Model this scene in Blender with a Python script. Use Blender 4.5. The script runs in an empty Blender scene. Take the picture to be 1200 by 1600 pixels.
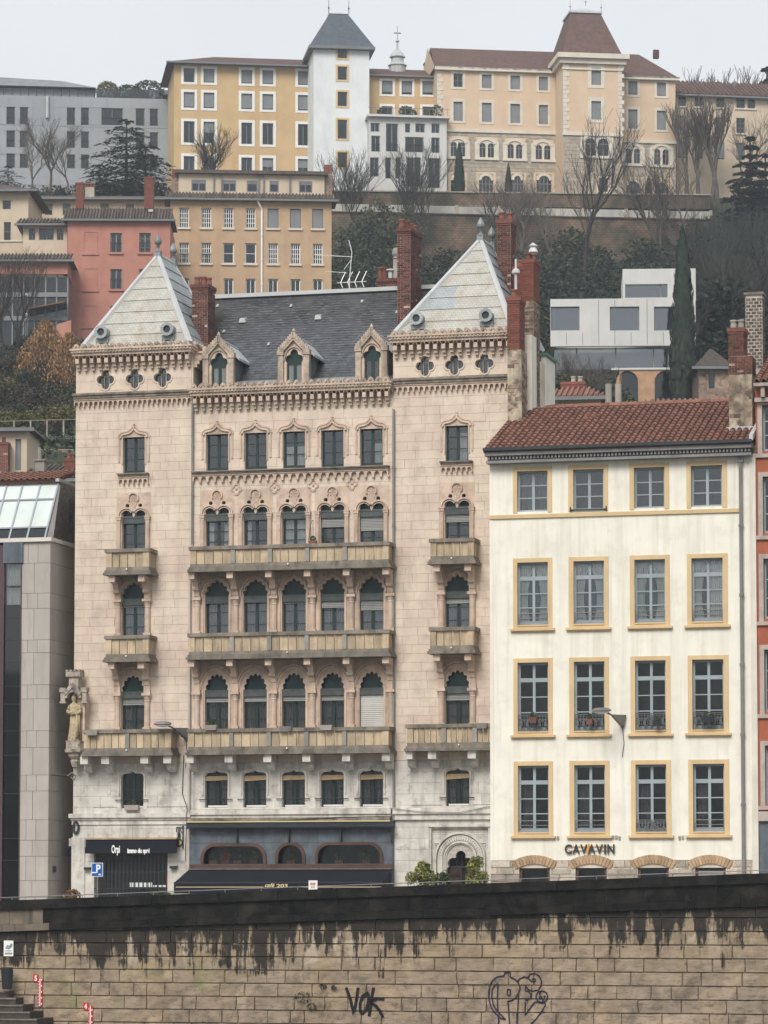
import bpy, math, random
from mathutils import Vector
from mathutils.geometry import tessellate_polygon
import numpy as np
random.seed(7)
R = math.radians
PI = math.pi
scene = bpy.context.scene
COL = scene.collection

# ---------------------------------------------------------------- camera, world, sun, exposure
FOC, PITCH, EYE = 5300.0, R(4.3), 1.0
PY0 = 1400 - FOC * math.tan(PITCH)          # row of the principal point (photo pixels, 1200x1600)
cd = bpy.data.cameras.new('camera')
cam = bpy.data.objects.new('camera', cd)
COL.objects.link(cam)
cam.location = (0, 0, EYE)
cam.rotation_euler = (R(90) + PITCH, 0, 0)
cd.sensor_fit = 'VERTICAL'
cd.sensor_height = 24
cd.lens = FOC / 1600 * 24
cd.shift_y = (PY0 - 800) / 1600
cd.clip_end = 3000
scene.camera = cam

w = bpy.data.worlds.new("World")
scene.world = w
w.use_nodes = True
nt = w.node_tree
bg = nt.nodes['Background']
sky = nt.nodes.new('ShaderNodeTexSky')
sky.sky_type = 'NISHITA'
sky.sun_disc = False
sky.sun_elevation = R(42)
sky.sun_rotation = R(200)
sky.air_density = 1.0
sky.dust_density = 6.0
hs = nt.nodes.new('ShaderNodeMixRGB')
hs.inputs[0].default_value = 0.94
hs.inputs[2].default_value = (6.15, 6.4, 6.55, 1)     # even cloud cover veiling the clear sky
nt.links.new(sky.outputs[0], hs.inputs[1])
cn = nt.nodes.new('ShaderNodeTexNoise'); cn.inputs['Scale'].default_value = 5; cn.inputs['Detail'].default_value = 4
cr = nt.nodes.new('ShaderNodeMapRange'); cr.inputs[1].default_value = .3; cr.inputs[2].default_value = .7; cr.inputs[3].default_value = .95; cr.inputs[4].default_value = 1.05
cm = nt.nodes.new('ShaderNodeMixRGB'); cm.blend_type = 'MULTIPLY'; cm.inputs[0].default_value = 1
cg = nt.nodes.new('ShaderNodeTexCoord')
nt.links.new(cg.outputs['Generated'], cn.inputs['Vector']); nt.links.new(cn.outputs[0], cr.inputs[0])
nt.links.new(hs.outputs[0], cm.inputs[1]); nt.links.new(cr.outputs[0], cm.inputs[2])
nt.links.new(cm.outputs[0], bg.inputs[0])                # faint unevenness of the cloud cover
bg.inputs[1].default_value = 0.10

sl = bpy.data.lights.new('sun', 'SUN')
sl.energy = 2.1
sl.angle = R(28)
sl.color = (1, 0.96, 0.9)
sun = bpy.data.objects.new('sun', sl)
COL.objects.link(sun)
# light comes from behind the camera, from its left, elevation 42
_az, _el = R(200), R(42)
_d = Vector((math.sin(_az) * math.cos(_el), math.cos(_az) * math.cos(_el), math.sin(_el)))
sun.rotation_euler = (-_d).to_track_quat('-Z', 'Y').to_euler()

vs = scene.view_settings
vs.view_transform = 'Standard'
vs.look = 'None'
vs.gamma = 1
vs.use_curve_mapping = False
vs.exposure = 0.53

# ---------------------------------------------------------------- pixel rays and facade frames
def ray(px, py):
    a = (px - 600) / FOC
    b = (PY0 - py) / FOC
    c, s = math.cos(PITCH), math.sin(PITCH)
    return Vector((a, c - b * s, s + b * c))

def at(px, py, Y):
    d = ray(px, py)
    t = Y / d.y
    return Vector((d.x * t, Y, EYE + d.z * t))

def zat(py, Y): return at(600, py, Y).z

class Frame:
    """A facade: local x runs along it, local y goes away from the camera, z is up."""
    def __init__(s, px, py, Y, yaw):
        o = at(px, py, Y)
        s.o = Vector((o.x, o.y, 0))
        s.yaw = R(yaw)
        c, n = math.cos(s.yaw), math.sin(s.yaw)
        s.ex = Vector((c, -n, 0))
        s.ey = Vector((n, c, 0))
    def __call__(s, px, py, v=0.0):
        d = ray(px, py)
        p0 = s.o + s.ey * v
        t = (p0 - Vector((0, 0, EYE))).dot(s.ey) / d.dot(s.ey)
        p = Vector((0, 0, EYE)) + d * t
        return (p - s.o).dot(s.ex), p.z
    def u(s, px, py=1000, v=0.0): return s(px, py, v)[0]
    def z(s, px, py, v=0.0): return s(px, py, v)[1]
    def world(s, u, v, z):
        p = s.o + s.ex * u + s.ey * v
        return Vector((p.x, p.y, z))

# ---------------------------------------------------------------- mesh builder
class MB:
    def __init__(s): s.v = []; s.f = []
    def box(s, x0, x1, y0, y1, z0, z1):
        if x0 > x1: x0, x1 = x1, x0
        if y0 > y1: y0, y1 = y1, y0
        if z0 > z1: z0, z1 = z1, z0
        n = len(s.v)
        s.v += [(x0,y0,z0),(x1,y0,z0),(x1,y1,z0),(x0,y1,z0),(x0,y0,z1),(x1,y0,z1),(x1,y1,z1),(x0,y1,z1)]
        s.f += [(n,n+3,n+2,n+1),(n+4,n+5,n+6,n+7),(n,n+1,n+5,n+4),(n+1,n+2,n+6,n+5),(n+2,n+3,n+7,n+6),(n+3,n,n+4,n+7)]
        return s
    def hexa(s, b, t):
        """b, t: four bottom and four top points (same winding)."""
        n = len(s.v)
        s.v += [tuple(p) for p in b] + [tuple(p) for p in t]
        s.f += [(n,n+3,n+2,n+1),(n+4,n+5,n+6,n+7),(n,n+1,n+5,n+4),(n+1,n+2,n+6,n+5),(n+2,n+3,n+7,n+6),(n+3,n,n+4,n+7)]
        return s
    def poly(s, pts):
        n = len(s.v); s.v += [tuple(p) for p in pts]; s.f.append(tuple(range(n, n + len(pts)))); return s
    def prism(s, outer, y0, y1, holes=(), back=True):
        """outline in (x, z), extruded from y0 (front) to y1."""
        loops = [outer] + list(holes)
        tri = tessellate_polygon([[Vector((p[0], p[1], 0)) for p in l] for l in loops])
        flat = [p for l in loops for p in l]
        n = len(s.v)
        s.v += [(p[0], y0, p[1]) for p in flat] + [(p[0], y1, p[1]) for p in flat]
        m = len(flat)
        for t in tri:
            s.f.append(tuple(n + i for i in t))
            if back: s.f.append(tuple(n + m + i for i in reversed(t)))
        k = n
        for l in loops:
            L = len(l)
            for i in range(L):
                j = (i + 1) % L
                s.f.append((k+i, k+j, k+m+j, k+m+i))
            k += L
        return s
    def xprism(s, prof, x0, x1):
        """profile in (y, z), extruded along x."""
        n = len(s.v); m = len(prof)
        s.v += [(x0, p[0], p[1]) for p in prof] + [(x1, p[0], p[1]) for p in prof]
        tri = tessellate_polygon([[Vector((p[0], p[1], 0)) for p in prof]])
        for t in tri:
            s.f.append(tuple(n+i for i in t)); s.f.append(tuple(n+m+i for i in reversed(t)))
        for i in range(m):
            j = (i+1) % m
            s.f.append((n+i, n+j, n+m+j, n+m+i))
        return s
    def band(s, path, wd, y0, y1, closed=False):
        """strip of width wd to the left of a path in (x, z), extruded y0..y1."""
        q = offset(path, wd, closed)
        n = len(s.v); m = len(path)
        for (a, b) in zip(path, q):
            s.v += [(a[0],y0,a[1]),(b[0],y0,b[1]),(b[0],y1,b[1]),(a[0],y1,a[1])]
        for i in range(m if closed else m-1):
            a = n + 4*i; b = n + 4*((i+1) % m)
            for k in range(4):
                l = (k+1) % 4
                s.f.append((a+k, b+k, b+l, a+l))
        if not closed:
            s.f.append((n,n+1,n+2,n+3)); e = n+4*(m-1); s.f.append((e+3,e+2,e+1,e))
        return s
    def tube(s, p0, p1, r0, r1=None, n=6, cap=True):
        p0 = Vector(p0); p1 = Vector(p1); r1 = r0 if r1 is None else r1
        d = (p1 - p0)
        if d.length < 1e-6: return s
        d.normalize()
        a = d.orthogonal().normalized(); b = d.cross(a)
        k = len(s.v)
        for p, r in ((p0, r0), (p1, r1)):
            for i in range(n):
                t = 2*PI*i/n
                q = p + (a*math.cos(t) + b*math.sin(t)) * r
                s.v.append((q.x,q.y,q.z))
        for i in range(n):
            j = (i+1) % n
            s.f.append((k+i,k+j,k+n+j,k+n+i))
        if cap:
            s.f.append(tuple(k+n-1-i for i in range(n))); s.f.append(tuple(k+n+i for i in range(n)))
        return s
    def path(s, pts, r, n=6):
        for a, b in zip(pts, pts[1:]): s.tube(a, b, r, r, n)
        return s
    def lathe(s, prof, cx=0, cy=0, n=10, sx=1, sy=1, cz=0, a0=0, a1=2*PI):
        k = len(s.v); m = len(prof); full = abs(a1-a0-2*PI) < 1e-6
        nn = n if full else n+1
        for i in range(nn):
            t = a0 + (a1-a0)*i/n
            for (r, z) in prof: s.v.append((cx + sx*r*math.cos(t), cy + sy*r*math.sin(t), cz+z))
        for i in range(n):
            j = (i+1) % nn
            for q in range(m-1):
                s.f.append((k+i*m+q, k+j*m+q, k+j*m+q+1, k+i*m+q+1))
        return s
    def add(s, o, dx=0, dy=0, dz=0):
        n = len(s.v)
        s.v += [(a+dx,b+dy,c+dz) for a,b,c in o.v]; s.f += [tuple(i+n for i in f) for f in o.f]
        return s
    def mesh(s, name, m, smooth=False):
        me = bpy.data.meshes.new(name)
        me.from_pydata(s.v, [], s.f)
        if m is not None: me.materials.append(m)
        if smooth: me.shade_smooth()
        me.update()
        return me

def offset(path, d, closed=False):
    m = len(path); out = []
    for i in range(m):
        a = path[(i-1) % m] if (closed or i > 0) else path[i]
        b = path[(i+1) % m] if (closed or i < m-1) else path[i]
        tx, tz = b[0]-a[0], b[1]-a[1]
        L = math.hypot(tx, tz) or 1
        out.append((path[i][0] - tz/L*d, path[i][1] + tx/L*d))
    return out

def link(o, parent=None, loc=None, rz=None):
    COL.objects.link(o)
    if parent is not None: o.parent = parent
    if loc is not None: o.location = loc
    if rz is not None: o.rotation_euler = (0, 0, rz)
    return o
def obj(name, mb, m=None, parent=None, loc=None, smooth=False, label=None, stuff=False):
    me = mb.mesh(name, m, smooth) if isinstance(mb, MB) else mb
    o = bpy.data.objects.new(name, me)
    link(o, parent, loc)
    if label: o['label'] = label
    if stuff: o['kind'] = 'stuff'
    return o
def tag(o, label, cat, group=None):
    o['label'] = label; o['category'] = cat
    if group: o['group'] = group
    return o
def thing(name, label, cat, loc=(0,0,0), rz=0, group=None):
    o = bpy.data.objects.new(name, None)
    o.empty_display_size = .2
    link(o, None, loc, rz)
    return tag(o, label, cat, group)
def struct(o, kind='structure'):
    o['kind'] = kind; return o
def building(name, label, cat, F, group=None):
    return thing(name, label, cat, F.o, -F.yaw, group)

_cache = {}
def cached(key, fn):
    if key not in _cache: _cache[key] = fn()
    return _cache[key]
def unit_box(m, bev=0.0):
    """box 1x1x1: x -.5..+.5, y 0..1 (0 = front), z -.5..+.5"""
    return cached(('ub', m.name), lambda: MB().box(-.5,.5,0,1,-.5,.5).mesh('block', m))

def rect(x0, x1, z0, z1): return [(x0,z0),(x1,z0),(x1,z1),(x0,z1)]
def cut(r, o):
    x0,x1,z0,z1 = r; a0,a1,b0,b1 = o
    if a0 >= x1 or a1 <= x0 or b0 >= z1 or b1 <= z0: return [r]
    out = []
    if b0 > z0: out.append((x0,x1,z0,b0))
    if b1 < z1: out.append((x0,x1,b1,z1))
    zz0, zz1 = max(z0,b0), min(z1,b1)
    if a0 > x0: out.append((x0,a0,zz0,zz1))
    if a1 < x1: out.append((a1,x1,zz0,zz1))
    return out
def wall_grid(mb, x0, x1, z0, z1, ops, y0, y1):
    """a wall as boxes round rectangular openings (x0,x1,z0,z1)."""
    zs = sorted({z0, z1} | {min(max(v, z0), z1) for o in ops for v in (o[2], o[3])})
    for a, b in zip(zs, zs[1:]):
        if b - a < 1e-5: continue
        m = (a+b)/2
        cur = x0
        for o in sorted(o for o in ops if o[2] < m < o[3]):
            if o[0] > cur: mb.box(cur, o[0], y0, y1, a, b)
            cur = max(cur, o[1])
        if cur < x1: mb.box(cur, x1, y0, y1, a, b)
    return mb
class Blocks:
    """collects stone blocks; the largest-showing 300 become parts, the others one part."""
    def __init__(s, parent, name, m, limit=300): s.p, s.n, s.m, s.l, s.b = parent, name, m, limit, []
    def courses(s, x0, x1, z0, z1, ops, yf, h=.36, lmin=.6, lmax=1.1, joint=.008, depth=.03, jig=.004):
        nz = max(1, round((z1-z0)/h)); hh = (z1-z0)/nz
        for k in range(nz):
            a = z0 + k*hh; x = x0; first = True
            while x < x1 - 1e-4:
                L = random.uniform(lmin, lmax)
                if first: L *= (.5 if k % 2 else 1); first = False
                e = x + L
                if x1 - e < lmin*.5: e = x1
                rs = [(x + joint/2, e - joint/2, a + joint/2, a + hh - joint/2)]
                for o in ops: rs = [q for r in rs for q in cut(r, o)]
                dy = random.uniform(0, jig)
                for r in rs:
                    if r[1]-r[0] > .05 and r[3]-r[2] > .05: s.b.append((r, yf - dy, depth))
                x = e
    def done(s, key=None):
        b = s.b
        b.sort(key=key or (lambda q: -(q[0][1]-q[0][0])*(q[0][3]-q[0][2])))
        me = unit_box(s.m)
        for (r, y, d) in b[:s.l]:
            o = obj(s.n, me, None, s.p, ((r[0]+r[1])/2, y, (r[2]+r[3])/2))
            o.scale = (r[1]-r[0], d, r[3]-r[2])
        if len(b) > s.l:
            mb = MB()
            for (r, y, d) in b[s.l:]: mb.box(r[0], r[1], y, y+d, r[2], r[3])
            obj(s.n, mb, s.m, s.p, stuff=True)

# ---------------------------------------------------------------- materials
def mat(name, col, rough=.85, var=.12, scale=1.2, isl=.0, streak=None, samt=.5, spot=None, spamt=.4, spscale=6,
        bump=0.0, bscale=20, metal=0.0, tint=None, spec=.3, stretch=(2.5,2.5,.22), sthr=(.5,.72)):
    m = bpy.data.materials.new(name); m.use_nodes = True
    t = m.node_tree; N = t.nodes; L = t.links
    p = N['Principled BSDF']
    p.inputs['Roughness'].default_value = rough
    p.inputs['Metallic'].default_value = metal
    p.inputs['Specular IOR Level'].default_value = spec
    geo = N.new('ShaderNodeNewGeometry'); pos = geo.outputs['Position']
    def noise(sc, det=4, vec=pos, ro=.55):
        n = N.new('ShaderNodeTexNoise'); n.inputs['Scale'].default_value = sc
        n.inputs['Detail'].default_value = det; n.inputs['Roughness'].default_value = ro
        L.new(vec, n.inputs['Vector']); return n.outputs['Fac']
    def mth(op, a, b=None, clamp=False):
        n = N.new('ShaderNodeMath'); n.operation = op; n.use_clamp = clamp
        for i, x in enumerate((a, b)):
            if x is None: continue
            if isinstance(x, (int, float)): n.inputs[i].default_value = x
            else: L.new(x, n.inputs[i])
        return n.outputs[0]
    def rng(v, a, b, c=0.0, d=1.0):
        n = N.new('ShaderNodeMapRange'); L.new(v, n.inputs[0])
        for i, x in enumerate((a,b,c,d)): n.inputs[i+1].default_value = x
        return n.outputs[0]
    def mix(f, a, b, mode='MIX'):
        n = N.new('ShaderNodeMixRGB'); n.blend_type = mode
        for i, x in enumerate((f,a,b)):
            if isinstance(x, (int,float)): n.inputs[i].default_value = x if i == 0 else (x,x,x,1)
            elif isinstance(x, tuple): n.inputs[i].default_value = (*x[:3], 1)
            else: L.new(x, n.inputs[i])
        return n.outputs[0]
    c = col
    if tint: c = mix(rng(noise(scale*.45, 3), .42, .6), col, tint)
    if var:
        g = rng(noise(scale, 6), .3, .7, 1-var, 1+var)
        c = mix(1.0, c, g, 'MULTIPLY') if not isinstance(c, tuple) else mix(1.0, col, g, 'MULTIPLY')
    if isl:
        oi = N.new('ShaderNodeObjectInfo')
        r = mth('FRACT', mth('ADD', mth('MULTIPLY', oi.outputs['Random'], 7.31), geo.outputs['Random Per Island']))
        c = mix(1.0, c, rng(r, 0, 1, 1-isl, 1+isl), 'MULTIPLY')
    mp = None
    if streak:
        mp = N.new('ShaderNodeMapping'); mp.inputs['Scale'].default_value = stretch; L.new(pos, mp.inputs[0])
        f = rng(noise(1.0, 5, mp.outputs[0], .6), sthr[0], sthr[1])
        f = mth('MULTIPLY', f, samt)
        c = mix(f, c, streak)
    if spot:
        f = mth('MULTIPLY', rng(noise(spscale, 5, ro=.65), .52, .66), spamt)
        c = mix(f, c, spot)
    if isinstance(c, tuple): p.inputs['Base Color'].default_value = (*c, 1)
    else: L.new(c, p.inputs['Base Color'])
    if bump:
        b = N.new('ShaderNodeBump'); b.inputs['Strength'].default_value = bump; b.inputs['Distance'].default_value = .03
        L.new(noise(bscale, 6, ro=.65), b.inputs['Height']); L.new(b.outputs[0], p.inputs['Normal'])
    m['h'] = 1
    return m
def glass(name, tintc=(.02,.025,.03), gloss=1.4, trans=.92, rough=.03, em=None):
    """window glass: mirror reflection over a see-through, slightly grey body."""
    m = bpy.data.materials.new(name); m.use_nodes = True
    t = m.node_tree; N = t.nodes; L = t.links
    out = N['Material Output']; N.remove(N['Principled BSDF'])
    gl = N.new('ShaderNodeBsdfGlossy'); gl.inputs['Roughness'].default_value = rough
    gl.inputs['Color'].default_value = (.9,.95,1,1)
    tr = N.new('ShaderNodeBsdfTransparent'); tr.inputs['Color'].default_value = (trans,trans,trans,1)
    df = N.new('ShaderNodeBsdfDiffuse'); df.inputs['Color'].default_value = (*tintc,1)
    m1 = N.new('ShaderNodeMixShader'); m1.inputs[0].default_value = .06
    L.new(tr.outputs[0], m1.inputs[1]); L.new(df.outputs[0], m1.inputs[2])
    fr = N.new('ShaderNodeFresnel'); fr.inputs[0].default_value = 1.5
    mu = N.new('ShaderNodeMath'); mu.operation = 'MULTIPLY_ADD'; mu.inputs[1].default_value = 1.0; mu.inputs[2].default_value = gloss*.02
    L.new(fr.outputs[0], mu.inputs[0])
    # old panes are never flat: a slight wave in the reflection
    b = N.new('ShaderNodeBump'); b.inputs['Strength'].default_value = .12
    nz = N.new('ShaderNodeTexNoise'); nz.inputs['Scale'].default_value = 1.3
    g = N.new('ShaderNodeNewGeometry'); L.new(g.outputs['Position'], nz.inputs['Vector']); L.new(nz.outputs[0], b.inputs['Height'])
    L.new(b.outputs[0], gl.inputs['Normal'])
    m2 = N.new('ShaderNodeMixShader')
    L.new(mu.outputs[0], m2.inputs[0]); L.new(m1.outputs[0], m2.inputs[1]); L.new(gl.outputs[0], m2.inputs[2])
    L.new(m2.outputs[0], out.inputs[0])
    return m

M = {}
M['stone'] = mat('pink_limestone', (.655,.555,.45), var=.09, scale=1.6, isl=.02, tint=(.605,.485,.405), streak=(.42,.34,.28), samt=.45, spot=(.38,.31,.27), spamt=.38, spscale=1.7, bump=.15, bscale=14)
M['mortar'] = mat('old_mortar', (.585,.50,.41), var=.2)
M['trim'] = mat('carved_pink_stone', (.56,.435,.355), var=.14, scale=2.5, isl=.06, tint=(.56,.43,.33), streak=(.22,.17,.14), samt=.5, spot=(.2,.16,.13), spamt=.35, spscale=3, bump=.3, bscale=18)
M['tan'] = mat('weathered_tan_stone', (.45,.365,.29), var=.2, scale=3, isl=.12, streak=(.1,.08,.065), samt=.75, spot=(.12,.1,.08), spamt=.5, spscale=5, bump=.3, bscale=18)
M['carvedgrey'] = mat('grey_carved_relief', (.46,.43,.385), var=.25, scale=8, bump=1.0, bscale=16)
M['carved'] = mat('carved_relief_stone', (.50,.375,.30), var=.22, scale=9, bump=1.0, bscale=16)
M['ledge'] = mat('blackened_stone_ledge', (.22,.185,.15), var=.4, scale=2.2, streak=(.05,.05,.045), samt=.8, bump=.3)
M['lime'] = mat('grimy_white_limestone', (.60,.57,.52), var=.16, scale=1.7, isl=.06, streak=(.2,.19,.18), samt=.6, spot=(.22,.2,.18), spamt=.55, spscale=2.2, bump=.3, bscale=12)
M['panel'] = mat('yellow_stone_panel', (.47,.37,.25), var=.2, scale=2.0, isl=.18, streak=(.12,.095,.065), samt=.6, spot=(.13,.12,.09), spamt=.35, spscale=4, stretch=(7,7,.8))
M['rail'] = mat('grey_weathered_stone', (.20,.175,.145), var=.25, scale=3, isl=.1, streak=(.05,.045,.035), samt=.7, spot=(.1,.1,.07), spamt=.5, spscale=4)
M['post'] = mat('grey_stone_post', (.27,.255,.23), var=.2, scale=3, isl=.08, streak=(.1,.09,.08), samt=.5)
M['green'] = mat('dark_green_paint', (.012,.028,.026), rough=.35, var=.2, spec=.4)
M['teal'] = mat('dark_teal_tympanum', (.012,.035,.034), rough=.3, var=.3, scale=2)
M['glass'] = glass('window_glass')
M['farglass'] = glass('far_window_glass', (.05,.065,.08), gloss=.8, trans=.5)
M['room'] = mat('dark_room', (.05,.05,.052), var=.5, scale=1.2)
M['lace'] = mat('white_curtain', (.62,.66,.64), rough=.9, var=.1, streak=(.3,.33,.33), samt=.6, stretch=(9,9,.3))
M['greycurt'] = mat('grey_curtain', (.2,.2,.205), rough=.9, var=.2, streak=(.07,.07,.08), samt=.8, stretch=(9,9,.3))
M['blind'] = mat('grey_slat_blind', (.27,.27,.26), var=.1, isl=.12)
M['lightblind'] = mat('light_slat_blind', (.52,.5,.47), var=.1, isl=.05)
M['darkfab'] = mat('dark_awning_cloth', (.085,.095,.095), var=.25, scale=4, rough=.9)
M['beige'] = mat('beige_blind', (.40,.29,.17), var=.2, scale=4, rough=.9, streak=(.15,.11,.07), samt=.5)
M['iron'] = mat('dark_wrought_iron', (.035,.04,.045), rough=.5, var=.2, metal=.3)
M['greyiron'] = mat('grey_cast_iron', (.115,.12,.125), rough=.6, var=.2)
M['pipe'] = mat('grey_zinc_pipe', (.22,.21,.205), rough=.55, var=.2, metal=.2, streak=(.1,.09,.08))
M['pinkpipe'] = mat('pale_painted_pipe', (.5,.43,.38), rough=.6, var=.15)
M['zinc'] = mat('zinc_sheet', (.47,.49,.50), rough=.5, var=.12, scale=1.5, isl=.07, metal=.15, streak=(.25,.25,.25), samt=.4)
M['zincdark'] = mat('aged_zinc', (.22,.235,.25), rough=.5, var=.2, isl=.1, metal=.2)
M['slate'] = mat('roof_slate', (.075,.08,.092), rough=.6, var=.2, scale=3, isl=.2, spot=(.19,.2,.21), spamt=.25, spscale=3)
M['brick'] = mat('dark_red_brick', (.125,.05,.038), var=.3, scale=5, isl=.45, spot=(.04,.03,.03), spamt=.6, spscale=4, bump=.4)
M['newbrick'] = mat('red_brick', (.18,.066,.047), var=.15, isl=.2, streak=(.15,.05,.04), samt=.4)
M['brickmortar'] = mat('pale_brick_mortar', (.42,.36,.32), var=.4, scale=2, spot=(.12,.09,.08), spamt=.9, spscale=1.8)
M['rubble'] = mat('rubble_masonry', (.22,.16,.12), var=.35, scale=4, isl=.5, spot=(.05,.045,.04), spamt=.8, spscale=3, bump=.8, bscale=9)
M['plaster'] = mat('flaking_plaster', (.46,.39,.29), var=.3, scale=2.5, tint=(.22,.17,.12), spot=(.12,.09,.07), spamt=1.0, spscale=2.2, streak=(.12,.1,.08), samt=.9, bump=.9, bscale=6)
M['pot'] = mat('terracotta_pot', (.20,.085,.065), var=.2, isl=.3)
M['greypot'] = mat('grey_clay_pot', (.30,.27,.24), var=.2, isl=.2)
M['render'] = mat('cream_render', (.79,.755,.665), var=.06, scale=.9, streak=(.50,.455,.37), samt=.50, spot=(.55,.50,.42), spamt=.26, spscale=1.6, sthr=(.47,.75), stretch=(4,4,.18), bump=.08, bscale=5)
M['ochre'] = mat('ochre_window_surround', (.62,.455,.255), var=.08, isl=.04, streak=(.45,.3,.15), samt=.35)
M['greyframe'] = mat('grey_blue_paint', (.30,.345,.37), rough=.5, var=.1, isl=.06)
M['tile'] = mat('roman_tile', (.215,.10,.073), var=.15, scale=3, isl=.24, spot=(.10,.06,.045), spamt=.5, spscale=5)
M['tilebed'] = mat('tile_channel', (.10,.045,.035), var=.3, scale=3)
M['darktile'] = mat('dark_roman_tile', (.085,.065,.055), var=.3, scale=3, isl=.35)
M['black'] = mat('black_cloth_awning', (.006,.008,.014), rough=.85, var=.3, scale=1)
M['slateblue'] = mat('slate_blue_shopfront', (.10,.118,.138), rough=.55, var=.25, scale=2.2, streak=(.03,.04,.055), samt=.6, spot=(.2,.24,.27), spamt=.3, spscale=2)
M['copper'] = mat('rust_brown_moulding', (.085,.045,.035), rough=.5, var=.3)
M['white'] = mat('white_paint', (.78,.78,.76), rough=.5, var=.06)
M['yellow'] = mat('pale_yellow_strip', (.52,.45,.24), rough=.5, var=.1)
M['red'] = mat('red_paint', (.50,.03,.03), rough=.5, var=.2)
M['blue'] = mat('sign_blue', (.01,.09,.36), rough=.35, var=.05)
M['navy'] = mat('dark_sign_enamel', (.02,.03,.07), rough=.4, var=.1)
M['orange'] = mat('orange_letter', (.75,.28,.02), rough=.5, var=0)
M['letter'] = mat('dark_teal_letter', (.02,.045,.05), rough=.4, var=0)
M['gold'] = mat('pale_gold_letter', (.62,.5,.3), rough=.5, var=0)
M['wood'] = mat('dark_carved_wood', (.035,.018,.014), rough=.5, var=.3, scale=6)
M['leafy'] = mat('yellow_green_leaves', (.24,.235,.06), rough=.6, var=.3, scale=6, isl=.5, tint=(.15,.17,.045))
M['stemwood'] = mat('twig_bark', (.10,.075,.06), var=.3)
M['antenna'] = mat('aluminium', (.6,.6,.6), rough=.4, metal=.4, var=.1)
M['whitepane'] = mat('frosted_white_pane', (.62,.68,.66), rough=.15, var=.12, scale=.7, isl=.10, spec=.6)  # opaque near-white pane colour for the glazed attic
M['villa'] = glass('villa_glass', (.15,.26,.36), gloss=6, trans=.5)
M['mirror'] = glass('dark_reflecting_glass', (.03,.04,.05), gloss=1.6, trans=.2)
M['clad'] = mat('grey_stone_cladding', (.40,.365,.33), var=.06, scale=1, isl=.06, streak=(.25,.23,.21), samt=.4, stretch=(4,4,.5))
# ---------------------------------------------------------------- shared architectural pieces
def arc(cx, cz, r, a0, a1, n=8, rz=None):
    rz = rz or r
    return [(cx + r*math.cos(R(a0+(a1-a0)*i/n)), cz + rz*math.sin(R(a0+(a1-a0)*i/n))) for i in range(n+1)]
def union_circles(cs, n=64, a0=0, a1=360, cx=0, cz=0):
    """outline of overlapping circles (dx, dz, rx, rz) seen from (cx, cz)."""
    out = []
    for i in range(n + (0 if a1-a0 == 360 else 1)):
        t = R(a0 + (a1-a0)*i/n); dx, dz = math.cos(t), math.sin(t); best = 0
        for (x, z, rx, rz) in cs:
            A = (dx/rx)**2 + (dz/rz)**2; B = -2*(dx*x/rx**2 + dz*z/rz**2); C = (x/rx)**2 + (z/rz)**2 - 1
            D = B*B - 4*A*C
            if D >= 0:
                q = (-B + math.sqrt(D))/(2*A)
                best = max(best, q)
        out.append((cx + dx*best, cz + dz*best))
    return out
def quatrefoil(cx, cz, rx, rz):
    a = .46
    return union_circles([(0, rz*.50, rx*a, rz*.50), (0, -rz*.50, rx*a, rz*.50), (rx*.55, 0, rx*.45, rz*.42), (-rx*.55, 0, rx*.45, rz*.42), (0,0,rx*.5,rz*.5)], 56, cx=cx, cz=cz)
def foil_arch(hw, zs, rise, n=7, amp=.12, step=5, point=.0):
    """multifoil arch from (hw, zs) over to (-hw, zs)."""
    out = []
    k = n*step
    for i in range(k+1):
        t = PI*i/k
        m = 1 + amp*abs(math.sin(n*t)) - amp*.5
        p = 1 + point*max(0, 1-abs(t-PI/2)/.5)
        out.append((hw*math.cos(t)*m, zs + rise*math.sin(t)*m*p))
    out[0] = (hw, zs); out[-1] = (-hw, zs)
    return out
def ogee(hw, zs, sh, tip):
    """hood from (hw, zs): round shoulder of radius sh, then an ogee up to a tip."""
    p = arc(hw-sh, zs, sh, 0, 80, 5)
    e = p[-1]
    for i in range(1, 9):
        t = i/8
        x = e[0]*(1-t)
        z = e[1] + (tip)*(t**1.0)*.35*(1) + tip*.65*t**4 - .04*math.sin(PI*t)*tip
        p.append((x, z))
    return p + [(-x, z) for x, z in reversed(p[:-1])]
def splits(a, b, n, gap):
    w_ = (b-a-gap*(n-1))/n
    return [(a+i*(w_+gap), a+i*(w_+gap)+w_) for i in range(n)]
def frame_mb(w_, h_, cols, rows, d=.06):
    """glazing frame: x centred, z from 0; cols/rows = intervals of the panes."""
    mb = MB(); x = -w_/2
    for c in cols:
        mb.box(x, c[0], 0, d, 0, h_); x = c[1]
    mb.box(x, w_/2, 0, d, 0, h_)
    for c in cols:
        z = 0
        for r in rows:
            mb.box(c[0], c[1], .004, d-.004, z, r[0]); z = r[1]
        mb.box(c[0], c[1], .004, d-.004, z, h_)
    return mb
def q3(x): return round(x, 2)
def pane_objs(win, cols, rows, m, d=.03, nm='pane'):
    for c in cols:
        for r in rows:
            a, b = c[1]-c[0], r[1]-r[0]
            me = cached(('pane', m.name, q3(a), q3(b)), lambda: MB().box(-a/2,a/2,0,.006,0,b).mesh('pane', m))
            obj(nm, me, None, win, ((c[0]+c[1])/2, d, r[0]))
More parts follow.
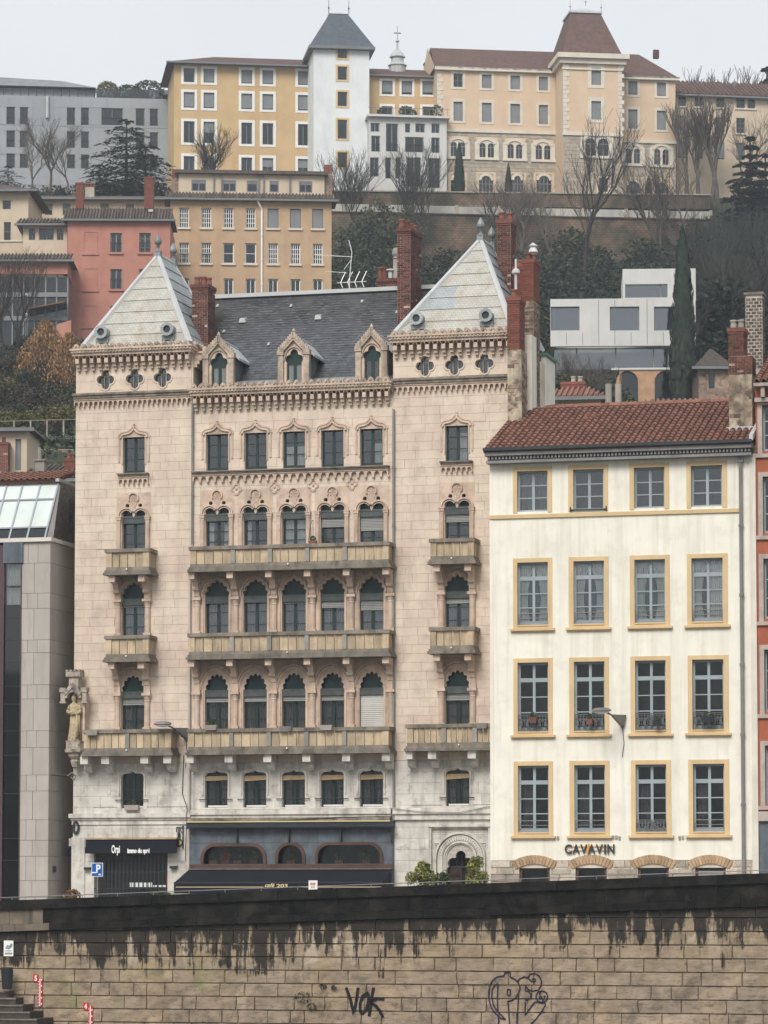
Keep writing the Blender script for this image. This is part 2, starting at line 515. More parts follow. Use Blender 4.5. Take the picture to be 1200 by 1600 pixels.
def curtain_mb(x0, x1, z0, z1, amp=.025, pitch=.09, gather=0):
    """hanging cloth with pleats; gather pulls the foot to x0 (>0) or x1 (<0)."""
    mb = MB(); n = max(4, int((x1-x0)/pitch)*2); rows = 5 if gather else 1
    k = len(mb.v)
    for j in range(rows+1):
        t = j/rows
        g = 1 - .55*abs(gather)*math.sin(PI*min(1, t*.9)/1.1)
        for i in range(n+1):
            s = i/n
            x = x0 + (x1-x0)*s*g if gather >= 0 else x1 - (x1-x0)*(1-s)*g
            mb.v.append((x, amp*(1 if i % 2 else -1), z1 + (z0-z1)*t))
    for j in range(rows):
        for i in range(n):
            a = k + j*(n+1) + i
            mb.f.append((a, a+1, a+n+2, a+n+1))
    return mb
def slats_mb(x0, x1, z0, z1, pitch=.06, th=.022, tilt=.02):
    mb = MB(); z = z1
    while z > z0 + pitch*.5:
        mb.hexa([(x0,-.02,z-pitch*.85),(x1,-.02,z-pitch*.85),(x1,-.012,z-pitch*.85),(x0,-.012,z-pitch*.85)],
                [(x0,0,z),(x1,0,z),(x1,.008,z),(x0,.008,z)]); z -= pitch
    return mb
def scallop_mb(x0, x1, z0, z1, n=8, y=0, th=.012):
    """valance with a scalloped foot."""
    w_ = (x1-x0)/n; pts = [(x1, z1), (x0, z1)]
    for i in range(n):
        cx = x0 + (i+.5)*w_
        pts += arc(cx, z0+w_*.45, w_*.5, 180, 360, 5)
    return MB().prism(pts, y, y+th)
def brick_stack(sx, sy, sz, bw=.24, bh=.085, jt=.016, skew=0, proud=.02, miss=.02):
    """bricks standing proud on the four faces of a shaft (x 0..sx, y 0..sy, z 0..sz)."""
    mb = MB(); nz = int(sz/bh)
    for k in range(nz):
        z0 = k*bh + jt/2; z1 = z0 + bh - jt
        for side in range(4):
            L = sx if side in (0,2) else sy
            n = max(1, round(L/bw)); w_ = L/n
            o = (w_/2 if k % 2 else 0)
            a = -o
            while a < L - .02:
                b = min(L, a+w_); a2 = max(0, a)
                if b - a2 > .04 and random.random() > miss:
                    p = proud*random.uniform(.5, 1)
                    if side == 0: mb.box(a2+jt/2, b-jt/2, -p, .02, z0, z1)
                    elif side == 2: mb.box(a2+jt/2, b-jt/2, sy-.02, sy+p, z0, z1)
                    elif side == 1: mb.box(sx-.02, sx+p, a2+jt/2, b-jt/2, z0, z1)
                    else: mb.box(-p, .02, a2+jt/2, b-jt/2, z0, z1)
                a += w_
    return mb
def pot_mb(h=.45, r=.13): return MB().lathe([(r*.9,0),(r,.04),(r*.92,h*.5),(r*.85,h-.08),(r*1.05,h-.06),(r*1.05,h),(r*.7,h),(r*.65,h*.3)], n=10)
def chimney(parent, u, y, z0, z1, sx, sy, bm='brick', pots=(), cap=True, potm='pot', name='chimney', mortar='brickmortar'):
    c = obj(name, MB().box(0,sx,0,sy,0,z1-z0), M[mortar], parent, (u, y, z0))
    obj('brickwork', brick_stack(sx, sy, z1-z0-(.12 if cap else 0)), M[bm], c, stuff=True)
    if cap: obj('cap', MB().box(-.06,sx+.06,-.06,sy+.06,z1-z0-.10,z1-z0+.05).box(-.03,sx+.03,-.03,sy+.03,z1-z0-.18,z1-z0-.104), M[bm], c)
    for (px_, py_, h_) in pots:
        obj('chimney_pot', cached(('pot', h_, potm), lambda: pot_mb(h_).mesh('chimney_pot', M[potm], True)), None, c, (px_*sx, py_*sy, z1-z0+.05))
    return c
def tile_mesh(m, L=.42, r=.085):
    def mk():
        mb = MB(); n = 6
        for j, (y, s, dz) in enumerate(((0,1.0,.035),(L,.84,0))):
            for i in range(n+1):
                t = PI*i/n
                mb.v.append((r*s*math.cos(t), y, dz + r*s*math.sin(t)))
            for i in range(n+1):
                t = PI*i/n
                mb.v.append((r*s*.8*math.cos(t), y, dz + r*s*.8*math.sin(t)))
        N_ = n+1
        for i in range(n):
            mb.f.append((i, i+1, 2*N_+i+1, 2*N_+i))
            mb.f.append((i+1, i, N_+i, N_+i+1))
        return mb.mesh('tile', m)
    return cached(('tile', m.name, L, r), mk)
def tile_roof(parent, x0, x1, ye, ze, yr, zr, m, bed, pitch=.23, row=.36, limit=300, name='roof', r=None, shear=0):
    """canal-tile slope from the eave (ye, ze) up to the ridge (yr, zr)."""
    L = math.hypot(yr-ye, zr-ze); a = math.atan2(zr-ze, yr-ye)
    rf = bpy.data.objects.new(name, MB().box(x0, x1, 0, L, -.1, 0).mesh(name, bed))
    link(rf, parent, (0, ye, ze)); rf.rotation_euler = (a, 0, 0)
    nc = round((x1-x0)/pitch); p = (x1-x0)/nc; nr = int(L/row)+1; row2 = L/nr
    r = r or p*.40
    me = tile_mesh(m, row2*1.12, r); cnt = 0; rest = MB()
    src = [tuple(v.co) for v in me.vertices]; fs = [tuple(f.vertices) for f in me.polygons]
    for k in range(nr):
        for i in range(nc):
            x = x0 + (i+.5)*p + random.uniform(-.008,.008); y = k*row2 + random.uniform(-.015,.015) - .06
            if cnt < limit:
                obj('tile', me, None, rf, (x, y, .012)); cnt += 1
            else:
                n = len(rest.v); rest.v += [(v[0]+x, v[1]+y, v[2]+.012) for v in src]; rest.f += [tuple(q+n for q in f) for f in fs]
    if rest.v: obj('tile', rest, m, rf, stuff=True)
    return rf
def text_mesh(txt, size, m, depth=.01, name='lettering', shear=0.0, bold=0.0, spacing=1.0):
    c = bpy.data.curves.new('t', 'FONT'); c.body = txt; c.size = size; c.extrude = depth; c.shear = shear; c.offset = bold
    c.align_x = 'CENTER'; c.space_character = spacing
    o = bpy.data.objects.new('t', c); COL.objects.link(o)
    dg = bpy.context.evaluated_depsgraph_get()
    me = bpy.data.meshes.new_from_object(o.evaluated_get(dg)); me.name = name
    bpy.data.objects.remove(o); me.materials.clear(); me.materials.append(m)
    return me
def text_obj(name, txt, m, parent, loc, width=None, size=.3, depth=.008, **k):
    me = text_mesh(txt, size, m, depth, name, **k)
    o = bpy.data.objects.new(name, me); link(o, parent, loc); o.rotation_euler = (R(90), 0, 0)
    if width:
        xs = [v.co.x for v in me.vertices]; s = width/(max(xs)-min(xs)); ys = 1
        for v in me.vertices: v.co.x *= s
    return o
# ---------------------------------------------------------------- foliage generators
M['leafgreen'] = mat('mid_green_leaves', (.055,.08,.03), rough=.7, var=.3, scale=3, isl=.5)
M['darkleaf'] = mat('dark_evergreen_needles', (.022,.036,.026), rough=.8, var=.35, scale=.8, isl=.5)
M['ivy'] = mat('ivy_leaves', (.032,.048,.026), rough=.7, var=.4, scale=.5, isl=.5, tint=(.05,.055,.028))
M['autumn'] = mat('orange_autumn_leaves', (.24,.135,.06), rough=.8, var=.3, scale=1, isl=.5)
M['olive'] = mat('olive_yellow_leaves', (.13,.12,.045), rough=.8, var=.35, scale=1, isl=.5)
M['brownleaf'] = mat('brown_scrub', (.058,.05,.036), rough=.9, var=.4, scale=.6, isl=.5)
M['bark'] = mat('dark_winter_bark', (.045,.04,.037), rough=.9, var=.3, scale=2, bump=.4)
M['palebark'] = mat('grey_brown_bark', (.095,.08,.068), rough=.9, var=.3, scale=2)
def leaf_cloud(rx, ry, rz, n, s, flat=False, clumps=0, seed=None, low=-1):
    rnd = random.Random(seed if seed is not None else random.random())
    mb = MB(); cs = [(0,0,0,1)]
    if clumps:
        cs = []
        for _ in range(clumps):
            a = rnd.uniform(0, 2*PI); q = rnd.uniform(low, 1); r = math.sqrt(max(0, 1-q*q))*rnd.uniform(.45,.95)
            cs.append((math.cos(a)*r*rx*.75, math.sin(a)*r*ry*.75, q*rz*.75, rnd.uniform(.22,.42)))
    for i in range(n):
        c = rnd.choice(cs); k = c[3] if clumps else 1
        a = rnd.uniform(0, 2*PI); q = rnd.uniform(-1, 1); r = math.sqrt(1-q*q); d = rnd.uniform(.55, 1.0)**.6
        x, y, z = c[0]+math.cos(a)*r*rx*k*d, c[1]+math.sin(a)*r*ry*k*d, c[2]+q*rz*k*d
        v1 = Vector((rnd.gauss(0,1), rnd.gauss(0,1), rnd.gauss(0,.6))).normalized()
        v2 = v1.cross(Vector((rnd.gauss(0,1), rnd.gauss(0,1), rnd.gauss(0,1)))).normalized()
        l = s*rnd.uniform(.6,1.3); w_ = l*.55
        p = Vector((x,y,z)); m_ = len(mb.v)
        mb.v += [tuple(p-v1*l*.5), tuple(p+v2*w_*.5), tuple(p+v1*l*.5), tuple(p-v2*w_*.5)]
        mb.f.append((m_, m_+1, m_+2, m_+3))
    return mb
def bare_tree_mb(h, spread=.38, seed=1, levels=5, trunk=.28, up=.35, r0=None, forks=3, droop=0, first=.25, nmin=.008):
    rnd = random.Random(seed); mb = MB()
    r0 = r0 or h*.018
    def grow(p, d, L, r, lv):
        n = 3 if lv < 2 else 2
        q = p
        for i in range(n):
            d2 = (d + Vector((rnd.gauss(0,.10), rnd.gauss(0,.10), rnd.gauss(0,.05)+.03*up-droop*.02*lv))).normalized()
            q2 = q + d2*(L/n); ra = r*(1-.25*i/n); rb_ = r*(1-.25*(i+1)/n)
            mb.tube(q, q2, max(nmin, ra), max(nmin, rb_), 5 if lv < 2 else 3, cap=False)
            if lv >= 1 and lv < levels and i < n-1 and rnd.random() < .8: 
                side(q2, d2, L*.55, rb_*.5, lv+1)
            q, d = q2, d2
        if lv < levels:
            for k in range(forks if lv < 3 else 2): side(q, d, L*rnd.uniform(.62,.82), r*.62, lv+1)
    def side(p, d, L, r, lv):
        o = Vector((rnd.gauss(0,1), rnd.gauss(0,1), rnd.gauss(0,1))); o = (o - d*o.dot(d)).normalized()
        d2 = (d*(1-spread*.3) + o*spread*rnd.uniform(.7,1.4) + Vector((0,0,up*.35))).normalized()
        grow(p, d2, L, r, lv)
    grow(Vector((0,0,0)), Vector((rnd.gauss(0,.04), rnd.gauss(0,.04), 1)).normalized(), h*first, r0, 0)
    return mb
def split_tree(mb_full, name, label, loc, m, s=1, rz=0, group=None, sz=None, cat='tree'):
    t = thing(name, label, cat, loc, rz, group)
    t.scale = (s, s, sz or s)
    return t
_trees = {}
def bare_tree(loc, h, label, seed=1, m='bark', group='bare winter trees', name='bare_tree', rz=0, **k):
    key = ('bt', seed, tuple(sorted(k.items())))
    if key not in _trees:
        mb = bare_tree_mb(10, seed=seed, **k)
        zmax = max(v[2] for v in mb.v)
        # first tubes of level 0 are the trunk
        nt0 = 3*10
        trunk = MB(); trunk.v = mb.v[:nt0]; trunk.f = [f for f in mb.f if max(f) < nt0]
        crown = MB(); crown.v = mb.v[nt0:]; crown.f = [tuple(i-nt0 for i in f) for f in mb.f if min(f) >= nt0]
        _trees[key] = (trunk.mesh('trunk', None, True), crown.mesh('crown', None), zmax)
    tr, cr, zmax = _trees[key]
    s = h/zmax
    t = thing(name, label, 'tree', loc, rz, group); t.scale = (s,s,s)
    for nm, me in (('trunk', tr), ('crown', cr)):
        me2 = cached((id(me), m), lambda: me.copy())
        if not me2.materials: me2.materials.append(M[m])
        obj(nm, me2, None, t)
    return t
def leafy_tree(loc, h, w_, label, m='ivy', seed=1, n=2600, leaf=.35, clumps=26, group=None, name='bushy_tree', trunk=.25, cat='tree', low=-.7):
    t = thing(name, label, cat, loc, random.uniform(0,6), group)
    me = cached(('lt', m, seed, n, leaf, clumps), lambda: leaf_cloud(1,1,1,n,leaf,clumps=clumps,seed=seed,low=low).mesh('crown', M[m]))
    o = obj('crown', me, None, t, (0,0,h*.55)); o.scale = (w_/2, w_/2, h*.5)
    tb = MB().tube((0,0,-1),(0,0,h*.5),h*.03,h*.015,6)
    for k in range(5):
        a = k*1.3; tb.tube((0,0,h*(.2+.06*k)),(math.cos(a)*w_*.25,math.sin(a)*w_*.25,h*(.5+.06*k)),h*.012,h*.004,4)
    obj('trunk', tb, M['bark'], t)
    return t
def cypress(loc, h, w_, label, group=None, seed=3, n=5200, m='darkleaf'):
    t = thing('cypress_tree', label, 'tree', loc, 0, group)
    def mk():
        rnd = random.Random(seed); mb = MB()
        for i in range(n):
            z = rnd.random()**1.15; prof = (math.sin(min(1,z/.30)*PI/2)**.6)*(1-z)**.62*1.28 if z > 0 else 0
            r = prof*rnd.uniform(.72,1.04); a = rnd.uniform(0,2*PI); lump = 1+.10*math.sin(a*5+z*23)+.08*math.sin(z*61+a*2)
            p = Vector((math.cos(a)*r*lump, math.sin(a)*r*lump, z))
            l = .030; m_ = len(mb.v)
            d = Vector((math.cos(a)*.25, math.sin(a)*.25, 1)).normalized(); sd = Vector((-math.sin(a), math.cos(a), 0))
            dd = Vector((rnd.gauss(0,.15),rnd.gauss(0,.15),0)); 
            mb.v += [tuple(p-d*l*Vector((1,1,.5)).z+dd*.0), tuple(p+sd*.13*rnd.uniform(.6,1.2)), tuple(Vector((p.x*1.06,p.y*1.06,p.z+l*.9))), tuple(p-sd*.13*rnd.uniform(.6,1.2))]
            mb.f.append((m_,m_+1,m_+2,m_+3))
        k = 14
        mb.lathe([(.05,0),(.55,.06),(.68,.3),(.58,.5),(.38,.72),(.16,.9),(0,.96)], n=k)
        return mb.mesh('crown', M[m])
    o = obj('crown', cached(('cy', seed, n, m), mk), None, t, (0,0,.2)); o.scale = (w_/2, w_/2, h)
    obj('trunk', MB().tube((0,0,-1.5),(0,0,h*.3),w_*.1,w_*.05), M['bark'], t)
    return t
def conifer(loc, h, w_, label, layers=11, seed=5, cedar=True, m='darkleaf', group=None, name='cedar_tree'):
    """tiers of flat, drooping boughs."""
    t = thing(name, label, 'tree', loc, 0, group)
    rnd = random.Random(seed)
    obj('trunk', MB().tube((0,0,-1),(0,0,h*.93),h*.028,h*.006,7), M['bark'], t)
    for k in range(layers):
        f = (k+.5)/layers; z = h*(.16+.82*f); 
        R0 = w_/2*(1-f**(2.6 if w_ > 8 else 1.7))*(.62+.5*rnd.random()) + .3
        nb = max(4, int(9-5*f)); a0 = rnd.uniform(0,6)
        mb = MB()
        for b in range(nb):
            a = a0 + b*2*PI/nb + rnd.uniform(-.25,.25); L = R0*rnd.uniform(.7,1.15); ns = int(150*L/ max(2,w_/2)) + 26
            for i in range(ns):
                s = rnd.random()**.7; side_ = rnd.gauss(0,.16)*L*(.35+s*.8)*.9
                zz = z + (.10*L*math.sin(s*PI*.7) - .16*L*s*s) + rnd.gauss(0,.045)*h*.1
                x, y = math.cos(a)*L*s - math.sin(a)*side_, math.sin(a)*L*s + math.cos(a)*side_
                l = h*.030*rnd.uniform(.6,1.3); p = Vector((x,y,zz)); m_ = len(mb.v)
                v1 = Vector((math.cos(a+rnd.gauss(0,.5)), math.sin(a+rnd.gauss(0,.5)), -.15+rnd.gauss(0,.18))).normalized()
                v2 = Vector((-v1.y, v1.x, rnd.gauss(0,.25))).normalized()
                mb.v += [tuple(p-v1*l*.5), tuple(p+v2*l*.28), tuple(p+v1*l*.6), tuple(p-v2*l*.28)]; mb.f.append((m_,m_+1,m_+2,m_+3))
            mb.tube((0,0,z-.3),(math.cos(a)*L*.8,math.sin(a)*L*.8,z-.05*L),h*.006,h*.002,4)
        obj('bough', mb, M[m], t)
    return t
# ================================================================ the tall pink stone house
F = Frame(600, 1000, 132, 14.5)
U, Z = F.u, F.z
pk = building('pink_stone_house', 'tall pink limestone townhouse with two zinc pyramid roofs and long balconies', 'house', F)
uL, uD1, uD2 = U(118,700), U(301,700), U(614,700)      # left corner, two downpipes
uR = uD2 + (uD1 - uL) + .25
cols = [U(p, 705) for p in (339.7, 399.5, 459.5, 519.5, 580.5)]
uTL, uTR = U(209.5, 705), U(714, 705)
zBase = -1.5
zLime = Z(460, 1190)                                    # below: white limestone
TD = 5.5                                                # tower depth
zTowL, zTowC = Z(210, 541), Z(460, 606)
zTow = (Z(210,539) + Z(700,515)) / 2
WT = .5
zA0, zA1 = Z(460,731), Z(460,668.5)
zB0, zB1 = Z(460,852), Z(460,762)
zC0, zC1 = Z(460,989), Z(460,894)
zD0, zD1 = Z(460,1138), Z(460,1031)
zE0, zE1 = Z(460,1261), Z(460,1200)
def rows_(u, hwA=.46):
    return [(u-hwA, u+hwA, zA0, zA1), (u-.72, u+.72, zB0, zB1), (u-.75, u+.75, zC0, zC1), (u-.75, u+.75, zD0, zD1), (u-.62, u+.62, zE0, zE1)]
opsC = [o for u in cols for o in rows_(u)]
opsL, opsR = rows_(uTL), rows_(uTR)
quatL = [(U(p, 592), Z(p, q)) for p, q in ((165,593.5),(210.5,592),(254,590))]
quatR = [(U(p, 570), Z(p, q)) for p, q in ((664,572),(710,570),(757,568))]
qop = lambda qs: [(u-.42, u+.42, z-.44, z+.44) for u, z in qs]
opsL += qop(quatL); opsR += qop(quatR)
# shopfront of the left tower, door of the right tower
shopL = (U(147,1330), U(262,1330), zBase, Z(205,1317))
opsL.append(shopL)
dU = U(719.5, 1340); doorop = (dU-1.02, dU+1.02, zBase, Z(719,1317.5)+.0)
opsR.append(doorop)
zShop = Z(460, 1284)
mw = MB()
wall_grid(mb=mw, x0=uL, x1=uD1, z0=zLime, z1=zTow, ops=opsL, y0=.03, y1=WT)
wall_grid(mw, uD2, uR, zLime, zTow, opsR, .03, WT)
wall_grid(mw, uD1, uD2, zLime, zTowC, opsC, .03, WT)
mw.box(uL, uL+WT, WT, TD, zBase, zTow); mw.box(uD1-WT, uD1-.0, WT, TD, zLime, zTow)
mw.box(uD2, uD2+WT, WT, TD, zLime, zTow); mw.box(uR-WT, uR, WT, 4.3, zBase, zTow-.8); mw.box(uR-WT, uR, 4.303, 12, zBase, Z(846, 640, 5))
mw.box(uL, uD1, TD, TD+.4, zBase, zTow); mw.box(uD2+WT, uR-WT-.01, 3.9, 4.3, zBase, zTow-.8); mw.box(uL, uL+WT, TD+.4, 12, zBase, zTowC)
obj('wall', mw, M['mortar'], pk)
ml = MB()
wall_grid(ml, uL, uD1, zBase, zLime, opsL, .03, WT)
wall_grid(ml, uD2, uR, zBase, zLime, opsR, .03, WT)
wall_grid(ml, uD1, uD2, zShop, zLime, opsC, .03, WT)
obj('wall', ml, M['lime'], pk)
zCornL = Z(210, 1271)
bs = Blocks(pk, 'stone_block', M['stone'], 300)
solid = lambda ops: [(o[0]-.0, o[1]+.0, o[2], o[3]) for o in ops]
bs.courses(uL, uD1-.05, zLime, Z(210,617), solid(opsL), 0, h=.345)
bs.courses(uL, uD1-.05, Z(210,612), Z(210,575), solid(opsL), 0, h=.5, lmin=.9, lmax=1.6)
bs.courses(uD2+.05, uR, zLime, Z(700,592), solid(opsR), 0, h=.345)
bs.courses(uD2+.05, uR, Z(700,588), Z(700,552), solid(opsR), 0, h=.5, lmin=.9, lmax=1.6)
bs.courses(uD1+.02, uD2-.02, zLime, Z(460,642), solid(opsC), 0, h=.36)
bs.done()
bl = Blocks(pk, 'stone_block', M['lime'], 110)
bl.courses(uL, uD1-.05, zBase, zLime-.01, opsL, 0, h=.42, lmin=.9, lmax=1.8)
bl.courses(uD2+.05, uR, zBase, zLime-.01, opsR, 0, h=.42, lmin=.9, lmax=1.8)
bl.courses(uD1+.02, uD2-.02, zShop+.5, zLime-.01, opsC, 0, h=.42, lmin=.9, lmax=1.8)
bl.done()

# ---- windows
def leaf_frame(parent, u, z, w_, h_, y, fm, rows=3, bd=.075, mid=.11, bar=.03, foot=.12, gl='glass', nm='window', room=True, room_h=None, d=.07):
    lw = (w_ - 2*bd - mid)/2
    cs = [(-w_/2+bd, -w_/2+bd+lw), (w_/2-bd-lw, w_/2-bd)]
    rs = splits(foot, h_-bd, rows, bar)
    me = cached(('leaf', fm.name, q3(w_), q3(h_), rows, foot), lambda: frame_mb(w_, h_, cs, rs, d).mesh('window_frame', fm))
    o = obj(nm, me, None, parent, (u, y, z))
    pane_objs(o, cs, rs, M[gl])
    if room:
        rh = room_h or h_
        obj('interior', cached(('room', q3(w_), q3(rh)), lambda: MB().box(-w_/2-.2, w_/2+.2, .9, .95, -.2, rh+.3).box(-w_/2-.24,-w_/2-.2,.08,.95,-.2,rh+.3).box(w_/2+.2,w_/2+.24,.08,.95,-.2,rh+.3).box(-w_/2-.2,w_/2+.2,.08,.9,rh+.26,rh+.3).mesh('interior', M['room'])), None, o, (0,0,0))
    return o
WH = 1.62 - .0
def win_A(u, curt=None):
    h_ = zA1 - zA0
    # stone surround with ogee hood
    sh = MB()
    hw = .46
    for s in (-1, 1): sh.box(s*hw, s*(hw+.05), -.05, .02, .35, h_)
    hood = ogee(hw+.13, h_-.16, .17, .27)
    sh.band(hood, .07, -.09, .02); sh.band(offset(hood, -.09), .05, -.05, .02)
    sh.band([(hw+.13, .45), (hw+.13, h_-.16)], -.06, -.05, .02); sh.band([(-hw-.13, .45), (-hw-.13, h_-.16)], .06, -.05, .02)
    sh.lathe([(.0,0),(.05,.03),(.03,.1),(.06,.14),(0,.22)], 0, -.05, 6, cz=h_+.22)
    tym = [(x, z) for x, z in offset(hood, -.10)] 
    sh.prism(tym, -.015, .01)
    s_ = obj('window_surround', cached('shA', lambda: sh.mesh('window_surround', M['trim'])), None, pk, (u, 0, zA0))
    o = leaf_frame(pk, u, zA0+.02, .92, h_-.06, .20, M['green'], 3, foot=.1)
    obj('blind_box', cached('bbA', lambda: MB().box(-.46,.46,-.12,-.02,h_-.16,h_-.05).tube((-.46,-.08,h_-.1),(.46,-.08,h_-.1),.05).mesh('blind_box', M['green'])), None, o)
    if curt:
        obj('curtain', curtain_mb(-.37, .37, .1, (h_-.2)*curt), M['lace'], o, (0, .09, 0))
for i, u in enumerate(cols): win_A(u, .62 if i in (2,) else None)
o_ = leaf_frame  # keep name short below
win_A(uTL); win_A(uTR)
obj('curtain', curtain_mb(.05, .34, 0, 1.1), M['lace'], pk, (uTR, .34, zA0+.1))
obj('curtain', curtain_mb(.05, .34, 0, .8), M['lace'], pk, (cols[4], .34, zA0+.1))

def sill_frieze(parent, x0, x1, z, n, y=0, proj=.28, h=.26, nm='cornice', m='trim', lm='ledge', th=.11):
    """projecting ledge over a row of little hanging arches."""
    c = obj(nm, MB().box(x0-.03, x1+.03, y-proj, y+.02, z-th*.45, z).box(x0, x1, y-proj*.8, y+.02, z-th, z-th*.45-.003), M[lm], parent)
    p = (x1-x0)/n; mb = MB(); mb.box(x0, x1, y-proj*.62, y-.002, z-th-.07, z-th-.003)
    zt = z-th-.073
    for i in range(n):
        cx = x0+(i+.5)*p
        pl = [(cx-p/2, zt), (cx-p/2, zt-h*.8), (cx-p/2+p*.16, zt-h*.8)] + arc(cx, zt-h*.50, p*.34, 180, 0, 6) + [(cx+p/2-p*.16, zt-h*.8), (cx+p/2, zt-h*.8), (cx+p/2, zt)]
        mb.prism(pl, y-proj*.5, y-.002)
        mb.box(cx+p/2-p*.14, cx+p/2+p*.14, y-proj*.5, y-.002, zt-h, zt-h*.8)
    obj('arcade_frieze', mb, M[m], c, stuff=True)
    return c
zs_ = Z(460, 732.5)
sill_frieze(pk, uD1+.04, U(608,732), zs_, 26)
for u in (uTL, uTR): sill_frieze(pk, u-.62, u+.62, Z(210,740) if u < 0 and u == uTL else Z(714,721), 6)

# ---- upper cornices: hanging arches, stepped corbels and a cresting
def merlon_mesh(p, y):
    h = .19
    pts = [(-p*.46,0),(p*.46,0),(p*.46,h*.35)] + arc(0,h*.42,p*.34,-10,60,3) + [(0,h*1.08)] + arc(0,h*.42,p*.34,120,190,3) + [(-p*.46,h*.35)]
    return MB().prism(pts, -.09, .09).tube((0,-.14,h*.45),(0,-.08,h*.45),p*.14,p*.2,6)
def corbel_unit(p):
    mb = MB()
    # arch between two stepped corbels (the unit is centred on a corbel)
    mb.box(-p*.24, p*.24, -.34, 0, -.29, -.10)
    mb.box(-p*.22, p*.22, -.24, 0, -.43, -.293)
    mb.box(-p*.20, p*.20, -.14, 0, -.56, -.433)
    for s in (-1,1):
        mb.prism([(s*p*.24,-.0),(s*p*.24,-.12)] + [(s*(p*.5 - p*.26*math.cos(R(a))), -.12 + .11*math.sin(R(a))) for a in (20,45,70,90)] + [(s*p*.5, 0)], -.36, -.0)
    return mb
def crown(x0, x1, ztop, n, parent, y=0, side=0, nm='cornice', side_n=0):
    """ztop = top of cresting."""
    zc = ztop - .20
    mb = MB()
    mb.box(x0-.10, x1+.10, y-.52, y+.3, zc-.07, zc)                    # top ledge under the cresting
    mb.box(x0-.06, x1+.06, y-.46, y+.3, zc-.17, zc-.073)
    mb.box(x0-.02, x1+.02, y-.40, y+.3, zc-.28, zc-.173)
    c = obj(nm, mb, M['trim'], parent)
    tn = int((x1-x0)/.14); tb = MB()
    for i in range(tn): 
        cx = x0+(i+.5)*(x1-x0)/tn; tb.box(cx-.04, cx+.04, y-.50, y-.455, zc-.16, zc-.08)
    obj('tooth_moulding', tb, M['tan'], c, stuff=True)
    p = (x1-x0)/n
    me = cached(('corb', q3(p)), lambda: corbel_unit(p).mesh('corbel', M['trim']))
    mm = cached(('mer', q3(p)), lambda: merlon_mesh(p, 0).mesh('merlon', M['tan']))
    for i in range(n):
        obj('corbel', me, None, c, (x0+(i+.5)*p, y, zc-.283))
        obj('merlon', mm, None, c, (x0+(i+.5)*p, y-.38, zc+.002))
    for i in range(side_n):                                             # return along the right-hand side
        o = obj('corbel', me, None, c, (x1+.0, y+(i+.5)*p, zc-.283)); o.rotation_euler = (0,0,R(90))
        o = obj('merlon', mm, None, c, (x1+.0, y+(i+.5)*p, zc+.002)); o.rotation_euler = (0,0,R(90))
    if side_n:
        obj(nm, MB().box(x1+.3, x1+.5, y+.3, y+side_n*p, zc-.17, zc).box(x1+.02,x1+.38,y+.3,y+side_n*p,zc-.28,zc-.173), M['trim'], parent)
    return c
crown(uL, uD1, zTow+.02, 16, pk, side_n=14)
crown(uD2, uR, zTow+.02, 16, pk, side_n=0)
crown(uD1+.03, uD2-.03, Z(460,596), 27, pk)
# tower band below the quatrefoils
sill_frieze(pk, uL-.03, uD1, Z(210,613), 24, proj=.30, h=.26, th=.2)
sill_frieze(pk, uD2, uR, Z(700,590), 24, proj=.30, h=.26, th=.2)
for qs in (quatL, quatR):
    for (u, z) in qs:
        hole = quatrefoil(0, 0, .37, .40)
        mb = MB().prism(rect(-.42,.42,-.44,.44), .0, .28, [hole]); mb.band(hole, -.05, -.035, .0, closed=True)
        s_ = obj('quatrefoil_window', mb, M['stone'], pk, (u, 0, z))
        obj('window_frame', MB().box(-.11,-.075,.16,.2,-.4,.4).box(.09,.125,.16,.2,-.4,.4).box(-.40,.40,.165,.195,.15,.18), M['post'], s_)
        obj('pane', MB().box(-.42,.42,.205,.212,-.44,.44), M['glass'], s_)
        obj('interior', MB().box(-.42,.42,.45,.5,-.44,.44), M['room'], s_)

